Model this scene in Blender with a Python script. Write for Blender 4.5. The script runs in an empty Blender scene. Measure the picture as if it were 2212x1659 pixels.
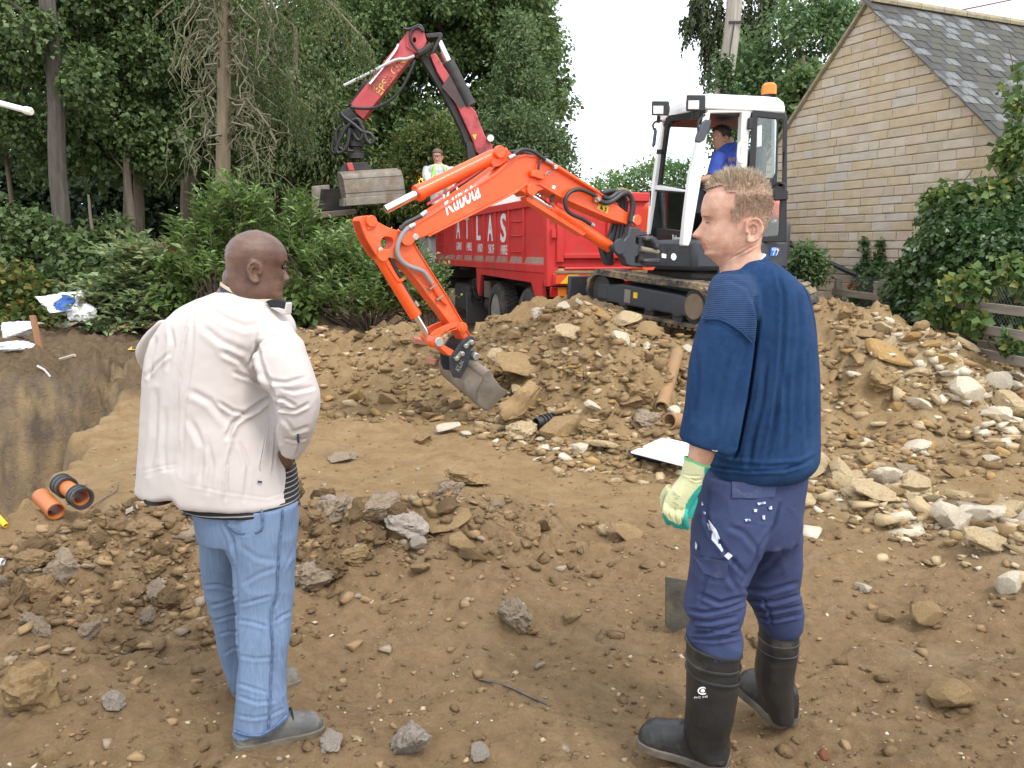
import bpy, bmesh, math, random
import numpy as np
from mathutils import Vector, Matrix
from mathutils.geometry import tessellate_polygon
random.seed(7); rng = np.random.default_rng(11)
R = math.radians
scene = bpy.context.scene
col = scene.collection

# ------------------------------------------------------------------ camera
F0, CX, CY = 1790.0, 1106.0, 829.5          # focal length and centre of the photograph, 2212 units wide
PITCH, EYE = R(9.2), 1.62
cam_d = bpy.data.cameras.new('camera'); cam = bpy.data.objects.new('camera', cam_d); col.objects.link(cam)
cam.location = (0, 0, EYE); cam.rotation_euler = (R(90) - PITCH, 0, 0)
cam_d.sensor_width = 36; cam_d.lens = 36 * F0 / 2212; cam_d.clip_end = 1000; cam_d.clip_start = 0.05
scene.camera = cam

# ------------------------------------------------------------------ sky: thin bright overcast over a daylight sky
world = bpy.data.worlds.new('World'); scene.world = world; world.use_nodes = True
wn, wl = world.node_tree.nodes, world.node_tree.links
wn.clear()
SUN_EL, SUN_AZ = R(56), R(140)               # azimuth from +Y towards +X: behind the camera, to the right
sky = wn.new('ShaderNodeTexSky'); sky.sky_type = 'NISHITA'; sky.sun_disc = False
sky.sun_elevation = SUN_EL; sky.sun_rotation = SUN_AZ
bg1 = wn.new('ShaderNodeBackground'); bg1.inputs['Strength'].default_value = 0.06
bg2 = wn.new('ShaderNodeBackground'); bg2.inputs['Strength'].default_value = .95
wtc = wn.new('ShaderNodeTexCoord')
wno = wn.new('ShaderNodeTexNoise'); wno.inputs['Scale'].default_value = 2.2; wno.inputs['Detail'].default_value = 5
wra = wn.new('ShaderNodeValToRGB')
wra.color_ramp.elements[0].position = .3; wra.color_ramp.elements[0].color = (.90, .93, .98, 1)
wra.color_ramp.elements[1].position = .7; wra.color_ramp.elements[1].color = (1.0, 1.0, 1.0, 1)
wadd = wn.new('ShaderNodeAddShader'); wout = wn.new('ShaderNodeOutputWorld')
wl.new(wtc.outputs['Generated'], wno.inputs['Vector']); wl.new(wno.outputs['Fac'], wra.inputs['Fac'])
wl.new(wra.outputs['Color'], bg2.inputs['Color']); wl.new(sky.outputs['Color'], bg1.inputs['Color'])
wl.new(bg1.outputs[0], wadd.inputs[0]); wl.new(bg2.outputs[0], wadd.inputs[1]); wl.new(wadd.outputs[0], wout.inputs['Surface'])

sun_d = bpy.data.lights.new('sun', 'SUN'); sun_d.energy = 1.5; sun_d.angle = R(16); sun_d.color = (1, .96, .9)
sun = bpy.data.objects.new('sun', sun_d); col.objects.link(sun)
sd = Vector((math.sin(SUN_AZ) * math.cos(SUN_EL), math.cos(SUN_AZ) * math.cos(SUN_EL), math.sin(SUN_EL)))
sun.rotation_euler = sd.to_track_quat('Z', 'Y').to_euler()
vs = scene.view_settings
vs.view_transform = 'Standard'; vs.look = 'None'; vs.exposure = 0.83; vs.gamma = 1; vs.use_curve_mapping = False
scene.cycles.max_bounces = 6; scene.cycles.transparent_max_bounces = 6

# ------------------------------------------------------------------ helpers: pixels of the photograph to places
def ray(u, v):
    a, b = (u - CX) / F0, (CY - v) / F0
    return Vector((a, math.cos(PITCH) + b * math.sin(PITCH), -math.sin(PITCH) + b * math.cos(PITCH)))
def at(u, v, Y):
    d = ray(u, v); t = Y / d.y
    return Vector((d.x * t, Y, EYE + d.z * t))
def atz(u, v, z):
    d = ray(u, v); t = (z - EYE) / d.z
    return Vector((d.x * t, d.y * t, z))
class Plane:
    def __init__(s, p, n): s.p, s.n = Vector(p), Vector(n).normalized()
    def on(s, u, v):
        d = ray(u, v); t = (s.p - Vector((0, 0, EYE))).dot(s.n) / d.dot(s.n)
        return Vector((0, 0, EYE)) + d * t
    def pts(s, l): return [s.on(*q) for q in l]
def crop(x0, y0, s):
    k = 3840 / 2212
    return lambda *l: [((x0 + x / s) / k, (y0 + y / s) / k) for x, y in l]
def px(n, Y): return n * Y / F0               # metres covered by n units of the photograph at distance Y

# ------------------------------------------------------------------ noise
_T2 = rng.random((256, 256)); _T3 = rng.random((64, 64, 64))
def n2(x, y, s=0):
    x = np.asarray(x, float) + s * 17.31; y = np.asarray(y, float) + s * 9.77
    xi, yi = np.floor(x).astype(int), np.floor(y).astype(int)
    fx, fy = x - xi, y - yi
    fx, fy = fx * fx * (3 - 2 * fx), fy * fy * (3 - 2 * fy)
    g = lambda a, b: _T2[a & 255, b & 255]
    return (g(xi, yi) * (1 - fx) + g(xi + 1, yi) * fx) * (1 - fy) + (g(xi, yi + 1) * (1 - fx) + g(xi + 1, yi + 1) * fx) * fy - .5
def n3(p, s=0):
    p = np.asarray(p, float) + s * 7.13
    i = np.floor(p).astype(int); f = p - i; f = f * f * (3 - 2 * f); o = 0
    for dx in (0, 1):
        for dy in (0, 1):
            for dz in (0, 1):
                w = (f[:, 0] if dx else 1 - f[:, 0]) * (f[:, 1] if dy else 1 - f[:, 1]) * (f[:, 2] if dz else 1 - f[:, 2])
                o = o + w * _T3[(i[:, 0] + dx) & 63, (i[:, 1] + dy) & 63, (i[:, 2] + dz) & 63]
    return o - .5
def fbm(x, y, o=4, s=0):
    r, a = 0, 1
    for k in range(o): r = r + a * n2(x * 2 ** k, y * 2 ** k, s + k); a *= .5
    return r
def ss(a, b, x):
    t = np.clip((x - a) / (b - a), 0, 1); return t * t * (3 - 2 * t)

# ------------------------------------------------------------------ materials
MATS = {}
def pm(name, c, c2=None, scale=6, rough=.6, metal=0, bump=0, bscale=60, dirt=None, dscale=3, dpos=(.5, .7), spec=.5,
       trans=0, alpha=1, emis=0, sss=0, c3=None, stretch=None, coat=0, island=False, wave=None, rings=0):
    if name in MATS: return MATS[name]
    m = bpy.data.materials.new(name); m.use_nodes = True; MATS[name] = m
    nt = m.node_tree; N, L = nt.nodes, nt.links; b = N['Principled BSDF']
    b.inputs['Roughness'].default_value = rough; b.inputs['Metallic'].default_value = metal
    b.inputs['Specular IOR Level'].default_value = spec; b.inputs['Coat Weight'].default_value = coat
    if sss: b.inputs['Subsurface Weight'].default_value = sss; b.inputs['Subsurface Radius'].default_value = (.012, .005, .003); b.inputs['Subsurface Scale'].default_value = 1
    tc = N.new('ShaderNodeTexCoord'); src = tc.outputs['Object']
    if stretch:
        mp = N.new('ShaderNodeMapping'); mp.inputs['Scale'].default_value = stretch; L.new(src, mp.inputs['Vector']); src = mp.outputs[0]
    col_out = None
    def noise(sc, det=6, ro=.6):
        n = N.new('ShaderNodeTexNoise'); n.inputs['Scale'].default_value = sc; n.inputs['Detail'].default_value = det; n.inputs['Roughness'].default_value = ro
        L.new(src, n.inputs['Vector']); return n.outputs['Fac']
    if c2:
        r = N.new('ShaderNodeValToRGB'); e = r.color_ramp.elements
        e[0].position = .32; e[0].color = (*c, 1); e[1].position = .68; e[1].color = (*c2, 1)
        if c3: x = e.new(.5); x.color = (*c3, 1)
        if island:
            g = N.new('ShaderNodeNewGeometry'); mx = N.new('ShaderNodeMath'); mx.operation = 'MULTIPLY_ADD'
            mx.inputs[1].default_value = .55; L.new(g.outputs['Random Per Island'], mx.inputs[0])
            nm = N.new('ShaderNodeMath'); nm.operation = 'MULTIPLY'; nm.inputs[1].default_value = .45; L.new(noise(scale), nm.inputs[0]); L.new(nm.outputs[0], mx.inputs[2])
            L.new(mx.outputs[0], r.inputs['Fac'])
        else: L.new(noise(scale), r.inputs['Fac'])
        col_out = r.outputs['Color']
    if dirt:
        mr = N.new('ShaderNodeMapRange'); mr.inputs['From Min'].default_value, mr.inputs['From Max'].default_value = dpos
        L.new(noise(dscale, 8, .7), mr.inputs['Value'])
        mi = N.new('ShaderNodeMix'); mi.data_type = 'RGBA'; L.new(mr.outputs[0], mi.inputs['Factor'])
        if col_out: L.new(col_out, mi.inputs['A'])
        else: mi.inputs['A'].default_value = (*c, 1)
        mi.inputs['B'].default_value = (*dirt, 1); col_out = mi.outputs['Result']
        rr = N.new('ShaderNodeMapRange'); rr.inputs['To Min'].default_value = rough; rr.inputs['To Max'].default_value = max(rough, .85)
        L.new(mr.outputs[0], rr.inputs['Value']); L.new(rr.outputs[0], b.inputs['Roughness'])
    if col_out: L.new(col_out, b.inputs['Base Color'])
    else: b.inputs['Base Color'].default_value = (*c, 1)
    if bump or wave:
        bp = N.new('ShaderNodeBump'); bp.inputs['Strength'].default_value = min(1, bump if bump else .5); bp.inputs['Distance'].default_value = .01
        if wave:
            w = N.new('ShaderNodeTexWave'); w.inputs['Scale'].default_value = wave[0]; w.bands_direction = wave[1]; w.inputs['Distortion'].default_value = wave[2]
            L.new(tc.outputs['Object'], w.inputs['Vector']); L.new(w.outputs['Fac'], bp.inputs['Height'])
        else: L.new(noise(bscale, 8, .65), bp.inputs['Height'])
        L.new(bp.outputs[0], b.inputs['Normal'])
    if trans: b.inputs['Transmission Weight'].default_value = trans; b.inputs['IOR'].default_value = 1.45
    b.inputs['Alpha'].default_value = alpha
    if emis: b.inputs['Emission Color'].default_value = (*c, 1); b.inputs['Emission Strength'].default_value = emis
    return m
def leafmat(name, dark, light, trans=.35, rough=.5, spec=.4, odd=None):
    if name in MATS: return MATS[name]
    m = bpy.data.materials.new(name); m.use_nodes = True; MATS[name] = m
    N, L = m.node_tree.nodes, m.node_tree.links; b = N['Principled BSDF']; out = N['Material Output']
    g = N.new('ShaderNodeNewGeometry'); r = N.new('ShaderNodeValToRGB'); e = r.color_ramp.elements
    e[0].position = 0; e[0].color = (*dark, 1); e[1].position = .8; e[1].color = (*light, 1)
    if odd: x = e.new(.97); x.color = (*odd, 1)
    L.new(g.outputs['Random Per Island'], r.inputs['Fac']); L.new(r.outputs[0], b.inputs['Base Color'])
    b.inputs['Roughness'].default_value = rough; b.inputs['Specular IOR Level'].default_value = spec
    t = N.new('ShaderNodeBsdfTranslucent'); L.new(r.outputs[0], t.inputs['Color'])
    ms = N.new('ShaderNodeMixShader'); ms.inputs[0].default_value = trans
    L.new(b.outputs[0], ms.inputs[1]); L.new(t.outputs[0], ms.inputs[2]); L.new(ms.outputs[0], out.inputs['Surface'])
    return m
def glassmat(name, tint=(.9, .95, .93), refl=.08):
    m = bpy.data.materials.new(name); m.use_nodes = True; N, L = m.node_tree.nodes, m.node_tree.links
    N.remove(N['Principled BSDF']); out = N['Material Output']
    t = N.new('ShaderNodeBsdfTransparent'); t.inputs[0].default_value = (*tint, 1)
    g = N.new('ShaderNodeBsdfGlossy'); g.inputs['Roughness'].default_value = .03
    x = N.new('ShaderNodeMixShader'); x.inputs[0].default_value = refl; L.new(t.outputs[0], x.inputs[1]); L.new(g.outputs[0], x.inputs[2]); L.new(x.outputs[0], out.inputs['Surface'])
    return m

# ------------------------------------------------------------------ objects
def tag(o, label=None, cat=None, group=None, kind=None):
    if label: o['label'] = label
    if cat: o['category'] = cat
    if group: o['group'] = group
    if kind: o['kind'] = kind
    return o
ROOTLOC = {}
def thing(name, label, cat, loc, group=None):
    o = bpy.data.objects.new(name, None); col.objects.link(o); o.location = loc; o.empty_display_size = .1
    ROOTLOC[o.name] = Vector(loc); return tag(o, label, cat, group)
def link(o, parent=None):
    col.objects.link(o)
    if parent is not None:
        o.parent = parent
        o.location = o.location - ROOTLOC.get(parent.name, Vector((0, 0, 0)))
    return o
def npmesh(name, V, Fc, mats, smooth=False, sharp=None, midx=None):
    me = bpy.data.meshes.new(name)
    V = np.asarray(V, dtype=np.float32)
    if isinstance(Fc, np.ndarray):
        k = Fc.shape[1]; me.vertices.add(len(V)); me.vertices.foreach_set('co', V.ravel())
        me.loops.add(Fc.size); me.loops.foreach_set('vertex_index', Fc.ravel().astype(np.int32))
        me.polygons.add(len(Fc)); me.polygons.foreach_set('loop_start', np.arange(0, Fc.size, k, dtype=np.int32))
        me.update(calc_edges=True)
    else:
        me.from_pydata([tuple(map(float, q)) for q in V], [], Fc); me.update()
    for m in (mats if isinstance(mats, (list, tuple)) else [mats]): me.materials.append(m)
    if midx is not None: me.polygons.foreach_set('material_index', np.asarray(midx, dtype=np.int32))
    if smooth:
        me.polygons.foreach_set('use_smooth', np.ones(len(me.polygons), dtype=bool))
        if sharp: me.set_sharp_from_angle(angle=R(sharp))
    return me
def mobj(name, me, parent=None): return link(bpy.data.objects.new(name, me), parent)

class MB:
    """collects pieces of one part"""
    def __init__(s): s.v, s.f, s.m = [], [], []
    def add(s, V, Fc, m=0):
        o = len(s.v); s.v += [Vector(q) for q in V]; s.f += [tuple(i + o for i in q) for q in Fc]; s.m += [m] * len(Fc); return s
    def box(s, c, size, X=(1, 0, 0), Y=(0, 1, 0), Z=(0, 0, 1), m=0):
        c, X, Y, Z = Vector(c), Vector(X) * size[0] / 2, Vector(Y) * size[1] / 2, Vector(Z) * size[2] / 2
        V = [c + X * a + Y * b + Z * d for d in (-1, 1) for b in (-1, 1) for a in (-1, 1)]
        return s.add(V, [(0, 2, 3, 1), (4, 5, 7, 6), (0, 1, 5, 4), (2, 6, 7, 3), (0, 4, 6, 2), (1, 3, 7, 5)], m)
    def prism(s, P, vec, holes=(), m=0):
        vec = Vector(vec); loops = [list(map(Vector, P))] + [list(map(Vector, h)) for h in holes]
        allp = [q for l in loops for q in l]; n = len(allp)
        if holes: T = tessellate_polygon(loops); fr = [tuple(t) for t in T]
        else: fr = [tuple(range(n))]
        F2 = list(fr) + [tuple(i + n for i in reversed(q)) for q in fr]
        o = 0
        for l in loops:
            k = len(l)
            for i in range(k): a, b = o + i, o + (i + 1) % k; F2.append((b, a, a + n, b + n))
            o += k
        return s.add(allp + [q + vec for q in allp], F2, m)
    def tube(s, path, r, n=8, m=0, cap=True):
        path = [Vector(q) for q in path]; k = len(path); rr = r if isinstance(r, (list, tuple)) else [r] * k
        V, Fc = [], []; up = None
        for i, p in enumerate(path):
            t = (path[min(i + 1, k - 1)] - path[max(i - 1, 0)]).normalized()
            if up is None:
                up = Vector((0, 0, 1)) if abs(t.z) < .9 else Vector((1, 0, 0))
            a = (up - t * up.dot(t)).normalized(); b = t.cross(a); up = a
            V += [p + (a * math.cos(2 * math.pi * j / n) + b * math.sin(2 * math.pi * j / n)) * rr[i] for j in range(n)]
        for i in range(k - 1):
            for j in range(n): Fc.append((i * n + j, i * n + (j + 1) % n, (i + 1) * n + (j + 1) % n, (i + 1) * n + j))
        if cap: Fc += [tuple(reversed(range(n))), tuple((k - 1) * n + j for j in range(n))]
        return s.add(V, Fc, m)
    def cyl(s, c, ax, r, h, n=20, m=0):
        c, ax = Vector(c), Vector(ax).normalized()
        return s.tube([c - ax * h / 2, c + ax * h / 2], r, n, m)
    def loft(s, rings, m=0, cap=True):
        n = len(rings[0]); V = [q for r_ in rings for q in r_]; Fc = []
        for i in range(len(rings) - 1):
            for j in range(n): Fc.append((i * n + j, i * n + (j + 1) % n, (i + 1) * n + (j + 1) % n, (i + 1) * n + j))
        if cap: Fc += [tuple(reversed(range(n))), tuple((len(rings) - 1) * n + j for j in range(n))]
        return s.add(V, Fc, m)
    def sphere(s, c, r, n=12, sc=(1, 1, 1), m=0):
        c = Vector(c); V = [c + Vector((0, 0, -r * sc[2]))]; Fc = []; k = n // 2
        for i in range(1, k):
            p = -math.pi / 2 + math.pi * i / k
            V += [c + Vector((r * sc[0] * math.cos(p) * math.cos(2 * math.pi * j / n), r * sc[1] * math.cos(p) * math.sin(2 * math.pi * j / n), r * sc[2] * math.sin(p))) for j in range(n)]
        V.append(c + Vector((0, 0, r * sc[2]))); t = len(V) - 1
        for j in range(n):
            Fc.append((0, 1 + (j + 1) % n, 1 + j)); Fc.append((t, t - n + j, t - n + (j + 1) % n))
        for i in range(k - 2):
            for j in range(n): a = 1 + i * n; Fc.append((a + j, a + (j + 1) % n, a + n + (j + 1) % n, a + n + j))
        return s.add(V, Fc, m)
    def build(s, name, mats, parent=None, bevel=0, sharp=35, segs=2, flat=False):
        me = bpy.data.meshes.new(name); me.from_pydata([tuple(q) for q in s.v], [], s.f)
        for m in (mats if isinstance(mats, (list, tuple)) else [mats]): me.materials.append(m)
        me.polygons.foreach_set('material_index', np.array(s.m, dtype=np.int32))
        bm = bmesh.new(); bm.from_mesh(me); bmesh.ops.recalc_face_normals(bm, faces=bm.faces); bm.to_mesh(me); bm.free()
        if not flat:
            me.polygons.foreach_set('use_smooth', np.ones(len(me.polygons), dtype=bool)); me.set_sharp_from_angle(angle=R(sharp))
        o = mobj(name, me, parent)
        if bevel:
            b = o.modifiers.new('bevel', 'BEVEL'); b.width = bevel; b.segments = segs; b.limit_method = 'ANGLE'; b.angle_limit = R(40); b.harden_normals = False
        return o
def spline(P, n=6):
    P = [Vector(q) for q in P]; o = []
    for i in range(len(P) - 1):
        a, b, c, d = P[max(i - 1, 0)], P[i], P[i + 1], P[min(i + 2, len(P) - 1)]
        for k in range(n):
            t = k / n
            o.append(.5 * ((2 * b) + (c - a) * t + (2 * a - 5 * b + 4 * c - d) * t * t + (3 * b - a - 3 * c + d) * t ** 3))
    return o + [P[-1]]
def textmesh(name, s, o, X, Yv, height, mat, parent, depth=.003, align='LEFT', bold=0, width=None):
    """lettering: baseline starts at o, runs along X, stands along Yv; height = capital height in metres"""
    cu = bpy.data.curves.new(name, 'FONT'); cu.body = s; cu.align_x = align; cu.size = 1; cu.extrude = .5; cu.offset = bold; cu.resolution_u = 3
    t = bpy.data.objects.new(name, cu); col.objects.link(t)
    dg = bpy.context.evaluated_depsgraph_get(); me = bpy.data.meshes.new_from_object(t.evaluated_get(dg)); bpy.data.objects.remove(t)
    V = np.zeros(len(me.vertices) * 3, dtype=np.float32); me.vertices.foreach_get('co', V); V = V.reshape(-1, 3)
    k = height / .69; X = np.array(Vector(X).normalized()); Yn = np.array(Vector(Yv).normalized()); Z = np.cross(X, Yn)
    kx = k if width is None else width / max(1e-6, V[:, 0].max() - V[:, 0].min())
    V = np.array(o)[None] + V[:, :1] * kx * X + V[:, 1:2] * k * Yn + V[:, 2:3] * depth * Z
    me.vertices.foreach_set('co', V.astype(np.float32).ravel()); me.materials.clear(); me.materials.append(mat); me.name = name
    return mobj(name, me, parent)
# ------------------------------------------------------------------ ground
_hx = [-40, -8, -5, -4, -3, -2, -1.2, -.42, 0, .5, .9, 1.3, 1.7, 2.3, 3, 3.5, 4.1, 4.6, 5, 5.5, 8, 40]
_hz = [.3, .3, .3, .35, .45, .57, .63, .66, .78, .92, .97, .82, .6, .58, .76, 1.0, .86, .68, .5, .3, .2, .1]
_tx = [-40, -8, -5, -4, -3, -2, -1, -.4, 0, .4, 1, 2, 3, 4, 5, 6, 40]
_ty = [8, 8, 8, 9, 8.5, 8.0, 7.85, 7.7, 7.1, 6.6, 6.4, 6.3, 6.4, 6.6, 6.9, 7.2, 7.2]
TRENCH = np.array([(-2.95, 4.72), (-3.12, 5.15), (-3.63, 6.8), (-4.2, 8.74), (-4.72, 10.15), (-5.15, 10.35), (-5.35, 9.65), (-5.95, 9.0), (-7.5, 8.3), (-9.5, 6.5), (-7, 4.4), (-3.6, 4.45)])
def poly_sd(x, y, P):
    d = np.full(x.shape, 1e9); ins = np.zeros(x.shape, bool); n = len(P)
    for i in range(n):
        a, b = P[i], P[(i + 1) % n]; e = b - a
        t = np.clip(((x - a[0]) * e[0] + (y - a[1]) * e[1]) / (e @ e), 0, 1)
        d = np.minimum(d, np.hypot(x - a[0] - t * e[0], y - a[1] - t * e[1]))
        c = (a[1] > y) != (b[1] > y)
        with np.errstate(divide='ignore', invalid='ignore'):
            ins ^= c & (x < (b[0] - a[0]) * (y - a[1]) / (b[1] - a[1] + 1e-12) + a[0])
    return np.where(ins, d, -d)
def seg_d(x, y, a, b):
    a, b = np.array(a), np.array(b); e = b - a
    t = np.clip(((x - a[0]) * e[0] + (y - a[1]) * e[1]) / (e @ e), 0, 1)
    return np.hypot(x - a[0] - t * e[0], y - a[1] - t * e[1])
def ground_h(x, y, detail=True):
    x = np.asarray(x, float); y = np.asarray(y, float)
    hc = np.interp(x, _hx, _hz); yt = np.interp(x, _tx, _ty) + .25 * n2(x * 1.3, y * .6, 3)
    base = hc * ss(0, 2.3, y - yt)
    # behind the heap the truck stands on level ground
    lane = ss(-2.6, -1.6, x) * (1 - ss(4.2, 4.8, x))
    back = np.where(x > -.5, ss(10.7, 11.6, y), ss(10.0, 11.4, y))
    base = base * (1 - lane * back) + .08 * lane * back
    # low berm of broken soil in the middle, and the pale rubble band at the right
    berm = .13 * np.exp(-(seg_d(x, y, (-1.9, 4.2), (-.1, 4.45)) / .38) ** 2) + .1 * np.exp(-(seg_d(x, y, (-3, 3.7), (-1.9, 4.0)) / .3) ** 2)
    berm = berm + .07 * np.exp(-(seg_d(x, y, (1.9, 5.7), (3.1, 3.7)) / .4) ** 2)
    berm = berm - .06 * np.exp(-(seg_d(x, y, (-1.3, 3.3), (.6, 3.0)) / .35) ** 2) - .05 * np.exp(-(seg_d(x, y, (.2, 4.2), (2.2, 3.2)) / .2) ** 2)
    z = base + berm
    heap = ss(.04, .25, base)
    far = ss(14, 30, y)
    z = z + (fbm(x * .9, y * .9, 3, 1) * .09) * (1 - far * .6)
    if detail:
        amp = (.075 + .17 * heap) * (1 - ss(12, 16, y) * .8)
        smooth_floor = np.exp(-(seg_d(x, y, (-2.6, 6.3), (1.0, 5.6)) / .9) ** 2)
        amp = amp * (1 - .6 * smooth_floor)
        z = z + amp * fbm(x * 3.4, y * 3.4, 4, 5) + amp * .22 * np.abs(fbm(x * 9, y * 9, 3, 9))
        z = z + (.02 - .008 * smooth_floor) * np.abs(fbm(x * 17, y * 17, 3, 13)) * (1 - ss(8, 12, y))
    bm_ = np.exp(-(seg_d(x, y, (-2.3, 4.1), (.1, 4.45)) / .42) ** 2) + .8 * np.exp(-(seg_d(x, y, (-3, 3.3), (-1.3, 3.8)) / .5) ** 2)
    if detail: z = z + bm_ * (.17 * np.abs(fbm(x * 5, y * 5, 4, 61)) + .05 * np.abs(n2(x * 15, y * 15, 62))) + .03 * fbm(x * 1.6 + y * .8, y * 4 - x * 2, 3, 64) * (1 - ss(4.5, 6, y))
    sdm = poly_sd(x + .3 * n2(x * 2.2, y * 2.2, 21) + .14 * n2(x * 7, y * 7, 23), y + .3 * n2(x * 2.2, y * 2.2, 22) + .14 * n2(x * 7, y * 7, 24), TRENCH)
    edge = np.exp(-(sdm / .35) ** 2) * ss(6, 8.5, y)
    if detail: z = z + edge * (.1 * np.abs(fbm(x * 5, y * 5, 3, 71)) + .08 * n2(x * 2.5, y * 2.5, 72))
    inn = ss(-.03, .2, sdm) * (1 - ss(.3, .8, sdm))
    if detail: z = z + inn * (.22 * fbm(x * 4, y * 4, 4, 91) + .12 * np.abs(fbm(x * 11, y * 11, 2, 92)))
    z = z - 1.45 * ss(-.04, .42, sdm) * (1 + .12 * fbm(x * 1.5, y * 1.5, 2, 30))
    return z
def gz(x, y): return float(ground_h(np.array([x]), np.array([y]))[0])
def flat_hit(u, v):
    """where the line of sight through a point of the photograph meets the ground"""
    d = ray(u, v); p = Vector((0, 0, EYE)); t = 1.5
    while t < 60:
        q = p + d * t
        if q.z < gz(q.x, q.y): return Vector((q.x, q.y, gz(q.x, q.y)))
        t += .02 * max(1, t * .25)
    return p + d * 30
def build_ground():
    ny, nx = 640, 560
    ys = np.concatenate([np.linspace(-6, 1.6, 14)[:-1], 1.6 * (26 / 1.6) ** np.linspace(0, 1, ny), 26 * (400 / 26) ** np.linspace(0, 1, 16)[1:]])
    s = np.concatenate([-np.geomspace(1.02, 40, 14)[::-1], np.linspace(-1, 1, nx), np.geomspace(1.02, 40, 14)])
    Y, S = np.meshgrid(ys, s, indexing='ij'); X = S * (np.maximum(Y, 0) * .66 + .9)
    Z = ground_h(X, Y)
    n, k = Y.shape; i = np.arange(n * k).reshape(n, k)
    Fq = np.stack([i[:-1, :-1], i[:-1, 1:], i[1:, 1:], i[1:, :-1]], -1).reshape(-1, 4)
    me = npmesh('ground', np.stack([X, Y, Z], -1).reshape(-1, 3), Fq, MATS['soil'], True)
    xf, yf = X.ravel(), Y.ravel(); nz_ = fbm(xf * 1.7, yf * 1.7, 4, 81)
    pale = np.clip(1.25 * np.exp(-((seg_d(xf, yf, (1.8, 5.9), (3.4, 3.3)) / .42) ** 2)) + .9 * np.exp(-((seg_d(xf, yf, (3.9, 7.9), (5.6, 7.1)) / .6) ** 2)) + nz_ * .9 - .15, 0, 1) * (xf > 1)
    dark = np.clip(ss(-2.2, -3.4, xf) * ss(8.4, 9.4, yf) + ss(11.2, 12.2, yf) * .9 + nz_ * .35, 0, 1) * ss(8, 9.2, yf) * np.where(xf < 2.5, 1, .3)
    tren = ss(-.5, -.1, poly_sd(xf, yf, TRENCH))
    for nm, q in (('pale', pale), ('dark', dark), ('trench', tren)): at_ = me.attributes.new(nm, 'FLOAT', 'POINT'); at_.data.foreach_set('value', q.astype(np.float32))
    return tag(mobj('ground', me), kind='structure')
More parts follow.
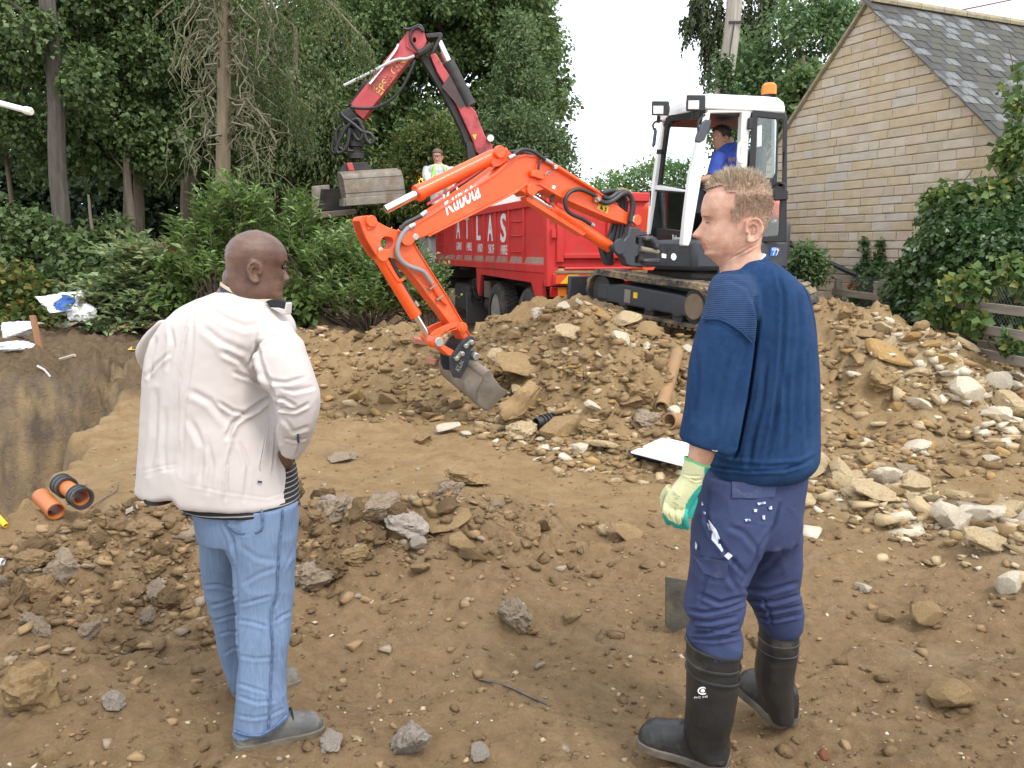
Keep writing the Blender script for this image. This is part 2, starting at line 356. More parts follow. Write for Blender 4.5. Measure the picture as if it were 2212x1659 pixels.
# soil: browns that drift between ochre, umber and grey clay, small pale grit
def soil_mat():
    m = bpy.data.materials.new('soil'); MATS['soil'] = m; m.use_nodes = True
    N, L = m.node_tree.nodes, m.node_tree.links; b = N['Principled BSDF']; b.inputs['Roughness'].default_value = .95; b.inputs['Specular IOR Level'].default_value = .15
    tc = N.new('ShaderNodeTexCoord')
    def noise(sc, det=8, ro=.65):
        n = N.new('ShaderNodeTexNoise'); n.inputs['Scale'].default_value = sc; n.inputs['Detail'].default_value = det; n.inputs['Roughness'].default_value = ro
        L.new(tc.outputs['Object'], n.inputs['Vector']); return n.outputs['Fac']
    def ramp(f, *st):
        r = N.new('ShaderNodeValToRGB'); e = r.color_ramp.elements
        for i, (p, c) in enumerate(st):
            x = e[i] if i < 2 else e.new(p); x.position = p; x.color = (*c, 1) if len(c) == 3 else c
        L.new(f, r.inputs['Fac']); return r.outputs['Color']
    def mix(f, a, c):
        x = N.new('ShaderNodeMix'); x.data_type = 'RGBA'; L.new(f, x.inputs['Factor'])
        for k, q in (('A', a), ('B', c)):
            if isinstance(q, tuple): x.inputs[k].default_value = (*q, 1)
            else: L.new(q, x.inputs[k])
        return x.outputs['Result']
    base = ramp(noise(.55), (.3, (.19, .122, .062)), (.7, (.37, .255, .135)), (.5, (.28, .185, .094)))
    fine = ramp(noise(14), (.3, (.15, .097, .05)), (.72, (.38, .265, .145)), (.5, (.265, .175, .092)))
    c = mix(ramp(noise(3), (.35, (.25,) * 3), (.65, (.7,) * 3)), base, fine)
    sy = N.new('ShaderNodeSeparateXYZ'); L.new(tc.outputs['Object'], sy.inputs[0]); ad = N.new('ShaderNodeMath'); ad.operation = 'MULTIPLY_ADD'; ad.inputs[1].default_value = 2.2; L.new(noise(.8, 5), ad.inputs[0]); L.new(sy.outputs['Y'], ad.inputs[2])
    rr_ = N.new('ShaderNodeMapRange'); rr_.inputs['From Min'].default_value = 5.4; rr_.inputs['From Max'].default_value = 6.6; rr_.inputs['To Max'].default_value = .6; L.new(ad.outputs[0], rr_.inputs['Value'])
    c = mix(rr_.outputs[0], c, ramp(noise(5), (.3, (.25, .16, .075)), (.7, (.42, .3, .155)), (.5, (.34, .235, .115))))
    clay = ramp(noise(1.7), (.6, (0, 0, 0)), (.78, (.55, .55, .55))); c = mix(clay, c, (.3, .25, .19))
    pale = ramp(noise(1.1, 6), (.62, (0, 0, 0)), (.75, (.6, .6, .6))); c = mix(pale, c, (.42, .305, .165))
    v = N.new('ShaderNodeTexVoronoi'); v.inputs['Scale'].default_value = 42; L.new(tc.outputs['Object'], v.inputs['Vector'])
    grit = ramp(v.outputs['Distance'], (.12, (.8, .8, .8)), (.2, (0, 0, 0))); gm = N.new('ShaderNodeMath'); gm.operation = 'MULTIPLY'
    L.new(grit, gm.inputs[0]); L.new(ramp(noise(23, 3), (.58, (0, 0, 0)), (.64, (1, 1, 1))), gm.inputs[1])
    c = mix(gm.outputs[0], c, (.5, .42, .3))
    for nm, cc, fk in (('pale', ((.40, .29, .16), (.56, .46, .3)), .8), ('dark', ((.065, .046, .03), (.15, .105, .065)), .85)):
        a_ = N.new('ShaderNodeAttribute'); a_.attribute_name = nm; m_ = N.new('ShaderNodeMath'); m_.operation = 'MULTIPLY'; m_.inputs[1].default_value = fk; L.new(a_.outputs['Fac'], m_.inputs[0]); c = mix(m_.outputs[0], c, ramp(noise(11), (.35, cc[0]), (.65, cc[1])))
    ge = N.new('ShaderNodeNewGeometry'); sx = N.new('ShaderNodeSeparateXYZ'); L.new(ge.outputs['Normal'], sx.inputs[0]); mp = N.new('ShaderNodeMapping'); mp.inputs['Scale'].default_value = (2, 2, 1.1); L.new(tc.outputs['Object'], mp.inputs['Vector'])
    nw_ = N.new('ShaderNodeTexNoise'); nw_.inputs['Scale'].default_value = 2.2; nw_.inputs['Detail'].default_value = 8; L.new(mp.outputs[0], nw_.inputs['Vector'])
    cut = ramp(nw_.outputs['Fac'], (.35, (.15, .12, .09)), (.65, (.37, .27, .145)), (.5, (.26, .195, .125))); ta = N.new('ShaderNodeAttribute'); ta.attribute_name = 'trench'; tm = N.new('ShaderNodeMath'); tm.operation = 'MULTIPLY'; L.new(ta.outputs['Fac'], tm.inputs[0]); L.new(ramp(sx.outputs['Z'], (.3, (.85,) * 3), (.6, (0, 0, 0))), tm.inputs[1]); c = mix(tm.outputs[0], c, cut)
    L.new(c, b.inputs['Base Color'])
    bp = N.new('ShaderNodeBump'); bp.inputs['Strength'].default_value = 1; bp.inputs['Distance'].default_value = .035; L.new(noise(32, 10, .75), bp.inputs['Height'])
    b2 = N.new('ShaderNodeBump'); b2.inputs['Strength'].default_value = .7; b2.inputs['Distance'].default_value = .05; L.new(noise(9, 6, .6), b2.inputs['Height'])
    L.new(b2.outputs[0], bp.inputs['Normal']); L.new(bp.outputs[0], b.inputs['Normal'])
soil_mat(); build_ground()
# ------------------------------------------------------------------ trees and bushes
BARK = pm('bark', (.10, .078, .055), (.17, .135, .095), 5, .9, bump=1, bscale=30, stretch=(3, 3, .5))
BARKG = pm('bark_green', (.14, .108, .065), (.24, .19, .125), 6, .9, bump=1, bscale=25, stretch=(4, 4, .4))
TWIG = pm('dead_twig', (.1, .095, .055), (.18, .165, .1), 4, .9)
L_SYC = leafmat('sycamore_leaf', (.042, .075, .026), (.13, .19, .06), .34, .45)
L_OAK = leafmat('oak_leaf', (.058, .1, .034), (.16, .24, .075), .38, .5)
L_CON = leafmat('conifer_spray', (.065, .11, .045), (.155, .225, .085), .32, .6)
L_CED = leafmat('cedar_spray', (.05, .08, .025), (.13, .185, .06), .32, .6, odd=(.18, .16, .06))
L_YEL = leafmat('yellow_green_leaf', (.045, .085, .022), (.13, .19, .045), .32, .5, odd=(.25, .2, .06))
L_LAU = leafmat('laurel_leaf', (.07, .135, .034), (.2, .31, .08), .35, .35, spec=.6)
L_CUT = leafmat('cut_laurel_leaf', (.14, .21, .08), (.32, .42, .2), .35, .4, spec=.5, odd=(.3, .22, .08))
L_IVY = leafmat('ivy_leaf', (.03, .068, .022), (.095, .165, .05), .28, .35, spec=.55)
L_VINE = leafmat('vine_leaf', (.06, .115, .03), (.155, .24, .07), .36, .45, odd=(.3, .3, .07))
L_WEED = leafmat('weed_leaf', (.10, .18, .06), (.21, .33, .12), .4, .5)
L_ASH = leafmat('ash_leaf', (.055, .105, .04), (.155, .245, .09), .35, .5)
def rand_dir(n):
    v = rng.normal(size=(n, 3)); return v / np.linalg.norm(v, axis=1)[:, None]
def unit(v): return v / (np.linalg.norm(v, axis=-1, keepdims=True) + 1e-9)
def leaf_faces(P, A, Nn, Ln, w):
    """P base points, A axis, Nn normal, Ln length, w width ratio: four-cornered leaf folded along its midrib"""
    S = unit(np.cross(A, Nn)); Nn = np.cross(S, A)
    Ln = Ln[:, None]; b = P; t = P + A * Ln - Nn * Ln * .12; m = P + A * Ln * .45
    l = m + S * Ln * w + Nn * Ln * .1; r = m - S * Ln * w + Nn * Ln * .1
    V = np.stack([b, l, t, r], 1).reshape(-1, 3); i = np.arange(len(P)) * 4
    return V, np.concatenate([np.stack([i, i + 1, i + 2], 1), np.stack([i, i + 2, i + 3], 1)])
def foliage(name, centers, radii, n, size, mat, parent, w=.35, down=.3, up=.5, jit=.7, flat=None, cut=None):
    """centers (C,3) clump centres with radii (C,) or (C,3); n leaves per clump"""
    C = np.asarray(centers, float); C = C.reshape(-1, 3); Rr = np.asarray(radii, float)
    if Rr.ndim == 1: Rr = np.repeat(Rr[:, None], 3, 1)
    D = rand_dir(len(C) * n); q = rng.random(len(D)) ** .45
    K = np.repeat(np.arange(len(C)), n)
    P = C[K] + D * Rr[K] * q[:, None]
    A = unit(D * .6 + rng.normal(size=D.shape) * jit * .6 + np.array([0, 0, -down]))
    Nn = unit(D * .5 + np.array([0, 0, up]) + rng.normal(size=D.shape) * .45)
    if cut is not None:
        k = cut(P); P, A, Nn = P[k], A[k], Nn[k]
    Ln = size * (.6 + .8 * rng.random(len(P)))
    V, Fc = leaf_faces(P, A, Nn, Ln, w)
    return mobj(name, npmesh(name, V, Fc, mat), parent)
def fill(ells, n):
    """n points spread in a set of ellipsoids (c, r)"""
    vol = np.array([r[0] * r[1] * r[2] for c, r in ells]) ** .7; k = rng.choice(len(ells), n, p=vol / vol.sum())
    D = rand_dir(n) * (rng.random(n) ** .38)[:, None]
    return np.array([np.array(ells[i][0]) + D[j] * np.array(ells[i][1]) for j, i in enumerate(k)])
def ell(u, v, Y, ru, rv, ry): return (tuple(at(u, v, Y)), (px(ru, Y), ry, px(rv, Y)))
def trunk_tube(path, r0, r1, name, mat, parent, n=10, wob=.04):
    P = spline(path, 6); k = len(P); mb = MB()
    P = [q + Vector((wob * math.sin(i * 1.3 + q.x), wob * math.cos(i * 1.7), 0)) * r0 * 3 for i, q in enumerate(P)]
    mb.tube(P, [r0 + (r1 - r0) * i / (k - 1) + (.5 * r0 if i == 0 else 0) for i in range(k)], n); return mb.build(name, mat, parent)
def tree(name, label, path, r0, r1, ells, nc, cr, nl, size, mat, bark=BARK, limbs=10, group=None, **kw):
    base = Vector(path[0]); t = thing(name, label, 'tree' if 'tree' in name or 'cedar' in name else 'shrub', base, group)
    trunk_tube(path, r0, r1, 'trunk', bark, t)
    C = fill(ells, nc)
    foliage('crown', C, cr * (.6 + .8 * rng.random(nc)), nl, size, mat, t, **kw)
    if limbs:
        mb = MB(); P = spline(path, 6)
        for c in C[rng.choice(nc, min(limbs, nc), replace=False)]:
            c = Vector(c); o = min(P[len(P) // 3:], key=lambda q: (q - c).length + abs(q.z - c.z + .8) * .7)
            mid = (o + c) / 2 + Vector((random.uniform(-.3, .3), random.uniform(-.3, .3), .25))
            q = spline([o, mid, c], 4); mb.tube(q, [r1 * .26 * (1 - .8 * i / (len(q) - 1)) + .007 for i in range(len(q))], 5)
        tag(mb.build('branch', bark, t), kind='stuff')
    return t
def gp(u, Y):
    x = (u - CX) / F0 * Y; return Vector((x, Y, gz(x, Y) - .05))
def up_path(ub, ut, vt, Y):
    b = gp(ub, Y); t = at(ut, vt, Y); return [b, b.lerp(t, .5) + Vector((.05, 0, 0)), t]

# --- sycamores along the left
tree('sycamore_tree', 'tall dark sycamore at the left edge with a pale grey trunk', up_path(138, 96, -120, 15.6), .17, .13,
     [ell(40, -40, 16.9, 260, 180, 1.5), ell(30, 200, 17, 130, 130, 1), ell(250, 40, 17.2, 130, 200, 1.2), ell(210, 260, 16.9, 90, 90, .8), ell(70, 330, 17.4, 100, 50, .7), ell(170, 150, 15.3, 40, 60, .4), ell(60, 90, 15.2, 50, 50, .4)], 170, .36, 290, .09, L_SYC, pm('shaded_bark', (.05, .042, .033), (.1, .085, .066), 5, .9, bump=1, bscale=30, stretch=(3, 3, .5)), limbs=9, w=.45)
tree('sycamore_tree', 'leafy dark sycamore between the grey trunk and the cedar', up_path(300, 290, -100, 18), .12, .08,
     [ell(330, 90, 18, 130, 200, 1.3), ell(300, 310, 17.6, 110, 70, .9), ell(430, 40, 18.5, 110, 180, 1.2), ell(370, 240, 18, 60, 60, .8)], 130, .36, 290, .092, L_SYC, limbs=18, w=.45)
tree('sycamore_tree', 'low sycamore sapling thicket above the white rubbish bags', up_path(210, 190, 420, 15), .05, .02,
     [ell(190, 570, 15, 90, 70, .8), ell(60, 530, 15.4, 80, 80, .8), ell(230, 620, 14.6, 70, 50, .5), ell(260, 530, 15.6, 60, 50, .6), ell(130, 610, 14.8, 80, 40, .5)], 85, .28, 170, .11, L_SYC, limbs=12, w=.45)
tree('sycamore_tree', 'yellowing sycamore bush at the far left beside the white bags', up_path(20, 10, 560, 13.6), .04, .015,
     [ell(10, 640, 13.6, 70, 70, .5), ell(60, 690, 13.3, 40, 25, .35)], 34, .24, 100, .12, leafmat('yellowing_leaf', (.045, .08, .02), (.14, .18, .04), .3, .5, odd=(.3, .2, .05)), limbs=6, w=.42)
tree('sycamore_tree', 'shaded sycamore deep in the wood behind the brown fence', up_path(280, 262, -60, 24), .14, .09,
     [ell(120, 100, 24, 330, 230, 2), ell(480, 160, 25, 200, 210, 2), ell(330, 330, 24, 260, 50, 1.2)], 210, .6, 200, .14, L_SYC, limbs=20, w=.45)
tree('dead_looking_tree', 'slender bare trunk at the left edge below the sycamores', up_path(45, 8, 300, 17.5), .06, .04, [ell(0, 260, 17.5, 60, 40, .5)], 10, .4, 90, .11, L_SYC, limbs=0, w=.45)
tree('dark_trunk_tree', 'thick dark trunk in the shade left of the cedar', up_path(408, 400, 120, 21), .2, .15, [ell(400, 100, 21, 160, 110, 1.3)], 50, .5, 120, .15, L_SYC, limbs=4, w=.45)
tree('slender_tree', 'slender pale trunk behind the brown fence under the sycamores', up_path(285, 272, 330, 16.8), .09, .07, [ell(260, 300, 17.2, 120, 40, .8)], 20, .4, 120, .12, L_SYC, limbs=3, w=.45)

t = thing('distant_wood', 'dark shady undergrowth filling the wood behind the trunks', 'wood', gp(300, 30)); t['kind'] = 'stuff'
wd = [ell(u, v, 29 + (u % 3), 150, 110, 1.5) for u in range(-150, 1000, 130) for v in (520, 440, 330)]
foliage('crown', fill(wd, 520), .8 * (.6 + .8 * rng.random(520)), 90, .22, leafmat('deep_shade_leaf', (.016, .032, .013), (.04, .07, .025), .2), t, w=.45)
# --- the cedar with a straight brown trunk and hanging bare twigs
t = thing('cedar_tree', 'tall cedar with a straight brown trunk and drooping bare twigs', 'tree', gp(482, 13.5))
trunk_tube([gp(480, 13.5), at(482, 400, 13.5), at(484, 180, 13.5), at(486, -160, 13.5)], .125, .095, 'trunk', BARKG, t, 14, .01)
mb = MB()
for i in range(60):
    v0 = random.uniform(-60, 330); s = random.choice((-1, 1)); Y = 13.5 + random.uniform(-.8, .8)
    reach = random.uniform(25, 150) * (1 if s > 0 else .75); drop = random.uniform(30, 190)
    p0 = at(484 + s * 12, v0, 13.5); p1 = at(484 + s * reach * .5, v0 - random.uniform(5, 40), Y)
    p2 = at(484 + s * reach, v0 + drop * .35, Y); p3 = at(484 + s * reach * random.uniform(.8, 1.05), v0 + drop, Y)
    jit = lambda q: q + Vector((random.gauss(0, .05), random.gauss(0, .05), random.gauss(0, .04)))
    q = [jit(x) for x in spline([p0, p1, p2, p3], 5)]; mb.tube(q, [.016 * (1 - .75 * k / (len(q) - 1)) + .003 for k in range(len(q))], 4, cap=False)
    for _ in range(3):
        o = random.choice(q[5:]); e = o + Vector((random.gauss(0, .22), random.gauss(0, .1), -random.uniform(.1, .5))); m_ = (o + e) / 2 + Vector((random.gauss(0, .06), 0, .06))
        mb.tube(spline([o, m_, e], 3), .0045, 3, cap=False)
tag(mb.build('branch', TWIG, t), kind='stuff')
def hanging(name, spots, mat, parent, n=9, ln=.55, size=.05):
    """sprays that hang like strands under a drooping branch: spots = [(u0,v0,u1,v1,Y,count,length)]"""
    P, A, Nn, S = [], [], [], []; mb = MB()
    for (u0, v0, u1, v1, Y, cnt, le) in spots:
        a, b = at(u0, v0, Y), at(u1, v1, Y); sag = (a + b) / 2 + Vector((0, 0, px(14, Y)))
        br = spline([a, sag, b], 6); mb.tube(br, [.02 * (1 - .7 * k / (len(br) - 1)) + .004 for k in range(len(br))], 5)
        for _ in range(cnt):
            o = random.choice(br) + Vector((random.gauss(0, .07), random.gauss(0, .22), random.gauss(0, .05))); l = le * random.uniform(.45, 1.15)
            st = int(l / .035) + 2; sw = random.gauss(0, .12)
            for k in range(st):
                f = k / st; q = o + Vector((sw * f + random.gauss(0, .02), random.gauss(0, .025), -l * f))
                for _2 in range(2):
                    P.append(q); A.append((random.gauss(0, .5), random.gauss(0, .5), -1)); Nn.append((random.gauss(0, 1), random.gauss(0, 1), .2)); S.append(size * random.uniform(.7, 1.5) * (1.1 - .5 * f))
    V, Fc = leaf_faces(np.array(P), unit(np.array(A)), unit(np.array(Nn)), np.array(S), .22)
    mobj(name, npmesh(name, V, Fc, mat), parent); mb.build('bough', BARKG, parent)
hanging('crown', [(486, -60, 330, 40, 13.5, 40, .5), (486, -30, 640, 60, 13.3, 60, .7), (620, -60, 795, 95, 13.2, 100, .62), (560, -80, 760, 40, 13.8, 80, .7), (486, -80, 420, 10, 13.7, 40, .6),
                  (490, 60, 640, 190, 13.9, 50, .7), (500, 150, 680, 240, 14.2, 60, .6), (520, 120, 670, 290, 14.4, 80, .7), (470, 20, 390, 120, 13.9, 24, .4)], L_CED, t)

# --- dense conifer sprays and bushes between the cedar and the grab
tree('cypress_tree', 'bushy cypress with drooping yellow green sprays behind the grab', up_path(602, 640, 60, 19.4), .13, .05,
     [ell(690, 300, 19.4, 60, 110, .8), ell(640, 200, 19.6, 90, 120, .8), ell(590, 360, 19.6, 70, 80, .8), ell(560, 420, 19.8, 110, 50, .8)], 120, .38, 150, .11, L_CED, BARK, limbs=18, w=.22, down=.9)
tree('laurel_tree', 'tall glossy laurel left of the grab with narrow leaves', up_path(700, 690, 200, 20), .06, .03,
     [ell(740, 330, 20, 60, 120, .8), ell(700, 430, 19.8, 70, 60, .6), ell(790, 420, 20, 60, 70, .7)], 60, .35, 110, .15, L_YEL, BARK, limbs=10, w=.2, down=.6)
# --- the big oak behind the crane
oak = tree('oak_tree', 'large spreading oak towering behind the red crane', up_path(980, 985, 60, 27), .38, .25,
     [ell(800, 60, 27, 150, 150, 2.5), ell(940, 20, 27, 200, 130, 3), ell(1080, 60, 26.5, 110, 170, 2.5), ell(820, 250, 26, 120, 110, 2), ell(1000, 210, 26.5, 160, 100, 2.3),
      ell(1140, 170, 27, 70, 130, 1.8), ell(1190, 225, 27, 60, 45, 1.4), ell(1170, 110, 27.5, 45, 40, 1.2), ell(900, 340, 27, 150, 50, 2)], 420, .5, 200, .135, L_OAK, limbs=60, w=.38)
tree('lime_tree', 'dark rounded tree behind the oak near the sky gap', up_path(760, 760, -60, 31), .25, .15,
     [ell(620, 60, 31, 130, 160, 2.5), ell(760, 180, 31, 110, 160, 2.5), ell(560, 250, 30, 140, 130, 2), ell(700, 380, 30, 170, 60, 2), ell(930, 400, 31, 200, 60, 2)], 260, .65, 150, .165, L_SYC, limbs=25, w=.42)
tree('leylandii_tree', 'pale feathery conifer rising to the right of the crane', up_path(1120, 1128, 60, 22), .14, .04,
     [ell(1125, 100, 22, 32, 80, .5), ell(1120, 210, 22, 60, 80, .9), ell(1130, 310, 21.6, 95, 70, 1.3), ell(1150, 370, 21.4, 95, 60, 1.2), ell(1060, 320, 22, 60, 70, 1)], 210, .34, 150, .11, L_CON, limbs=20, w=.22, down=.1, up=.3)
tree('golden_conifer_tree', 'small yellow green conifer behind the man on the truck', up_path(930, 935, 250, 20), .1, .03,
     [ell(900, 330, 20, 60, 70, .8), ell(960, 340, 20, 60, 80, .8), ell(870, 410, 19.6, 70, 60, .8), ell(1000, 400, 20, 60, 60, .8), ell(930, 440, 19.5, 110, 40, .8)], 150, .32, 140, .1, L_YEL, limbs=12, w=.25, down=.0)
# --- right: tree behind the cab, hanging cedar bough
tree('ash_tree', 'airy green tree rising between the pole and the stone gable', up_path(1720, 1700, 20, 18), .11, .05,
     [ell(1690, 120, 18, 110, 80, 1.2), ell(1760, 60, 18.3, 90, 75, 1.2), ell(1640, 190, 18, 80, 60, 1), ell(1720, 215, 17.6, 90, 50, .9), ell(1590, 160, 18.4, 40, 60, .7), ell(1800, 40, 18.4, 50, 60, .8), ell(1650, 290, 18, 120, 60, 1)],
     140, .28, 110, .105, L_ASH, limbs=40, w=.3)
tree('plum_tree', 'dark green bushy tree between the cab and the gable', up_path(1730, 1735, 120, 15.5), .06, .03, [ell(1735, 190, 15.5, 55, 45, .5), ell(1745, 270, 15.4, 45, 60, .5), ell(1700, 250, 15.6, 45, 50, .5)], 55, .22, 110, .1, L_OAK, limbs=10, w=.35)
t = thing('cedar_tree', 'drooping cedar bough hanging from the top behind the wooden pole', 'tree', gp(1640, 23))
trunk_tube([gp(1640, 23), at(1650, 200, 23), at(1660, -150, 23)], .2, .15, 'trunk', BARKG, t)
hanging('crown', [(1660, -40, 1500, -10, 22.5, 60, 1.1), (1655, 30, 1478, 42, 22.6, 50, .7), (1650, 60, 1530, 60, 22.4, 70, 1.7), (1655, -30, 1680, 10, 22.4, 16, .8), (1650, 110, 1520, 140, 22.4, 5, .5), (1655, -40, 1760, 10, 22.8, 18, .6), (1652, 190, 1500, 240, 22.4, 4, .4)],
        leafmat('dark_cedar_spray', (.03, .045, .02), (.08, .1, .035), .2, .6), t, size=.13)
# --- weeds standing in a row beyond the tailgate
def stems(name, label, u0, u1, Y, vtop, vbot, cnt, mat, ls, group):
    for i in range(cnt):
        u = u0 + (u1 - u0) * (i + .5 + random.uniform(-.3, .3)) / cnt; y = Y + random.uniform(-.5, .5)
        b = gp(u, y); tp = at(u + random.uniform(-8, 8), vtop(u) + random.uniform(-10, 14), y)
        t = thing(name, label, 'plant', b, group); P = spline([b, b.lerp(tp, .5) + Vector((random.gauss(0, .03), 0, 0)), tp], 5)
        m = MB(); m.tube(P, [.012 * (1 - .7 * k / (len(P) - 1)) for k in range(len(P))], 4); m.build('stem', MATS['weed_leaf'], t)
        n = 150; f = rng.random(n) ** .6; O = np.array([P[int(q * (len(P) - 1.001))].lerp(P[int(q * (len(P) - 1.001)) + 1], (q * (len(P) - 1.001)) % 1) for q in f]); O[:, :2] += rng.normal(size=(n, 2)) * .09
        A = unit(np.concatenate([rng.normal(size=(n, 2)), .5 + .5 * rng.random((n, 1))], 1)); Nn = unit(rng.normal(size=(n, 3)) * .4 + np.array([0, 0, 1]))
        V, Fc = leaf_faces(O, A, Nn, ls * (.6 + .8 * rng.random(n)) * (1.15 - .6 * f), .17)
        mobj('leaves', npmesh('leaves', V, Fc, mat), t)
stems('willowherb_plant', 'tall leafy green weed standing beyond the red tailgate', 1285, 1500, 13.6, lambda u: 392 - 40 * ss(1285, 1400, np.array([u]))[0], 420, 44, L_WEED, .17, 'tall weeds beyond the tailgate')
# --- laurels and cut branches on the left
def shrub(name, label, base, ells, nc, cr, nl, size, mat, w=.2, group=None, stems_n=8, **kw):
    t = thing(name, label, 'shrub', base, group); C = fill(ells, nc)
    foliage('leaves', C, cr * (.6 + .8 * rng.random(nc)), nl, size, mat, t, w=w, **kw); mb = MB()
    for c in C[rng.choice(nc, min(stems_n, nc), replace=False)]:
        c = Vector(c); mb.tube(spline([base + Vector((random.gauss(0, .1), random.gauss(0, .1), 0)), (base + c) / 2 + Vector((random.gauss(0, .15), 0, .15)), c], 4), .011, 5)
    mb.build('stem', MATS['bark'], t); return t
def sprig(P, A, Nn, S, o, d, l, n, sz):
    """one shoot with alternate leaves"""
    d = Vector(d).normalized(); side = d.cross(Vector((0, 0, 1))).normalized() if abs(d.z) < .95 else Vector((1, 0, 0))
    for k in range(n):
        f = (k + .5) / n; q = o + d * l * f - Vector((0, 0, .12 * l * f * f)); s = side * (1 if k % 2 else -1)
        a = (d * .7 + s + Vector((random.gauss(0, .25), random.gauss(0, .25), random.gauss(.1, .25)))).normalized()
        P.append(q); A.append(a); Nn.append((random.gauss(0, .35), random.gauss(0, .35), 1)); S.append(sz * random.uniform(.7, 1.2) * (1.1 - .4 * f))
def sprig_bush(name, label, base, ells, nsp, sz, mat, lean=(0, 0, .8), l=.45, n=9, w=.19, group=None):
    t = thing(name, label, 'shrub', base, group); C = fill(ells, nsp); P, A, Nn, S = [], [], [], []; mb = MB()
    for i, c in enumerate(C):
        c = Vector(c); d = (c - base).normalized() * .5 + Vector(lean) + Vector((random.gauss(0, .5), random.gauss(0, .5), random.gauss(0, .25)))
        sprig(P, A, Nn, S, c, d, l * random.uniform(.6, 1.2), n, sz); dn = d.normalized()
        mb.tube([c, c + dn * l * .8], [.006, .003], 3, cap=False)
        if i % 6 == 0: mb.tube(spline([base, (base + c) / 2 + Vector((random.gauss(0, .12), 0, .1)), c], 3), .01, 4, cap=False)
    V, Fc = leaf_faces(np.array(P), unit(np.array(A)), unit(np.array(Nn)), np.array(S), w)
    mobj('leaves', npmesh('leaves', V, Fc, mat), t); mb.build('stem', MATS['bark'], t); return t
sprig_bush('laurel_bush', 'fresh green laurel bush rising behind the bald man\'s head', gp(480, 12.4), [ell(500, 470, 12.4, 60, 60, .5), ell(440, 530, 12.3, 60, 50, .5), ell(560, 500, 12.6, 30, 60, .4), ell(470, 590, 12.2, 80, 40, .5)], 300, .16, L_LAU, w=.22)
sprig_bush('laurel_bush', 'laurel bush behind the excavator arm, left of the truck', gp(800, 12.2), [ell(730, 580, 12.3, 70, 50, .5), ell(840, 600, 12.2, 70, 50, .5), ell(790, 650, 12, 100, 45, .5), ell(900, 650, 12, 50, 30, .4), ell(690, 620, 12.4, 50, 60, .4)], 520, .145, L_LAU, w=.2)
sprig_bush('laurel_bush', 'upright laurel shoots under the hanging grab', gp(670, 12.8), [ell(652, 490, 12.8, 26, 45, .3), ell(640, 545, 12.7, 40, 45, .4), ell(740, 545, 13, 40, 25, .4)], 160, .165, L_LAU, lean=(0, 0, 1.4))
sprig_bush('laurel_bush', 'dense low laurel beside the white lorry cab', gp(930, 13), [ell(930, 625, 13, 30, 35, .4), ell(880, 665, 12.8, 60, 22, .4)], 150, .13, L_LAU)
sprig_bush('cut_laurel_heap', 'heap of cut pale laurel branches lying beside the white bags', gp(300, 13), [ell(310, 570, 13, 55, 40, .5), ell(260, 640, 12.8, 60, 45, .5), ell(350, 640, 12.9, 70, 45, .5), ell(210, 665, 12.6, 35, 25, .3), ell(280, 690, 12.5, 70, 12, .3)], 400, .19, L_CUT, lean=(-.5, -.3, -.1), w=.22)
shrub('sycamore_shrub', 'low green sycamore shoots right of the cut laurel heap', gp(380, 12.6), [ell(380, 640, 12.6, 40, 40, .3), ell(400, 590, 12.8, 40, 40, .3), ell(640, 660, 12.4, 60, 30, .4)], 50, .2, 60, .11, leafmat('young_leaf', (.07, .13, .03), (.17, .25, .06), .35, .5), w=.4)
# ------------------------------------------------------------------ stone house at the right
ANG = R(24); HE = Vector((math.sin(ANG), -math.cos(ANG), 0)); HN = Vector((-math.cos(ANG), -math.sin(ANG), 0))   # along the gable towards us; outwards
A0 = at(1878, 0, 13); UPV = Vector((0, 0, 1))
house = thing('stone_house', 'honey coloured stone house with a steep lichen spotted slate roof', 'house', (A0.x, A0.y, 0))
STONES = [pm('stone_' + n, (c[0] * 1.03, c[1] * 1.1, c[2] * 1.26), (c2[0] * 1.03, c2[1] * 1.1, c2[2] * 1.26), 5, .9, bump=1, bscale=28, dirt=(.2, .15, .1), dscale=16, dpos=(.64, .74), spec=.2) for n, c, c2 in
          (('honey', (.43, .325, .185), (.51, .395, .235)), ('cream', (.46, .37, .24), (.54, .445, .305)), ('ochre', (.43, .32, .18), (.5, .38, .225)), ('grey', (.43, .36, .255), (.5, .425, .31)), ('pink', (.45, .34, .22), (.52, .405, .275)), ('buff', (.41, .325, .205), (.49, .395, .26)))]
MORTAR = pm('mortar', (.31, .23, .14), (.38, .29, .18), 8, .95, bump=.5)
SL, SR, RUN_L, RUN_R = 1.0, .95, 3.2, 3.4
def wp(s, z, out=0): return A0 + HE * s + UPV * (z - A0.z) + HN * out
wall = MB(); zl, zr = A0.z - SL * RUN_L, A0.z - SR * RUN_R
wall.prism([wp(-RUN_L, -.3, -.012), wp(RUN_R, -.3, -.012), wp(RUN_R, zr, -.012), wp(0, A0.z - .02, -.012), wp(-RUN_L, zl, -.012)], HN * -.25)
wall_o = wall.build('wall', MORTAR, house)
def clip(poly, a, b, c):
    """keep a*s + b*z <= c"""
    o = []
    for i in range(len(poly)):
        p, q = poly[i], poly[(i + 1) % len(poly)]; dp, dq = a * p[0] + b * p[1] - c, a * q[0] + b * q[1] - c
        if dp <= 0: o.append(p)
        if dp * dq < 0: t = dp / (dp - dq); o.append((p[0] + (q[0] - p[0]) * t, p[1] + (q[1] - p[1]) * t))
    return o
random.seed(3); bricks = []; z = .2
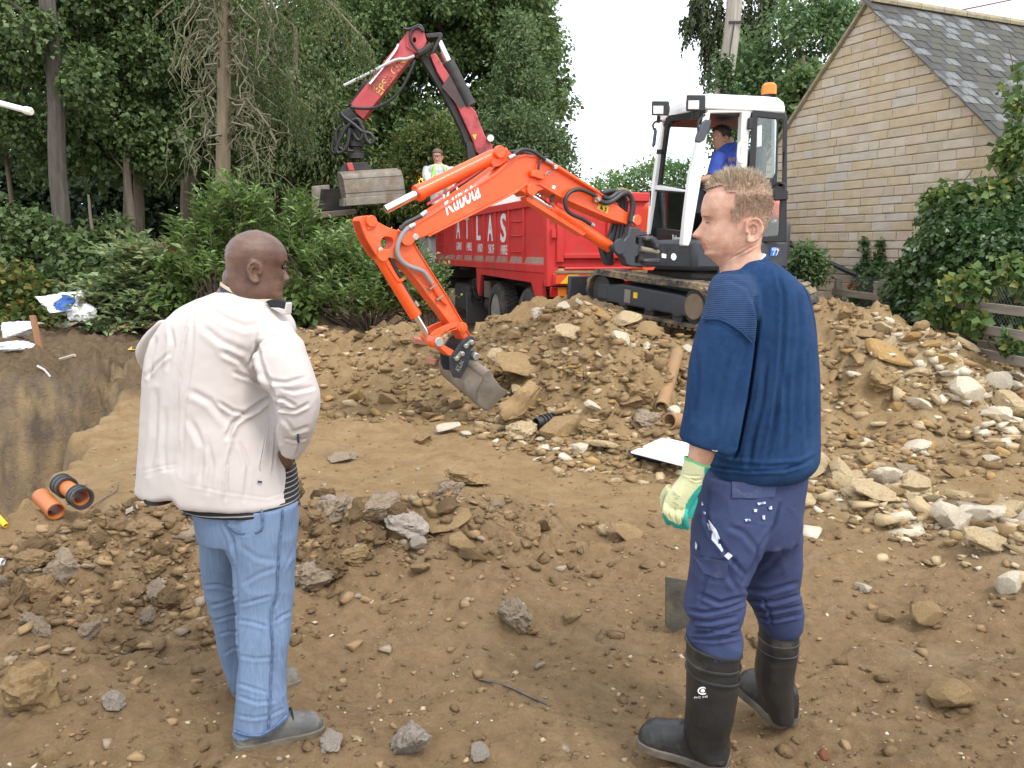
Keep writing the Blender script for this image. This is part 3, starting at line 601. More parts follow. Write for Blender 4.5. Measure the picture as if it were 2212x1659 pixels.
while z < A0.z - .1:
    h = random.choice((.118, .13, .138, .145)); s = -RUN_L + random.uniform(-.3, 0)
    while s < RUN_R:
        w = random.choice((.2, .28, .34, .4, .46)) * random.uniform(.9, 1.1)
        P = clip(clip([(s + .002, z + .004), (s + w - .002, z + .004), (s + w - .002, z + h - .006), (s + .002, z + h - .006)], SR, 1, A0.z - .06), -SL, 1, A0.z - .06)
        if len(P) > 2: bricks.append((P, s + w / 2, z))
        s += w
    z += h
def seen(s, z):
    q = wp(s, z); d = q - Vector((0, 0, EYE)); cz = d.y * math.cos(PITCH) - d.z * math.sin(PITCH); u = CX + F0 * d.x / cz; v = CY - F0 * (d.y * math.sin(PITCH) + d.z * math.cos(PITCH)) / cz
    return 1690 < u < 2212 and v < 620 and not (u > 1990 and v > 430) and not (u < 1705 and v > 240)
vis = [b for b in bricks if seen(b[1], b[2])]; vis_k = {id(b) for b in sorted(vis, key=lambda b: -b[1])[:300]}
rest = MB()
for P, sm, zm in bricks:
    me = MB(); c = (sum(p[0] for p in P) / len(P), sum(p[1] for p in P) / len(P)); out = random.uniform(.004, .016); tw = random.uniform(-.004, .004)
    f = [wp(s, z_, -.02) for s, z_ in P]; g = [wp(s, z_, out - .005) for s, z_ in P]
    h_ = [wp(c[0] + (s - c[0]) * .94 + random.uniform(-.004, .004), c[1] + (z_ - c[1]) * .82 + random.uniform(-.004, .004), out + random.uniform(-.002, .006)) for s, z_ in P]
    n = len(P); Fc = [tuple(2 * n + i for i in range(n))]
    for k in (0, 1):
        for i in range(n): Fc.append((k * n + i, k * n + (i + 1) % n, (k + 1) * n + (i + 1) % n, (k + 1) * n + i))
    mi = random.choices(range(6), (5, 3, 2.2, 1.5, 2, 3))[0]
    if any(id(b) in vis_k and b[0] is P for b in vis): me.add(f + g + h_, Fc); me.build('stone', STONES[mi], house, flat=True)
    else: rest.add(f + g + h_, Fc, mi)
tag(rest.build('stone', STONES, house, flat=True), kind='stuff')
# verges and roof
VERGE = pm('verge_mortar', (.2, .165, .11), (.34, .3, .21), 9, .95, bump=1, dirt=(.3, .27, .12), dscale=5)
SLATE = [pm('slate_' + n, c, c2, 4, .75, bump=.6, bscale=40, dirt=d, dscale=3.2, dpos=p, spec=.3) for n, c, c2, d, p in
         (('dark', (.034, .034, .031), (.06, .058, .05), (.16, .165, .16), (.58, .8)), ('mid', (.045, .045, .04), (.075, .072, .062), (.075, .07, .04), (.5, .7)), ('lichen', (.05, .05, .047), (.085, .085, .08), (.24, .25, .245), (.46, .74)))]
BK = -HN                                                    # roof runs back from the gable
for sgn, run, sl, nm in ((-1, RUN_L, SL, 'left'), (1, RUN_R, SR, 'right')):
    b = MB(); e = (HE * sgn - UPV * sl).normalized(); nrm = (UPV + HE * sgn * sl).normalized(); L_ = run * math.hypot(1, sl) + .25
    b.prism([A0 + HN * .05 + nrm * .0, A0 + HN * .05 + e * L_, A0 + HN * .05 + e * L_ - nrm * .05, A0 + HN * .05 - nrm * .05 - UPV * .01], BK * 9); b.build('roof_deck', VERGE, house)
    v_ = MB(); v_.prism([A0 + HN * .07 - e * .03, A0 + HN * .07 + e * L_, A0 + HN * .07 + e * L_ - nrm * .045, A0 + HN * .07 - nrm * .045 - e * .03], BK * .09); v_.build('verge', VERGE, house, bevel=.006)
e = (HE - UPV * SR).normalized(); nrm = (UPV + HE * SR).normalized()
slm = []
for k in range(8):
    me = MB(); w = random.uniform(.27, .33); me.box((0, 0, 0), (w, .36, .009 + .004 * random.random()), m=0)
    vv = [Vector((q.x + random.uniform(-.008, .008), q.y + random.uniform(-.01, .01), q.z + random.uniform(-.003, .003))) for q in me.v]; me.v = vv
    tmp = me.build('slate', SLATE[0], None, flat=True); slm.append(tmp.data); bpy.data.objects.remove(tmp)
slate_me = {(k, j): None for k in range(8) for j in range(3)}
for (k, j) in slate_me:
    m2 = slm[k].copy(); m2.materials[0] = SLATE[j]; slate_me[k, j] = m2
rest = []; cnt = 0; row = 0; d = .16
while d < RUN_R * math.hypot(1, SR) + .1:
    a = .02 + (row % 2) * .15
    while a < 9:
        c = A0 + HN * .05 + e * d + BK * a + nrm * .014
        X, Yd = BK, -e; Z = nrm; Yt = (Yd * math.cos(.03) - Z * math.sin(.03)); Zt = Z * math.cos(.03) + Yd * math.sin(.03)
        M = Matrix(((X.x, Yt.x, Zt.x, c.x), (X.y, Yt.y, Zt.y, c.y), (X.z, Yt.z, Zt.z, c.z), (0, 0, 0, 1))) @ Matrix.Rotation(random.gauss(0, .012), 4, 'Z')
        rest.append((a + d * .4, M, random.randrange(8), random.choices(range(3), (3, 5, 3 if d < 2.4 else 1.2))[0])); a += .305
    d += .185; row += 1
rest.sort(key=lambda q: q[0]); bulk = MB()
for i, (q, M, k, j) in enumerate(rest):
    if i < 290:
        o = bpy.data.objects.new('slate', slate_me[k, j]); col.objects.link(o); o.parent = house
        o.matrix_local = Matrix.Translation(-ROOTLOC[house.name]) @ M
    else:
        me = slate_me[k, j]; bulk.add([M @ v.co for v in me.vertices], [tuple(p.vertices) for p in me.polygons], j)
tag(bulk.build('slate', SLATE, house, flat=True), kind='stuff')
for i in range(18):
    b = MB(); o = A0 + UPV * .01 + BK * (i * .5 - .06); P = [o + HE * (.13 * math.cos(t)) + UPV * (.09 * math.sin(t) - .03) for t in np.linspace(-.35, math.pi + .35, 9)]
    b.prism(P, BK * .49); b.build('ridge_tile', VERGE, house)
# drainpipe leaning along the wall foot, and overhead wire
pw = Plane(wp(0, 0, .16), HN); gut = thing('black_gutter_pipe', 'black plastic downpipe lying slanted against the foot of the stone wall', 'pipe', pw.on(1780, 565))
BLK = pm('black_plastic', (.016, .016, .018), rough=.4)
b = MB(); pa = pw.pts([(1700, 525), (1765, 556), (1840, 590), (1895, 610), (1960, 640)]); b.tube(pa, .042, 12); b.build('pipe', BLK, gut)
for u, v in ((1705, 527), (1862, 599)):
    b = MB(); q = pw.on(u, v); b.box(q + HN * .03, (.05, .13, .11), HE, HN, UPV); b.build('clip', BLK, gut, bevel=.008)
wire = MB(); wa, wb = at(2065, 24, 19), at(2330, -40, 24); wire.tube(spline([wa, (wa + wb) / 2 - UPV * .05, wb], 5), .018, 6)
tag(wire.build('overhead_cable', pm('cable_red', (.16, .05, .055), rough=.7)), 'reddish overhead cable running up from behind the slate ridge', 'cable')
# wooden pole
PO = pm('pole_wood', (.27, .24, .19), (.4, .37, .31), 4, .9, bump=.8, bscale=20, stretch=(8, 8, .6))
pole = thing('utility_pole', 'weathered wooden utility pole behind the excavator cab', 'pole', gp(1550, 16))
b = MB(); pth = [gp(1550, 16), at(1562, 210, 16), at(1580, 80, 16), at(1592, -60, 16)]; b.tube(pth, [.155, .15, .145, .14], 14); b.build('shaft', PO, pole)
for (u, v) in ((1583, 48), (1566, 215)):
    b = MB(); q = at(u, v, 15.86); b.box(q + Vector((.06, 0, 0)), (.26, .05, .035)); b.build('step_bolt', BLK, pole)
b = MB(); b.tube(spline([at(1587, 45, 15.84), at(1577, 110, 15.83), at(1567, 180, 15.83), at(1562, 215, 15.83)], 5), .012, 5); b.build('wire', BLK, pole)
b = MB(); b.box(at(1577, 130, 15.83), (.13, .03, .05), X=(.95, 0, -.3), Z=(.3, 0, .95)); b.build('number_plate', pm('white_plate', (.7, .7, .68)), pole)
C = np.array([at(1555 + random.uniform(-6, 30), v, 15.8 + random.uniform(-.2, .1)) for v in np.linspace(130, 330, 26)])
foliage('ivy', C, np.full(len(C), .14), 60, .07, L_IVY, pole, w=.42)
for o in pole.children:
    if o.name.startswith('ivy'): tag(o, kind='stuff')

# ------------------------------------------------------------------ post and rail fence with chain link and ivy
WOOD = pm('grey_timber', (.17, .145, .115), (.29, .255, .205), 3, .85, bump=.7, bscale=30, stretch=(6, .6, 8))
fx0, fx1 = Vector((5.0, 7.3, 0)), Vector((4.95, 12.7, 0)); fd = (fx1 - fx0).normalized(); fn = Vector((-1, 0, 0))
fence = thing('rail_fence', 'weathered grey post and rail fence half buried in ivy', 'fence', (5, 10, .2))
for k, z in enumerate((1.03, .8, .55)):
    for s0, s1, dz in ((0, 2.1, .0), (2.115, 5.4, -.02)):
        b = MB(); a, c = fx0 + fd * s0, fx0 + fd * s1; b.box((a + c) / 2 + Vector((-.06, 0, z + dz - (.02 if k == 0 and s0 else 0))), ((c - a).length, .03, .095), fd, fn, UPV); b.build('rail', WOOD, fence, bevel=.004)
for s in (.1, 2.1, 4.0, 5.35):
    b = MB(); q = fx0 + fd * s; b.box(q + Vector((0, 0, .55)), (.09, .09, 1.3), fd, fn, UPV); b.build('post', WOOD, fence, bevel=.006)
b = MB(); WIRE = pm('galvanised_wire', (.2, .2, .19), rough=.6, metal=.3); k = 0
for s in np.arange(0, 5.4, .055):
    for sg in (1, -1):
        s2 = s + sg * 1.2; q0, q1 = s, s2; z0, z1 = .05, 1.25
        if s2 > 5.4: f = (5.4 - s) / (s2 - s); q1, z1 = 5.4, z0 + (z1 - z0) * f
        if s2 < 0: f = s / (s - s2); q1, z1 = 0, z0 + (z1 - z0) * f
        b.tube([fx0 + fd * q0 + Vector((.02, 0, z0)), fx0 + fd * q1 + Vector((.02, 0, z1))], .0013, 3, cap=False)
tag(b.build('chain_link', WIRE, fence), kind='stuff')
# ivy over the fence, climbing vine and small shrub at the wall foot
ivy = thing('ivy_bank', 'dense dark green ivy smothering the grey rail fence', 'ivy', (5.2, 9.5, .3))
iv = [ell(1960, 640, 10.6, 40, 70, .5), ell(2040, 600, 10.0, 70, 110, .5), ell(2130, 560, 9.6, 80, 130, .5), ell(2200, 620, 9.2, 70, 150, .4), ell(2020, 660, 10, 50, 26, .25), ell(2120, 668, 9.4, 80, 20, .2), ell(2200, 500, 9.8, 60, 110, .5), ell(1905, 615, 12.2, 40, 22, .3), ell(1880, 650, 12.2, 50, 22, .2), ell(2090, 470, 10.2, 70, 50, .4)]
foliage('leaves', fill(iv, 230), .2 * (.6 + .8 * rng.random(230)), 210, .07, L_IVY, ivy, w=.42, up=.3)
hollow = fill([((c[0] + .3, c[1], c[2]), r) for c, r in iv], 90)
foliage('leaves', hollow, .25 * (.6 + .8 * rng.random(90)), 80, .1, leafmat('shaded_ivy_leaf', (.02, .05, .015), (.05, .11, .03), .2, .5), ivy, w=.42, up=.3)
vine = thing('climbing_vine', 'bright green climbing vine with lobed leaves trailing over the fence and roof edge', 'vine', (5, 9, .4))
vv = [ell(2030, 668, 9.3, 50, 18, .15), ell(2110, 690, 8.7, 40, 14, .1), ell(2190, 742, 8.2, 30, 14, .1), ell(2100, 620, 8.9, 60, 26, .15), ell(2195, 330, 9.8, 30, 60, .25), ell(2170, 420, 9.8, 60, 40, .25), ell(2060, 440, 10.4, 70, 25, .3), ell(2200, 200, 9.9, 14, 60, .15), ell(2010, 480, 10.6, 40, 25, .2), ell(2190, 600, 8.7, 40, 45, .2)]
foliage('leaves', fill(vv, 140), .12 * (.6 + .8 * rng.random(140)), 34, .085, L_VINE, vine, w=.46, up=.35)
b = MB()
for i in range(26):
    q = random.choice(vv[4:9]); a = Vector(q[0]); b.tube(spline([Vector((5.2, a.y - .4, .5)), Vector((a.x + random.gauss(0, .2), a.y, a.z * .6 + .4)), a + Vector((random.gauss(0, .2), 0, random.gauss(0, .3)))], 4), .006, 4, cap=False)
tag(b.build('stem', MATS['bark'], vine), kind='stuff')
b1 = gp(1740, 12.6); shrub('privet_shrub', 'small bright shrub at the foot of the stone wall', b1, [ell(1738, 560, 12.6, 32, 28, .25), ell(1735, 590, 12.6, 36, 18, .25)], 46, .13, 90, .075, L_ASH, w=.3)
tr = thing('ivy_trail', 'two thin ivy trails climbing the stone wall', 'ivy', wp(1.2, .4, .02))
q = [wp(0, 0, .03) for _ in ()]; pw2 = Plane(wp(0, 0, .03), HN)
C = np.array([pw2.on(u + random.gauss(0, 4), v) for u0 in (1871, 1903) for v in np.linspace(515, 600, 24) for u in (u0,)]); foliage('leaves', C, np.full(len(C), .05), 9, .07, L_IVY, tr, w=.42)
C = np.array([pw2.on(1893 + random.gauss(0, 22), 592 + random.gauss(0, 8)) for _ in range(40)]); foliage('leaves', C, np.full(len(C), .1), 20, .08, L_IVY, tr, w=.42)
dl = np.array([at(1860 + random.uniform(-25, 40), 620 + random.uniform(-4, 3), 12.25) for _ in range(240)]); V, Fc = leaf_faces(dl, rand_dir(240), unit(rng.normal(size=(240, 3)) + np.array([0, 0, 1.5])), np.full(240, .07), .35)
tag(mobj('fallen_leaves', npmesh('fallen_leaves', V, Fc, leafmat('dry_leaf', (.25, .12, .05), (.42, .24, .1), .2, .8))), 'dry orange brown leaves caught on top of the rail fence', 'leaves', kind='stuff')

# ------------------------------------------------------------------ brown board fence deep in the wood, horizontal rails
BRF = pm('brown_boards', (.16, .075, .03), (.25, .125, .055), 3, .85, bump=.4, stretch=(1, 1, 6))
bf = thing('board_fence', 'orange brown boarded fence glimpsed behind the laurels', 'fence', gp(420, 21))
for i in range(22):
    u0 = 300 + i * 30
    for k in range(6):
        a, c = at(u0, 510, 21), at(u0 + 29, 510, 21); b = MB(); b.box(Vector(((a.x + c.x) / 2, 21 + .012 * k % 2, .75 + k * .195)), (c.x - a.x, .022, .185)); b.build('board', BRF, bf)
for i in range(12):
    a = at(300 + i * 60, 510, 21); b = MB(); b.box((a.x, 20.95, 1.25), (.09, .07, 1.4)); b.build('post', BRF, bf)
# ------------------------------------------------------------------ red tipper lorry with its loader crane
RED = pm('tipper_red', (.52, .03, .03), (.6, .045, .04), 3, .5, dirt=(.22, .1, .06), dscale=2.6, dpos=(.56, .8), spec=.4, bump=.15, bscale=9)
DKRED = pm('crane_red', (.42, .045, .05), (.5, .085, .09), 4, .5, dirt=(.05, .03, .028), dscale=2.2, dpos=(.52, .72))
SOOT = pm('greasy_black', (.018, .016, .015), (.04, .035, .03), 6, .6, dirt=(.11, .085, .06), dscale=4, dpos=(.6, .8))
TYRE = pm('tyre_rubber', (.035, .035, .035), (.06, .057, .052), 8, .85, dirt=(.15, .12, .085), dscale=3, dpos=(.5, .75), bump=.4, bscale=30)
RIM = pm('rim_grey', (.3, .28, .24), (.42, .4, .36), 8, .6, dirt=(.2, .15, .1), dpos=(.45, .7))
WHITE = pm('white_paint', (.74, .74, .72), rough=.4, dirt=(.4, .37, .32), dscale=2, dpos=(.6, .85))
GREYP = pm('grey_paint', (.33, .34, .35), rough=.5)
CHROME = pm('chrome_rod', (.75, .76, .8), rough=.12, metal=1)
STEEL = pm('worn_steel', (.17, .145, .115), (.3, .27, .225), 5, .55, .35, bump=.3, dirt=(.2, .145, .085), dscale=3, dpos=(.45, .7))
HOSE = pm('rubber_hose', (.02, .02, .022), rough=.5)
DGLASS = pm('dark_glass', (.015, .018, .02), rough=.08, spec=.6)
LETTER = pm('white_lettering', (.72, .72, .7), rough=.6, dirt=(.5, .2, .18), dscale=9, dpos=(.7, .78))
YEL = pm('yellow_plate', (.75, .5, .02), rough=.5); BLKP = pm('black_print', (.012, .012, .012), rough=.5)
ORG = pm('orange_board', (.75, .09, .02), rough=.5)
DIRT = pm('dry_dirt', (.22, .15, .075), (.34, .25, .13), 9, .95, bump=1)
B_ = crop(1500, 500, 1.8436); A_ = crop(1150, 50, 1.8436); J_ = crop(1180, 400, 3.771)
Dc = 11.2; C0 = Vector(((1183 - CX) / F0 * Dc * 1.0, Dc, 0)); tD = Vector((-math.sin(R(16.2)), math.cos(R(16.2)), 0)); rD = Vector((math.cos(R(16.2)), math.sin(R(16.2)), 0)); sN, rN = -rD, -tD
TS, TSr, TR = Plane(C0, sN), Plane(C0 + rD * .03, sN), Plane(C0, rN)
def zs(pl, *l): return [pl.on(*q).z for q in B_(*l)]
def ts(x, y, pl=None): return ((pl or TS).on(*B_((x, y))[0]) - C0).dot(tD)
LB = ts(245, 720); WB = 2.45
z_top, z_rail, z_bot, z_low = zs(TS, (960, 447), (950, 500), (950, 905), (990, 968))
truck = thing('tipper_lorry', 'red tipper lorry with a loader crane, its tailgate facing the excavator', 'lorry', (C0.x, C0.y, 0))
def tb(name, t0, t1, r0, r1, z0, z1, mat, bevel=.01, m=None):
    b = MB(); b.box(C0 + tD * (t0 + t1) / 2 + rD * (r0 + r1) / 2 + UPV * (z0 + z1) / 2, (abs(r1 - r0), abs(t1 - t0), z1 - z0), rD, tD, UPV); return b.build(name, mat, truck, bevel=bevel)
tb('side_panel', .05, LB, .03, .13, z_bot - .02, z_top, RED); tb('side_panel', .05, LB, WB - .13, WB - .085, z_bot, z_top, RED)
tb('headboard', LB - .06, LB + .0, .085, WB - .085, z_bot, z_top + .25, RED); tb('body_floor', .04, LB, .1, WB - .1, z_bot - .05, z_bot + .03, RED)
tb('top_rail', .1, LB + .02, -.02, .14, z_rail, z_top + .012, RED); tb('top_rail', .1, LB, WB - .14, WB + .02, z_rail, z_top, RED)
tb('bottom_rail', .02, LB + .02, -.015, .12, z_low, z_bot, RED)
ribs = [850, 747, 655, 578, 498, 433, 378, 308, 250]
for x in ribs: q = ts(x, 700); tb('rib', q - .035, q + .035, -.004, .1, z_bot - .004, z_rail + .004, RED, .006)
edges = [0.08] + [ts(x, 700) for x in ribs]
for a, c in zip(edges, edges[1:]):
    b = MB(); b.prism([C0 + tD * (a + .05) + rD * r_ + UPV * z for r_, z in ((.0, z_bot + .002), (.031, z_bot + .002), (.031, z_bot + .1))], tD * (c - a - .1)); b.build('sill_wedge', pm('rubbed_red', (.36, .055, .045), (.3, .2, .15), 5, .7, dirt=(.28, .22, .16), dscale=3, dpos=(.4, .7)), truck)
for i, (x0, x1, ys) in enumerate(((757, 835, (605, 705, 815)), (255, 300, (690, 770)))):
    for y in ys:
        P = [TS.on(*q) + rD * .02 for q in B_((x0, y), ((x0 + x1) / 2, y + 6), (x1, y + 1))]; b = MB(); b.tube(P, .012, 6); b.build('ladder_rung', RED, truck)
tb('corner_post', -.03, .1, -.03, .14, zs(TS, (985, 1055))[0], z_top + .14, RED, .012); tb('corner_post', -.03, .1, WB - .14, WB + .03, zs(TS, (985, 1055))[0], z_top + .14, RED, .012)
b = MB(); b.prism([TS.on(*q) for q in B_((525, 903), (1000, 962), (985, 1060), (990, 1155), (960, 1160), (935, 1130), (905, 1030), (560, 975), (548, 1125), (535, 1090))], rD * .05); b.build('side_skirt', RED, truck)
# lettering on the recessed panels: each bay's right end is hidden by its rib
up = UPV
for s, x0, yb, h, w in (('A', 392, 725, 150, .34), ('T', 452, 727, 152, .33), ('L', 527, 735, 165, .3), ('A', 608, 741, 172, .36), ('S', 694, 748, 186, .34)):
    q = TSr.on(*B_((x0, yb))[0]); ht = TSr.on(*B_((x0, yb - h))[0]).z - q.z
    textmesh('lettering', s, q + sN * .004, -tD, up, ht, LETTER, truck, bold=.02, width=w)
for s, x0, yb, h, w in (('GRAB', 392, 806, 52, .44), ('HIRE', 462, 811, 54, .42), ('AND', 538, 820, 56, .36), ('SKIP', 613, 829, 60, .4), ('HIRE', 698, 838, 65, .38)):
    q = TSr.on(*B_((x0, yb))[0]); ht = TSr.on(*B_((x0, yb - h))[0]).z - q.z
    textmesh('lettering', s, q + sN * .004, -tD, up, ht, LETTER, truck, bold=.006, width=w)
# tailgate
zt = TR.on(*B_((1000, 398))[0]).z; zr = lambda y, x=1100: TR.on(*B_((x, y))[0]).z
tb('tailgate', -.03, .04, .09, WB - .09, zr(925), zt - .03, RED)
for r0, r1 in ((.1, .2), (.82, .93), (1.55, 1.66), (WB - .2, WB - .1)): tb('tailgate_rib', -.075, -.031, r0, r1, zr(890), zt - .13, RED, .008)
tb('tailgate_top', -.075, .05, .04, WB - .04, zt - .12, zt, RED, .012); tb('tailgate_ledge', -.085, -.031, .2, WB - .1, zr(865), zr(832), RED, .008)
b = MB(); b.tube([C0 + rN * .1 + rD * .2 + UPV * zr(935), C0 + rN * .1 + rD * (WB - .2) + UPV * zr(935)], .025, 8); b.build('tailgate_bar', RED, truck)
for z in (zr(690), zr(550)): b = MB(); b.cyl(C0 + rN * .06 + rD * .06 + UPV * z, UPV, .035, .12, 10); b.build('hinge', RED, truck)
tb('ledge_dirt', -.12, -.02, .08, WB - .08, zr(965) - .012, zr(950), DIRT, .008)
tb('chassis_beam', -.1, -.02, .05, WB - .05, zr(1050), zr(968), RED)
b0, b1, bz0, bz1 = .07, WB - .07, zr(1038), zr(975); b = MB(); b.box(C0 + rN * .115 + rD * (b0 + b1) / 2 + UPV * (bz0 + bz1) / 2, (b1 - b0, .012, bz1 - bz0), rD, tD, UPV); b.build('marker_board', ORG, truck)
b = MB()
for i in range(8):
    x = b0 + .06 + i * .3; b.prism([C0 + rN * .123 + rD * q + UPV * z for q, z in ((x, bz0 + .002), (x + .15, bz0 + .002), (min(b1, x + .27), bz1 - .002), (x + .12, bz1 - .002))], rN * .003)
tag(b.build('chevron', YEL, truck), kind='stuff')
tb('rear_light_board', -.06, -.0, .02, WB - .02, zr(1130), zr(1062), pm('lamp_red', (.4, .012, .012), (.3, .01, .01), rough=.3), .006)
for q in (.12, .5): tb('reflector', -.068, -.061, q, q + .12, zr(1126), zr(1066), pm('amber_reflector', (.6, .17, .02), rough=.3), .003)
pq = C0 + rN * .07 + rD * .0 + UPV * zr(1195); pz = zr(1145); b = MB(); b.box(C0 + rN * .075 + rD * .27 + UPV * (zr(1195) + pz) / 2, (.56, .01, pz - zr(1195)), rD, tD, UPV); plate = b.build('number_plate', YEL, truck, bevel=.003)
textmesh('characters', 'X227 F', C0 + rN * .083 + rD * .03 + UPV * (zr(1195) + .03), rD, UPV, (pz - zr(1195)) * .62, BLKP, plate, bold=.015, width=.47)
# chassis, wheels
tb('chassis_rail', -.02, LB + 2.4, .8, .92, .72, .98, SOOT); tb('chassis_rail', -.02, LB + 2.4, 1.55, 1.67, .72, .98, SOOT)
WZ = .56
def wheel(t, left=True, r=.5):
    s = 1 if left else -1; c0 = C0 + tD * t + rD * (.06 if left else WB - .06) + UPV * WZ; ax = rD * s
    w = MB(); prof = [(0, .33), (.0, .44), (.03, .49), (.07, .505), (.26, .505), (.3, .49), (.33, .4), (.33, .3)]; n = 40
    X, Y = tD, UPV; w.loft([[c0 + ax * d + (X * math.cos(2 * math.pi * j / n) + Y * math.sin(2 * math.pi * j / n)) * rr for j in range(n)] for d, rr in prof], cap=False)
    o = w.build('wheel', TYRE, truck)
    tr = MB()
    for j in range(44):
        for k, off in enumerate((.1, .175, .25)):
            a = 2 * math.pi * (j + .5 * (k % 2)) / 44; e_ = X * math.cos(a) + Y * math.sin(a); tn = -X * math.sin(a) + Y * math.cos(a); tr.box(c0 + ax * off + e_ * .508, (.06, .045, .018), ax, tn, e_)
    tag(tr.build('tread_block', TYRE, o), kind='stuff')
    rm = MB(); rp = [(.02, .335), (.03, .3), (.09, .28), (.16, .2), (.17, .13), (.06, .12), (.05, .0)]
    rm.loft([[c0 + ax * d + (X * math.cos(2 * math.pi * j / 24) + Y * math.sin(2 * math.pi * j / 24)) * rr for j in range(24)] for d, rr in rp]); rm.build('rim', RIM, o)
tw1, tw2 = ts(632, 1200), ts(842, 1200)
for q in (tw1, tw2, LB + 1.2, LB + 2.6):
    wheel(q); wheel(q, False)
for q in (tw1, tw2): b = MB(); b.tube([C0 + tD * q + rD * .3 + UPV * WZ, C0 + tD * q + rD * (WB - .3) + UPV * WZ], .09, 10); b.build('axle', SOOT, truck)
b = MB(); b.cyl(C0 + tD * (tw1 + 1.2) + rD * .42 + UPV * .62, tD, .17, .6, 18); b.build('air_tank', SOOT, truck)
tb('battery_box', tw1 + 1.0, tw1 + 1.5, .25, .5, .75, 1.05, STEEL); tb('valve_block', tw1 + 1.6, tw1 + 2.0, .2, .5, .7, 1.1, SOOT); tb('fuel_tank', tw1 + 2.2, tw1 + 3.4, .1, .6, .4, .95, SOOT, .06); tb('mud_flap', tw1 + 2.05, tw1 + 2.12, .05, .6, .2, .8, pm('grey_flap', (.09, .085, .08), rough=.8))
b = MB()
for i in range(10): P = [C0 + tD * (tw1 + 1.5 + random.uniform(0, .6)) + rD * random.uniform(.12, .3) + UPV * random.uniform(.6, 1.1) for _ in range(4)]; b.tube(spline(P, 4), .012, 5)
tag(b.build('air_line', HOSE, truck), kind='stuff')
# white cab ahead of the crane
cb0, cb1 = LB + .9, LB + 2.7
b = MB(); prof = [(cb0, 1.0), (cb1, 1.0), (cb1 + .05, 1.9), (cb1 - .25, 2.75), (cb1 - .5, 2.95), (cb0, 2.95)]; b.prism([C0 + tD * q + rD * .02 + UPV * z for q, z in prof], rD * (WB - .04)); b.build('cab', WHITE, truck, bevel=.06)
b = MB(); b.prism([C0 + tD * q + rD * .012 + UPV * z for q, z in ((cb0 + .5, 1.95), (cb1 - .15, 1.95), (cb1 - .35, 2.65), (cb0 + .5, 2.65))], rD * .02); b.build('side_window', DGLASS, truck)
tb('cab_back_panel', cb0 - .03, cb0 - .001, .2, WB - .2, 1.2, 2.6, GREYP); tb('rear_window', cb0 - .045, cb0 - .031, .7, WB - .7, 2.1, 2.6, DGLASS); tb('cab_step', cb0 + .1, cb1, -.02, .5, .5, .98, WHITE, .03)
tb('roof_box', cb0 + .1, cb0 + .6, 1.2, WB - .1, 2.952, 3.12, WHITE, .03)
b = MB(); bc = at(910, 409, (C0 + tD * (cb0 + .15)).y); b.cyl(bc + UPV * .05, UPV, .1, .1, 14); bx = b.build('beacon', SOOT, truck, bevel=.01)
b = MB(); b.sphere(bc + UPV * .17, .095, 14, (1, 1, 1.1)); b.build('lens', pm('lit_amber', (1, .33, .03), emis=6, rough=.3), bx)
tb('subframe', LB + .02, cb0 - .05, .3, WB - .3, .99, 1.25, SOOT); tb('stabiliser_beam', LB + .3, LB + .6, .0, WB, .75, .98, SOOT, .02)
# crane
CP = Plane((-1.5, 17.9, 0), (.12, -1, 0)); cN = CP.n
def cpr(name, pts, off, th, mat, parent=None, bevel=.02, conv=A_): b = MB(); b.prism([q + cN * off for q in CP.pts(conv(*pts))], -cN * th); return b.build(name, mat, parent or truck, bevel=bevel)
def ctube(name, pts, r, mat, off=.2, n=8, conv=A_, sm=True, parent=None):
    P = [q + cN * off for q in CP.pts(conv(*pts))]; b = MB(); b.tube(spline(P, 5) if sm and len(P) > 2 else P, r, n); return b.build(name, mat, parent or truck)
cpr('crane_column', [(1100, 890), (1165, 900), (1172, 1120), (1115, 1120)], .16, .42, SOOT)
b = MB(); pc = CP.on(*A_((1140, 1110))[0]); b.tube([Vector((pc.x, pc.y + .15, 1.2)), Vector((pc.x, pc.y + .15, pc.z + .1))], .28, 16); b.build('crane_base', SOOT, truck)
main = cpr('main_boom', [(848, 300), (890, 288), (945, 380), (1010, 470), (1060, 560), (1120, 640), (1165, 690), (1190, 760), (1225, 850), (1282, 920), (1276, 962), (1190, 985), (1165, 962), (1140, 880), (1085, 762), (1030, 640), (960, 522), (900, 422)], .2, .4, DKRED)
cpr('boom_underside', [(775, 300), (846, 304), (898, 424), (958, 524), (1028, 642), (1083, 764), (1138, 882), (1163, 966), (1100, 930), (1058, 810), (1000, 690), (930, 560), (860, 440), (800, 345)], .12, .26, SOOT)
cpr('boom_shadow_patch', [(930, 520), (985, 440), (1130, 625), (1062, 672)], .204, .003, pm('painted_boom_shadow', (.05, .04, .038), (.1, .05, .05), 5, .7), main, 0)  # thin dark sheet that paints a shadow onto the side of the main boom
outer = cpr('outer_boom', [(690, 155), (752, 288), (395, 745), (345, 700), (308, 638)], .2, .36, DKRED, conv=A_)
b = MB(); b.prism([q + cN * .23 for q in CP.pts(A_((688, 152), (705, 135), (770, 104), (808, 135), (828, 210), (805, 262), (755, 292), (690, 250)))], -cN * .42, [[q + cN * .23 for q in CP.pts(A_(*[(745 + 12 * math.cos(t), 202 + 20 * math.sin(t)) for t in np.linspace(0, 6.28, 12)[:-1]]))]]); b.build('boom_head', DKRED, truck)
textmesh('lettering', 'EPSILON', CP.on(*A_((512, 588))[0]) + cN * .206, CP.on(*A_((632, 425))[0]) - CP.on(*A_((512, 588))[0]), CP.on(*A_((485, 568))[0]) - CP.on(*A_((512, 588))[0]), .16, pm('worn_yellow', (.62, .45, .08), rough=.6, dirt=(.3, .03, .03), dscale=7, dpos=(.5, .56)), outer, width=.85)
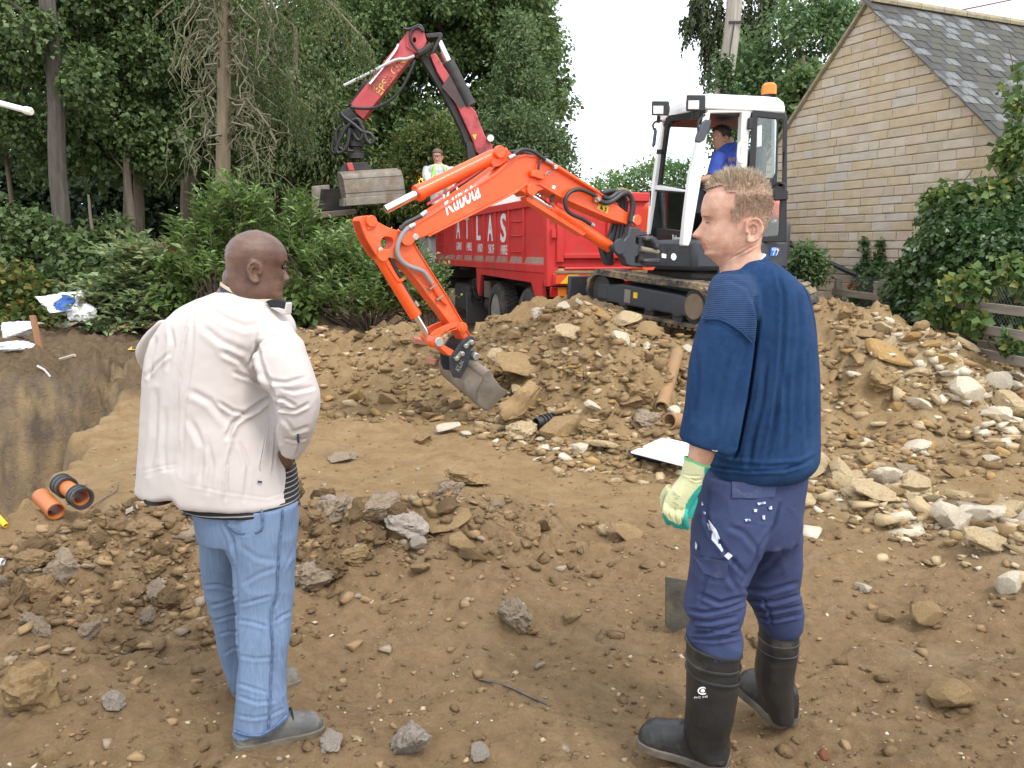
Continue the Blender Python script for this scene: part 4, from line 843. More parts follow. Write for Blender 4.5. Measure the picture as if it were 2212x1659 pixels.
cpr('warning_sign', [(1140, 850), (1170, 843), (1160, 885)], .206, .004, YEL, main, 0)
cpr('link_beam', [(815, 152), (930, 142), (942, 165), (925, 180), (830, 185)], .15, .3, SOOT); cpr('link_arm', [(918, 165), (938, 172), (880, 295), (856, 308), (850, 285)], .19, .12, SOOT)
ctube('hose_bundle', [(770, 300), (805, 285), (860, 240)], .07, SOOT, .26); ctube('ram_rod', [(912, 205), (990, 370)], .075, CHROME, .1, 14); ctube('ram_cylinder', [(975, 345), (1128, 645)], .13, SOOT, .12, 16)
b = MB(); lc = CP.on(*A_((1262, 876))[0]) + cN * .3; b.tube([lc - cN * .16, lc - cN * .05, lc], [.03, .075, .085], 16); lamp = b.build('work_lamp', SOOT, truck); b = MB(); b.cyl(lc + cN * .005, cN, .072, .02, 16); b.build('lens', pm('lamp_glass', (.6, .6, .56), rough=.2), lamp)
ctube('steel_pipe', [(635, 235), (600, 300), (440, 505)], .028, CHROME, .24); ctube('steel_pipe', [(745, 315), (690, 335), (610, 345), (450, 425), (265, 517)], .03, pm('pale_pipe', (.5, .5, .48), rough=.5), .27)
ctube('hose', [(748, 345), (735, 380), (690, 480), (640, 560), (560, 630), (470, 668), (380, 672), (310, 664)], .03, HOSE, .27)
ctube('hose', [(670, 130), (710, 135), (780, 108), (805, 150), (770, 120), (725, 150), (722, 210), (765, 280)], .028, HOSE, .28)
cpr('boom_bracket', [(400, 470), (440, 460), (310, 640), (285, 650)], .1, .25, SOOT); cpr('tip_bracket', [(240, 690), (300, 655), (350, 700), (375, 760), (330, 800), (300, 780), (255, 760)], .16, .3, SOOT)
grab = thing('grab_bucket', 'grey steel clamshell grab hanging open from the red crane boom', 'grab', CP.on(*A_((335, 1060))[0]))
def gt(name, pts, r, mat, off=.05, n=8, sm=True, conv=J_): return ctube(name, pts, r, mat, off, n, conv, sm, grab)
gt('swivel', [(470, 290), (560, 400), (575, 520)], .11, SOOT, .02, 10); gt('rotator', [(575, 500), (575, 570), (575, 575), (578, 660), (582, 665), (585, 740)], [.17, .17, .11, .11, .17, .17], SOOT, .02, 16, False)
gt('hose', [(380, 110), (430, 170), (560, 270), (680, 370), (790, 400), (840, 480), (800, 540), (740, 480), (690, 330), (620, 200), (540, 220)], .042, HOSE, .2)
gt('hose', [(520, 250), (440, 340), (350, 520), (320, 620), (350, 670), (420, 640), (470, 560), (495, 420), (500, 330)], .035, HOSE, .2)
gt('hose', [(400, 270), (320, 350), (310, 480), (360, 590), (450, 630), (560, 640)], .032, HOSE, .14); gt('hose', [(340, 320), (280, 480), (250, 600), (280, 665), (360, 668)], .03, HOSE, .1)
gt('hose', [(560, 400), (610, 480), (660, 480), (690, 400)], .03, HOSE, .22)
GP = Plane(CP.on(*J_((800, 1130))[0]) + Vector((0, -.5, 0)), (.4, -.92, 0)); gN = GP.n
def gpr(name, pts, off, th, mat, bevel=.012): b = MB(); b.prism([q + gN * off for q in GP.pts(J_(*pts))], -gN * th); return b.build(name, mat, grab, bevel=bevel)
b = MB(); F_ = [GP.pts(J_(*q)) for q in ([(345, 915), (1185, 860)], [(385, 960), (1225, 900)], [(405, 1025), (1250, 970)], [(435, 1230), (1280, 1172)], [(440, 1285), (1288, 1228)])]
bk = [(.12, .0), (.03, 0), (0, 0), (.0, 0), (.0, 0)]
l = [f[0] - gN * k[0] for f, k in zip(F_, bk)]; r_ = [f[1] - gN * k[0] for f, k in zip(F_, bk)]; lb = [l[0] - gN * .12, l[-1] - gN * .42]; rb = [r_[0] - gN * .12, r_[-1] - gN * .42]
b.add(l + [lb[1], lb[0]] + r_ + [rb[1], rb[0]], [(0, 1, 2, 3, 4, 5, 6), tuple(range(13, 6, -1))] + [(i, i + 1, i + 8, i + 7) for i in range(6)] + [(6, 0, 7, 13)]); b.build('front_shell', STEEL, grab, bevel=.008)
gpr('lip_plate', [(432, 1288), (1290, 1230), (1322, 1262), (1300, 1350), (430, 1408)], .03, .06, STEEL); gpr('seam', [(408, 1026), (1250, 970), (1251, 976), (409, 1032)], .004, .003, SOOT, 0); gpr('seam', [(435, 1226), (1278, 1168), (1279, 1176), (436, 1234)], .004, .003, SOOT, 0)
b = MB(); sl_ = GP.pts(J_((432, 1288), (430, 1408))); b.prism([sl_[0], sl_[1], sl_[1] - gN * .42 + UPV * .03, sl_[0] - gN * .42], (l[0] - r_[0]).normalized() * .03); b.build('lip_plate', STEEL, grab)
gpr('back_shell_side', [(55, 1090), (105, 1085), (130, 1100), (190, 1130), (165, 1400), (120, 1560), (75, 1580), (60, 1400)], -.75, .05, STEEL); gpr('back_shell_top', [(60, 1085), (320, 1065), (320, 1140), (110, 1130)], -.76, .05, STEEL); gpr('back_shell', [(185, 1130), (640, 1100), (680, 1450), (160, 1440)], -.95, .05, SOOT); gpr('back_lip', [(140, 1470), (690, 1425), (715, 1500), (110, 1570)], -.7, .12, STEEL)
gpr('hanger', [(400, 860), (470, 785), (760, 770), (845, 880), (800, 930), (380, 930)], -.16, .3, SOOT); gpr('hanger_plate', [(470, 790), (545, 780), (590, 900), (500, 900)], -.12, .05, DKRED)
# load of soil in the body
n_ = 40; gy = np.linspace(0.1, LB - .1, n_); gx = np.linspace(.14, WB - .14, 18); GY, GX = np.meshgrid(gy, gx, indexing='ij')
wx = C0.x + tD.x * GY + rD.x * GX; wy = C0.y + tD.y * GY + rD.y * GX; wz = z_top - .12 + .2 * np.sin(np.pi * (GX - .14) / (WB - .28)) + .25 * fbm(wx * 2.5, wy * 2.5, 4, 44)
i = np.arange(n_ * 18).reshape(n_, 18); Fq = np.stack([i[:-1, :-1], i[:-1, 1:], i[1:, 1:], i[1:, :-1]], -1).reshape(-1, 4)
tag(mobj('soil_load', npmesh('soil_load', np.stack([wx, wy, wz], -1).reshape(-1, 3), Fq, MATS['soil'], True)), 'brown soil heaped in the body of the red tipper lorry', 'soil', kind='stuff')
# ------------------------------------------------------------------ orange mini excavator on the heap
OR = pm('digger_orange', (.80, .085, .012), (.84, .1, .016), 3, .38, dirt=(.34, .17, .085), dscale=4, dpos=(.58, .95), spec=.5, coat=.1, bump=.08, bscale=14); OR2 = pm('muddy_orange', (.72, .085, .016), (.8, .11, .02), 4, .5, dirt=(.3, .17, .085), dscale=6, dpos=(.47, .8), bump=.15, bscale=30)
CHAR = pm('charcoal_paint', (.028, .032, .04), (.04, .044, .052), 3, .5, dirt=(.13, .105, .075), dscale=3.5, dpos=(.55, .85))
CABW = pm('cab_white', (.8, .8, .78), rough=.35); RUB = pm('track_rubber', (.028, .027, .026), (.05, .046, .04), 6, .8, dirt=(.26, .19, .11), dscale=5, dpos=(.42, .62), bump=.4)
BFR = pm('black_frame', (.014, .014, .015), rough=.45); GL = glassmat('cab_glass'); GREYH = pm('grey_sleeve_hose', (.22, .23, .24), rough=.6); BOLT = pm('bolt_steel', (.42, .41, .38), rough=.4, metal=.7)
G_ = crop(1320, 780, 3.318); K_ = crop(1560, 1180, 3.686); L_ = crop(1900, 520, 3.687); M_ = crop(2180, 700, 2.963); C_ = crop(2150, 250, 1.58)
dg = thing('mini_excavator', 'orange and white mini excavator with rubber tracks standing on the soil heap', 'excavator', (2.15, 9.7, .8))
bD = Vector((-.838, -.546, 0)); bN = Vector((.546, -.838, 0)); BP = Plane(Vector((1.37, 8.95, 0)) + bN * .1, bN)
def on(pl, pts, conv, off=0): return [q + pl.n * off for q in pl.pts(conv(*pts))]
def pr(name, pl, pts, conv, off, th, mat, parent=dg, bevel=.008, holes=(), sharp=35):
    b = MB(); b.prism(on(pl, pts, conv, off), -pl.n * th, [on(pl, h, conv, off) for h in holes]); return b.build(name, mat, parent, bevel=bevel, sharp=sharp)
def tub(name, pl, pts, conv, r, mat, off=.02, parent=dg, n=10, sm=True):
    P = on(pl, pts, conv, off); b = MB(); b.tube(spline(P, 5) if sm and len(P) > 2 else P, r, n); return b.build(name, mat, parent)
def disc(pl, p, conv, r, h, mat, off, name='pin', parent=dg): b = MB(); b.cyl(on(pl, [p], conv, off)[0], pl.n, r, h, 18); return b.build(name, mat, parent, bevel=min(.006, h * .3))
circ = lambda x, y, r, n=20, k=1: [(x + r * math.cos(t), y + r * k * math.sin(t)) for t in np.linspace(0, 2 * math.pi, n + 1)[:-1]]
# boom
boom_pts = [(10, 690), (75, 640), (215, 560), (470, 398), (660, 274), (740, 205), (800, 165), (860, 150), (960, 165), (1020, 190), (1110, 238), (1340, 378), (1500, 492), (1560, 540), (1640, 570), (1668, 602), (1655, 640), (1630, 648), (1480, 603), (1330, 540), (1100, 440), (1000, 388), (960, 400), (930, 428), (885, 432), (850, 405), (825, 398), (700, 452), (470, 567), (300, 655), (190, 707), (95, 747), (50, 762), (14, 748), (-2, 720)]
boom = pr('boom', BP, boom_pts, B_, 0, .2, OR)
pr('boom_flange', BP, [(75, 638), (215, 556), (660, 270), (740, 200), (800, 160), (860, 144), (960, 158), (1020, 184), (1110, 232), (1500, 487), (1500, 497), (1110, 245), (1015, 199), (955, 174), (862, 160), (808, 176), (748, 216), (668, 288), (470, 412), (215, 573), (80, 652)], B_, .014, .228, OR, boom, .004)
pr('boom_flange', BP, [(190, 706), (470, 566), (700, 451), (800, 395), (850, 352), (900, 338), (960, 342), (1010, 368), (1100, 425), (1330, 528), (1480, 594), (1480, 605), (1330, 541), (1100, 440), (1005, 384), (958, 357), (900, 353), (856, 367), (806, 409), (700, 464), (470, 579), (195, 716)], B_, .016, .02, OR, boom, .003)
disc(BP, (45, 722), B_, .07, .03, OR, .012, parent=boom); disc(BP, (90, 715), B_, .02, .02, STEEL, .012, parent=boom); disc(BP, (905, 390), B_, .06, .03, OR, .012, parent=boom); disc(BP, (1632, 600), B_, .055, .03, OR, .012, parent=boom); disc(BP, (1610, 595), B_, .035, .02, BOLT, .016, parent=boom)
pr('ram_lug', BP, [(650, 135), (668, 108), (700, 97), (745, 108), (785, 140), (760, 182), (700, 225), (655, 235), (640, 200), (670, 160)], B_, -.02, .16, OR, dg, .008); disc(BP, (690, 128), B_, .058, .04, OR, -.005); disc(BP, (732, 115), B_, .02, .03, OR, -.005)
pr('boom_hook', BP, [(888, 262), (925, 252), (955, 262), (985, 280), (978, 328), (950, 318), (915, 305), (888, 300)], B_, .05, .045, OR, boom); tub('safety_hook', BP, [(975, 290), (995, 272), (1012, 270), (1010, 285), (995, 292)], B_, .007, STEEL, .06, boom)
q0, q1 = on(BP, [(318, 567)], B_, .004)[0], on(BP, [(553, 440)], B_, .004)[0]
textmesh('maker_lettering', 'Kubota', q0, q1 - q0, on(BP, [(308, 520)], B_, .004)[0] - q0, .175, pm('white_decal', (.8, .8, .8), rough=.4), boom, bold=.02, width=(q1 - q0).length)
wl_ = pr('warning_label', BP, [(1378, 478), (1443, 510), (1430, 553), (1360, 520)], B_, .004, .003, YEL, boom, 0)
pr('symbol', BP, [(1378, 522), (1392, 494), (1404, 534)], B_, .007, .003, BLKP, wl_, 0); pr('symbol', BP, [(1410, 522), (1420, 506), (1428, 528)], B_, .007, .003, BLKP, wl_, 0); pr('symbol', BP, [(1410, 527), (1426, 533), (1414, 546)], B_, .007, .003, BLKP, wl_, 0)
pr('small_label', BP, [(1055, 358), (1075, 365), (1068, 388), (1048, 380)], B_, .004, .003, WHITE, boom, 0)
# dipper ram on top of the boom
tub('dipper_ram', BP, [(705, 150), (655, 165), (640, 172), (155, 410)], B_, .068, OR, -.09, n=18, sm=False); tub('dipper_ram_collar', BP, [(180, 397), (148, 414)], B_, .076, OR, -.09, n=18); tub('ram_rod', BP, [(152, 411), (-70, 525)], B_, .038, CHROME, -.09, n=14)
for o in (.0, .03): tub('hydraulic_pipe', BP, [(630 - o * 300, 240), (500, 340 - o * 400), (300, 470 - o * 300), (80, 615 - o * 300)], B_, .013, OR, .0, n=6)
tub('hydraulic_pipe', BP, [(660, 192), (470, 325), (210, 490)], B_, .012, DKRED, -.06, n=6)
tub('hose', L_ and BP, [(60, 240), (110, 195), (180, 160), (270, 160), (350, 190), (430, 245), (520, 310)], L_, .017, HOSE, .035); tub('hose_fitting', BP, [(0, 275), (80, 235)], L_, .02, BOLT, .035); tub('hose_fitting', BP, [(500, 295), (590, 345)], L_, .02, BOLT, .035); tub('hydraulic_pipe', BP, [(590, 345), (850, 505), (1245, 745)], L_, .018, OR, .03)
tub('hose', BP, [(100, 170), (250, 165), (400, 195), (560, 260)], L_, .016, HOSE, -.1); tub('hose', BP, [(690, 330), (950, 520), (1250, 690), (1400, 750)], L_, .012, HOSE, -.06); tub('hose', BP, [(415, 440), (420, 370), (445, 310), (500, 265), (550, 255)], L_, .011, HOSE, .03)
tub('hose', BP, [(1320, 800), (1400, 830), (1460, 810), (1530, 760), (1620, 735), (1700, 780), (1745, 880), (1740, 1000), (1690, 1200), (1640, 1300)], L_, .026, HOSE, .0); tub('hose', BP, [(1240, 860), (1320, 890), (1400, 880), (1480, 830), (1560, 770), (1640, 760), (1690, 830), (1700, 950), (1670, 1150)], L_, .024, HOSE, .04)
for d_ in (0, 20, 42, 64): tub('hose', BP, [(1400 + d_, 745), (1540, 720 + d_ * .4), (1680, 760 + d_), (1720 - d_ * .3, 900), (1690 - d_ * .6, 1150), (1640 - d_, 1420)], L_, .023, HOSE, -.08 - d_ * .002)
tub('hose', BP, [(1200, 810), (1110, 760), (1000, 715), (920, 710), (840, 740), (780, 810), (765, 900), (800, 1000), (880, 1060), (980, 1100), (1060, 1145), (1130, 1190)], L_, .02, HOSE, .05); tub('hose_fitting', BP, [(1115, 1180), (1160, 1205)], L_, .023, BOLT, .05); tub('hose_fitting', BP, [(1180, 800), (1235, 860)], L_, .024, BOLT, .045)
for p_ in ([(615, 370), (675, 365), (660, 425), (620, 430)], [(1195, 790), (1230, 800), (1215, 880), (1180, 880)]): pr('pipe_clamp', BP, p_, L_, .05, .045, BOLT, boom, .004)
tub('hose', BP, [(640, 880), (640, 830), (680, 770)], L_, .016, HOSE, -.03)
# boom ram underneath
tub('ram_rod', BP, [(905, 392), (930, 418), (1092, 520)], B_, .036, CHROME, -.1, n=14, sm=False); tub('boom_ram', BP, [(1085, 515), (1490, 785)], B_, .062, OR, -.1, n=18); pr('ram_guard', BP, [(885, 440), (905, 432), (1305, 690), (1285, 712), (895, 470)], B_, -.04, .1, OR, dg, .006)
# dipper arm
AP = Plane(BP.p - bN * .02, bN)
arm_pts = [(90, 150), (112, 108), (200, 92), (270, 122), (330, 175), (440, 235), (560, 275), (650, 300), (720, 360), (765, 425), (830, 540), (940, 712), (1050, 880), (1180, 1090), (1320, 1310), (1400, 1450), (1475, 1590), (1440, 1625), (1390, 1645), (1330, 1560), (1290, 1500), (1200, 1420), (1080, 1262), (960, 1110), (840, 945), (740, 825), (660, 742), (590, 680), (530, 635), (470, 622), (430, 642), (370, 652), (312, 612), (240, 500), (170, 380), (130, 280)]
arm = pr('dipper_arm', AP, arm_pts, G_, 0, .16, OR2, holes=[circ(440, 435, 80)])
pr('arm_flange', AP, [(755, 425), (765, 425), (830, 540), (940, 712), (1180, 1090), (1475, 1590), (1462, 1598), (1170, 1098), (930, 720), (820, 548)], G_, .012, .184, OR, arm, .003); pr('arm_flange', AP, [(90, 150), (130, 280), (170, 380), (240, 500), (312, 612), (325, 606), (254, 496), (184, 374), (145, 276), (106, 150)], G_, .012, .184, OR, arm, .003)
disc(AP, (232, 165), G_, .05, .03, OR, .014, parent=arm); pr('pin_keeper', AP, [(195, 160), (265, 165), (240, 260), (195, 275), (185, 240)], G_, .012, .012, OR, arm, .003); disc(AP, (375, 590), G_, .052, .03, OR, .014, parent=arm); disc(AP, (348, 525), G_, .025, .02, BOLT, .014, parent=arm); disc(AP, (765, 360), G_, .03, .02, BOLT, .04, parent=arm); disc(AP, (1350, 1485), G_, .05, .04, OR, .03, parent=arm); disc(AP, (1350, 1490), G_, .03, .05, OR, .035, parent=arm)
for c_ in ((990, 985), (1080, 1120)):
    x, y = c_; pr('pipe_clamp', AP, [(x - 48, y + 10), (x + 45, y - 38), (x + 52, y - 18), (x - 40, y + 34)], G_, .035, .03, STEEL, arm, .003)
tub('hose', AP, [(750, 215), (690, 245), (630, 290), (580, 370), (545, 460), (540, 550), (570, 630), (640, 700), (740, 745), (820, 770), (880, 810), (930, 880), (968, 932)], G_, .021, GREYH, .04, arm); tub('hydraulic_pipe', AP, [(968, 935), (1000, 990), (1090, 1130), (1170, 1200)], G_, .012, OR, .02, arm)
tub('hose', AP, [(580, 270), (650, 195), (760, 140), (850, 95)], G_, .02, HOSE, .03); tub('hose_fitting', AP, [(840, 100), (905, 50)], G_, .023, BOLT, .03); tub('hose_fitting', AP, [(680, 245), (750, 210)], G_, .024, BOLT, .045)
# bucket ram, link
tub('bucket_ram', AP, [(385, 610), (830, 1345)], G_, .058, OR, -.06, n=18); tub('ram_pipe', AP, [(430, 680), (560, 890), (610, 900), (640, 880)], G_, .014, OR, .0, n=6); tub('hose', AP, [(490, 625), (520, 690), (560, 780), (615, 860)], G_, .02, HOSE, -.02); tub('hose', AP, [(640, 930), (720, 1060), (800, 1180)], G_, .012, HOSE, -.02); tub('hose_fitting', AP, [(790, 1165), (830, 1220)], G_, .02, BOLT, -.02)
tub('ram_rod', AP, [(835, 1350), (985, 1600)], G_, .03, CHROME, -.06, n=14)
for off in (.03, -.16): pr('curved_link', AP, [(200, 275), (260, 215), (350, 165), (450, 122), (560, 100), (600, 110), (640, 140), (650, 185), (615, 215), (575, 200), (480, 215), (380, 265), (320, 320), (270, 390), (225, 380), (190, 330)], K_, off, .04, OR2, dg, .006, holes=[[(290, 290), (340, 250), (430, 200), (530, 170), (540, 182), (440, 225), (350, 280), (310, 315)]])
pr('bucket_link', AP, [(265, 395), (320, 380), (535, 500), (520, 520), (480, 580), (440, 560), (280, 425)], K_, .0, .12, OR2); disc(AP, (250, 365), K_, .06, .12, OR, .02); disc(AP, (252, 366), K_, .045, .03, BOLT, .09)
# wide grading bucket
n0 = at(*K_((835, 1050))[0], 7.35); n1 = at(948, 779, 8.15); bax = n1 - n0; BK_ = Plane(n0, -bax.normalized())
prof = [(965, 826), (1010, 808), (1050, 822), (1090, 885), (1180, 1005), (1268, 1075), (1140, 1200), (1010, 1332), (950, 1322), (900, 1295), (850, 1220), (832, 1130), (838, 1050), (880, 975), (920, 900)]
O_ = BK_.pts(K_(*prof)); b = MB(); b.prism(O_, -BK_.n * .02)
bucket = b.build('bucket', STEEL, dg, bevel=.004); b = MB(); b.prism([q + bax for q in O_], BK_.n * .02); b.build('bucket_cheek', STEEL, bucket, bevel=.004)
sh = MB(); idx = list(range(0, 3)) + [14, 13, 12, 11, 10, 9, 8, 7]; order = [2, 1, 0, 14, 13, 12, 11, 10, 9, 8, 7]; outl = [O_[i] for i in order]; cen = sum(outl, Vector()) / len(outl); inn = [q + (cen - q).normalized() * .015 for q in outl]
sh.prism(outl + inn[::-1], bax - bax.normalized() * .0); sh.build('bucket_shell', STEEL, bucket)
tb_ = MB(); tp = BK_.on(*K_((1000, 850))[0]); tb_.tube([tp - bax * .004, tp + bax * 1.0], .05, 14); tb_.build('torsion_tube', STEEL, bucket)
EP = Plane(at(*K_((600, 600))[0], 7.62), -bax.normalized()); eb = (-bax).normalized()
ear = [(818, 345), (800, 308), (760, 298), (700, 330), (600, 425), (530, 535), (470, 590), (482, 790), (520, 868), (625, 885), (700, 765), (735, 655), (800, 640), (850, 570), (838, 515), (800, 500), (750, 495), (810, 430)]
for off, nm in ((0, 'hitch_plate'), (-.24, 'hitch_plate')): pr(nm, EP, ear, K_, off, .03, CHAR, bucket, .005)
for pts in ([(645, 425), (690, 395), (745, 340), (785, 345), (795, 380), (740, 410), (690, 450), (660, 452)], [(515, 590), (560, 560), (610, 500), (650, 505), (655, 545), (600, 590), (570, 630), (530, 635)]): pr('locking_plate', EP, pts, K_, .016, .015, pm('galvanised', (.33, .31, .25), rough=.5, metal=.4), bucket, .003)
for p_ in ((760, 375), (678, 425), (552, 597), (628, 530)): disc(EP, p_, K_, .022, .03, BOLT, .02, parent=bucket)
disc(EP, (810, 562), K_, .035, .06, BOLT, .02, parent=bucket)
q0 = EP.on(*K_((595, 800))[0]) + eb * .003; q1 = EP.on(*K_((655, 650))[0]) + eb * .003; textmesh('lettering', 'KLac', q0, q1 - q0, EP.on(*K_((555, 770))[0]) - EP.on(*K_((595, 800))[0]), .055, pm('pale_lettering', (.3, .28, .24), rough=.6), bucket, width=(q1 - q0).length)
# undercarriage
tA = Vector((-.52, .854, .065)).normalized(); tS = Vector((.854, .52, 0)).normalized(); tU = tS.cross(tA)
tO = Vector((1.99, 8.4, .77))                                    # near end of the left track on the ground, outer edge
def tw(a, s, z): return tO + tA * a + tS * s + tU * z
TL, TH, TW = 2.12, .5, .34
def track(s0):
    pts = []; r = TH / 2 - .03
    for t in np.linspace(-math.pi / 2, math.pi / 2, 12): pts.append((TL - r - .02 + r * math.cos(t), TH / 2 + r * math.sin(t)))
    for t in np.linspace(math.pi / 2, 1.5 * math.pi, 12): pts.append((r + .02 + r * math.cos(t), TH / 2 + r * math.sin(t)))
    pts.insert(12, (TL * .5, TH - .045)); n = len(pts); b = MB(); cx_, cz_ = TL / 2, TH / 2
    def ins(p, d):
        cx0 = min(max(p[0], r + .02), TL - r - .02); v = Vector((p[0] - cx0, p[1] - TH / 2)); k = (v.length - d) / v.length; return (cx0 + v.x * k, TH / 2 + v.y * k)
    o = [tw(p[0], s0, p[1]) for p in pts]; oi = [tw(*(lambda q: (q[0], s0, q[1]))(ins(p, .035))) for p in pts]
    o2 = [q + tS * TW for q in o]; oi2 = [q + tS * TW for q in oi]
    V = o + oi + o2 + oi2; Fc = []
    for i in range(n):
        j = (i + 1) % n; Fc += [(i, j, n + j, n + i), (2 * n + i, 3 * n + i, 3 * n + j, 2 * n + j), (i, 2 * n + i, 2 * n + j, j), (n + i, n + j, 3 * n + j, 3 * n + i)]
    b.add(V, Fc); trk = b.build('track', RUB, dg)
    # lugs, staggered left and right along the belt
    per = []; tot = 0
    for i in range(n): a, c = Vector(pts[i]), Vector(pts[(i + 1) % n]); per.append((tot, a, c)); tot += (c - a).length
    lug = MB(); N_ = 46
    for k in range(N_):
        for side in (0, 1):
            d = (k + .5 * side) / N_ * tot; (s_, a, c) = [x for x in per if x[0] <= d][-1]; p = a.lerp(c, (d - s_) / (c - a).length); tg = (c - a).normalized(); nr = Vector((tg.y, -tg.x))
            T3 = tA * tg.x + tU * tg.y; N3 = tA * nr.x + tU * nr.y; cpt = tw(p.x, s0 + TW * (.27 if side else .73), p.y) + N3 * .015
            lug.box(cpt, (TW * .5, .062, .036), (tS + T3 * (.22 if side else -.22)).normalized(), T3, N3)
    tag(lug.build('lug', RUB, trk, bevel=.005), kind='stuff')
    f = MB(); f.prism([tw(a, s0 + .02, z) for a, z in ((.3, .13), (.42, .13), (.46, .1), (.54, .1), (.58, .13), (.88, .13), (.92, .1), (1.0, .1), (1.04, .13), (1.34, .13), (1.38, .1), (1.46, .1), (1.5, .13), (1.72, .13), (1.72, .33), (1.45, .37), (.5, .35), (.3, .33))], tS * (TW - .02)); fr = f.build('track_frame', CHAR, trk, bevel=.02)
    pad = MB(); pad.box(tw(1.78, s0 + TW / 2 + .01, .24), (.3, TW - .06, .2), tA, tS, tU); pad.build('idler_yoke', CHAR, trk, bevel=.02)
    for a in (.5, .96, 1.42): w = MB(); w.cyl(tw(a, s0 + TW / 2, .1), tS, .075, TW - .06, 14); w.build('roller', SOOT, trk)
    for a, rr in ((.25, .19), (TL - .25, .18)): w = MB(); w.cyl(tw(a, s0 + TW / 2, TH / 2), tS, rr, TW - .1, 24); w.build('sprocket', SOOT, trk)
    for a, rr in ((.25, .19),): w = MB(); w.cyl(tw(a, s0 + TW / 2, TH / 2), tS, rr * .72, TW - .02, 24); w.build('hub', pm('dusty_hub', (.14, .1, .065), (.2, .15, .1), 6, .8), trk, bevel=.01)
    b = MB(); b.box(tw(1.33, s0 + .018, .24), (.11, .01, .15), tA, tS, tU); b.build('plate', STEEL, trk); b = MB(); b.box(tw(1.19, s0 + .018, .265), (.07, .008, .065), tA, tS, tU); b.build('yellow_label', YEL, trk)
track(0); track(1.32)
b = MB(); b.box(tw(1.1, .83, .36), (1.1, 1.0, .2), tA, tS, tU); b.build('centre_frame', CHAR, dg, bevel=.03); b = MB(); b.cyl(tw(1.06, .83, .56), tU, .38, .2, 28); b.build('slew_ring', SOOT, dg)
b = MB(); b.box(tw(2.45, .83, .2), (.06, 1.7, .34), tA, tS, tU); b.build('dozer_blade', CHAR, dg, bevel=.015)
for s in (.5, 1.16): b = MB(); b.box(tw(2.05, s, .3), (.8, .1, .12), tA, tS, tU); b.build('blade_arm', OR, dg, bevel=.01)
b = MB(); b.box(tw(1.75, .4, .44), (.34, .3, .05), tA, tS, tU); b.build('step_plate', OR, dg, bevel=.008)
# upper structure: a runs to the rear, b runs away from the camera
uO = Vector((1.91, 8.9, 0)); uA = Vector((.968, .252, 0)); uB = Vector((-.252, .968, 0))
def uw(a, b_, z): return uO + uA * a + uB * b_ + UPV * z
def slab(name, pts, z0, z1, mat, bevel=.03, parent=dg): b = MB(); b.prism([uw(x, y, z0) for x, y in pts], UPV * (z1 - z0)); return b.build(name, mat, parent, bevel=bevel)
rear = [(1.06 + .17 * math.sin(t), .75 - .85 * math.cos(t)) for t in np.linspace(.15, math.pi - .15, 12)]
slab('body_skirt', [(-.02, -.08), (.1, -.12), (1.0, -.12)] + rear + [(.3, 1.58), (-.1, 1.4), (-.16, .9), (-.12, .2)], 1.4, 1.73, CHAR, .05)
slab('counterweight', [(.95, -.1)] + [(x + .02, y) for x, y in rear] + [(.95, 1.55)], 1.5, 1.93, CHAR, .05)
slab('engine_hood', [(.9, .0)] + [(x - .04, y * .97 + .02) for x, y in rear] + [(.9, 1.5)], 1.931, 2.16, OR, .06)
slab('side_cover', [(-.05, 1.02), (1.0, 1.02), (1.0, 1.52), (.05, 1.5)], 1.731, 2.2, OR, .1)
slab('lower_pan', [(.05, .05), (1.2, .05), (1.3, 1.3), (.05, 1.3)], 1.28, 1.399, SOOT, .04)
CBP = Plane(uO, -uB); CB2 = Plane(uO + uB * .96, -uB); FRP = Plane(uO, -uA)
cab_n = pr('cab_pillar', CBP, [(765, 285), (812, 262), (808, 300), (752, 700), (690, 1065), (643, 1060), (660, 900), (692, 640), (738, 440)], C_, .01, .09, CABW, dg, .015)
pr('cab_pillar', CB2, [(540, 290), (566, 290), (521, 560), (502, 720), (461, 995), (445, 995), (467, 740), (502, 520)], C_, 0, .07, CABW, dg, .012)
pr('cab_pillar', CBP, [(1000, 258), (1058, 256), (1050, 300), (1028, 640), (1010, 830), (1000, 1040), (962, 1040), (985, 640)], C_, .005, .09, CABW, dg, .012)
pr('cab_pillar', CBP, [(1194, 258), (1212, 258), (1212, 1040), (1190, 1040)], C_, -.0, .07, CABW, dg, .01)
pr('cab_pillar', CB2, [(1092, 258), (1120, 258), (1110, 1000), (1085, 1000)], C_, -.0, .07, CABW, dg, .01)
# roof: domed slab
b = MB(); rz = CBP.on(*C_((1000, 262))[0]).z; rows = []
for z, k in ((0, 0), (.06, -.005), (.12, -.015), (.155, -.05), (.175, -.12), (.18, -.25)):
    fr_ = .12 if z > .1 else 0
    rows.append([uw(x + (k * -1 if x < .5 else k), y + (-k if y < .5 else k), rz + z) for x, y in ((.06, -.02), (1.0, -.02), (1.05, .03), (1.05, .95), (1.0, 1.0), (.06, 1.0), (-.0, .93), (-.0, .05))])
b.loft(rows); b.build('cab_roof', CABW, dg, bevel=.02)
pr('door_header', CBP, [(790, 258), (1208, 256), (1208, 268), (800, 274)], C_, .004, .08, CABW, dg, .006)
slab('headliner', [(.05, .05), (1.08, .05), (1.08, .93), (.05, .93)], rz - .05, rz - .01, BFR, .01)
pr('windscreen_frame', FRP, [(556, 290), (752, 262), (742, 320), (735, 345), (742, 310), (580, 320), (566, 345)], C_, .0, .04, BFR, dg, 0)
pr('windscreen_frame', FRP, [(548, 300), (568, 300), (512, 700), (498, 700)], C_, .0, .03, BFR, dg, 0)
pr('windscreen_bar', FRP, [(492, 702), (668, 735), (664, 750), (486, 730)], C_, .0, .06, CABW, dg, .006)
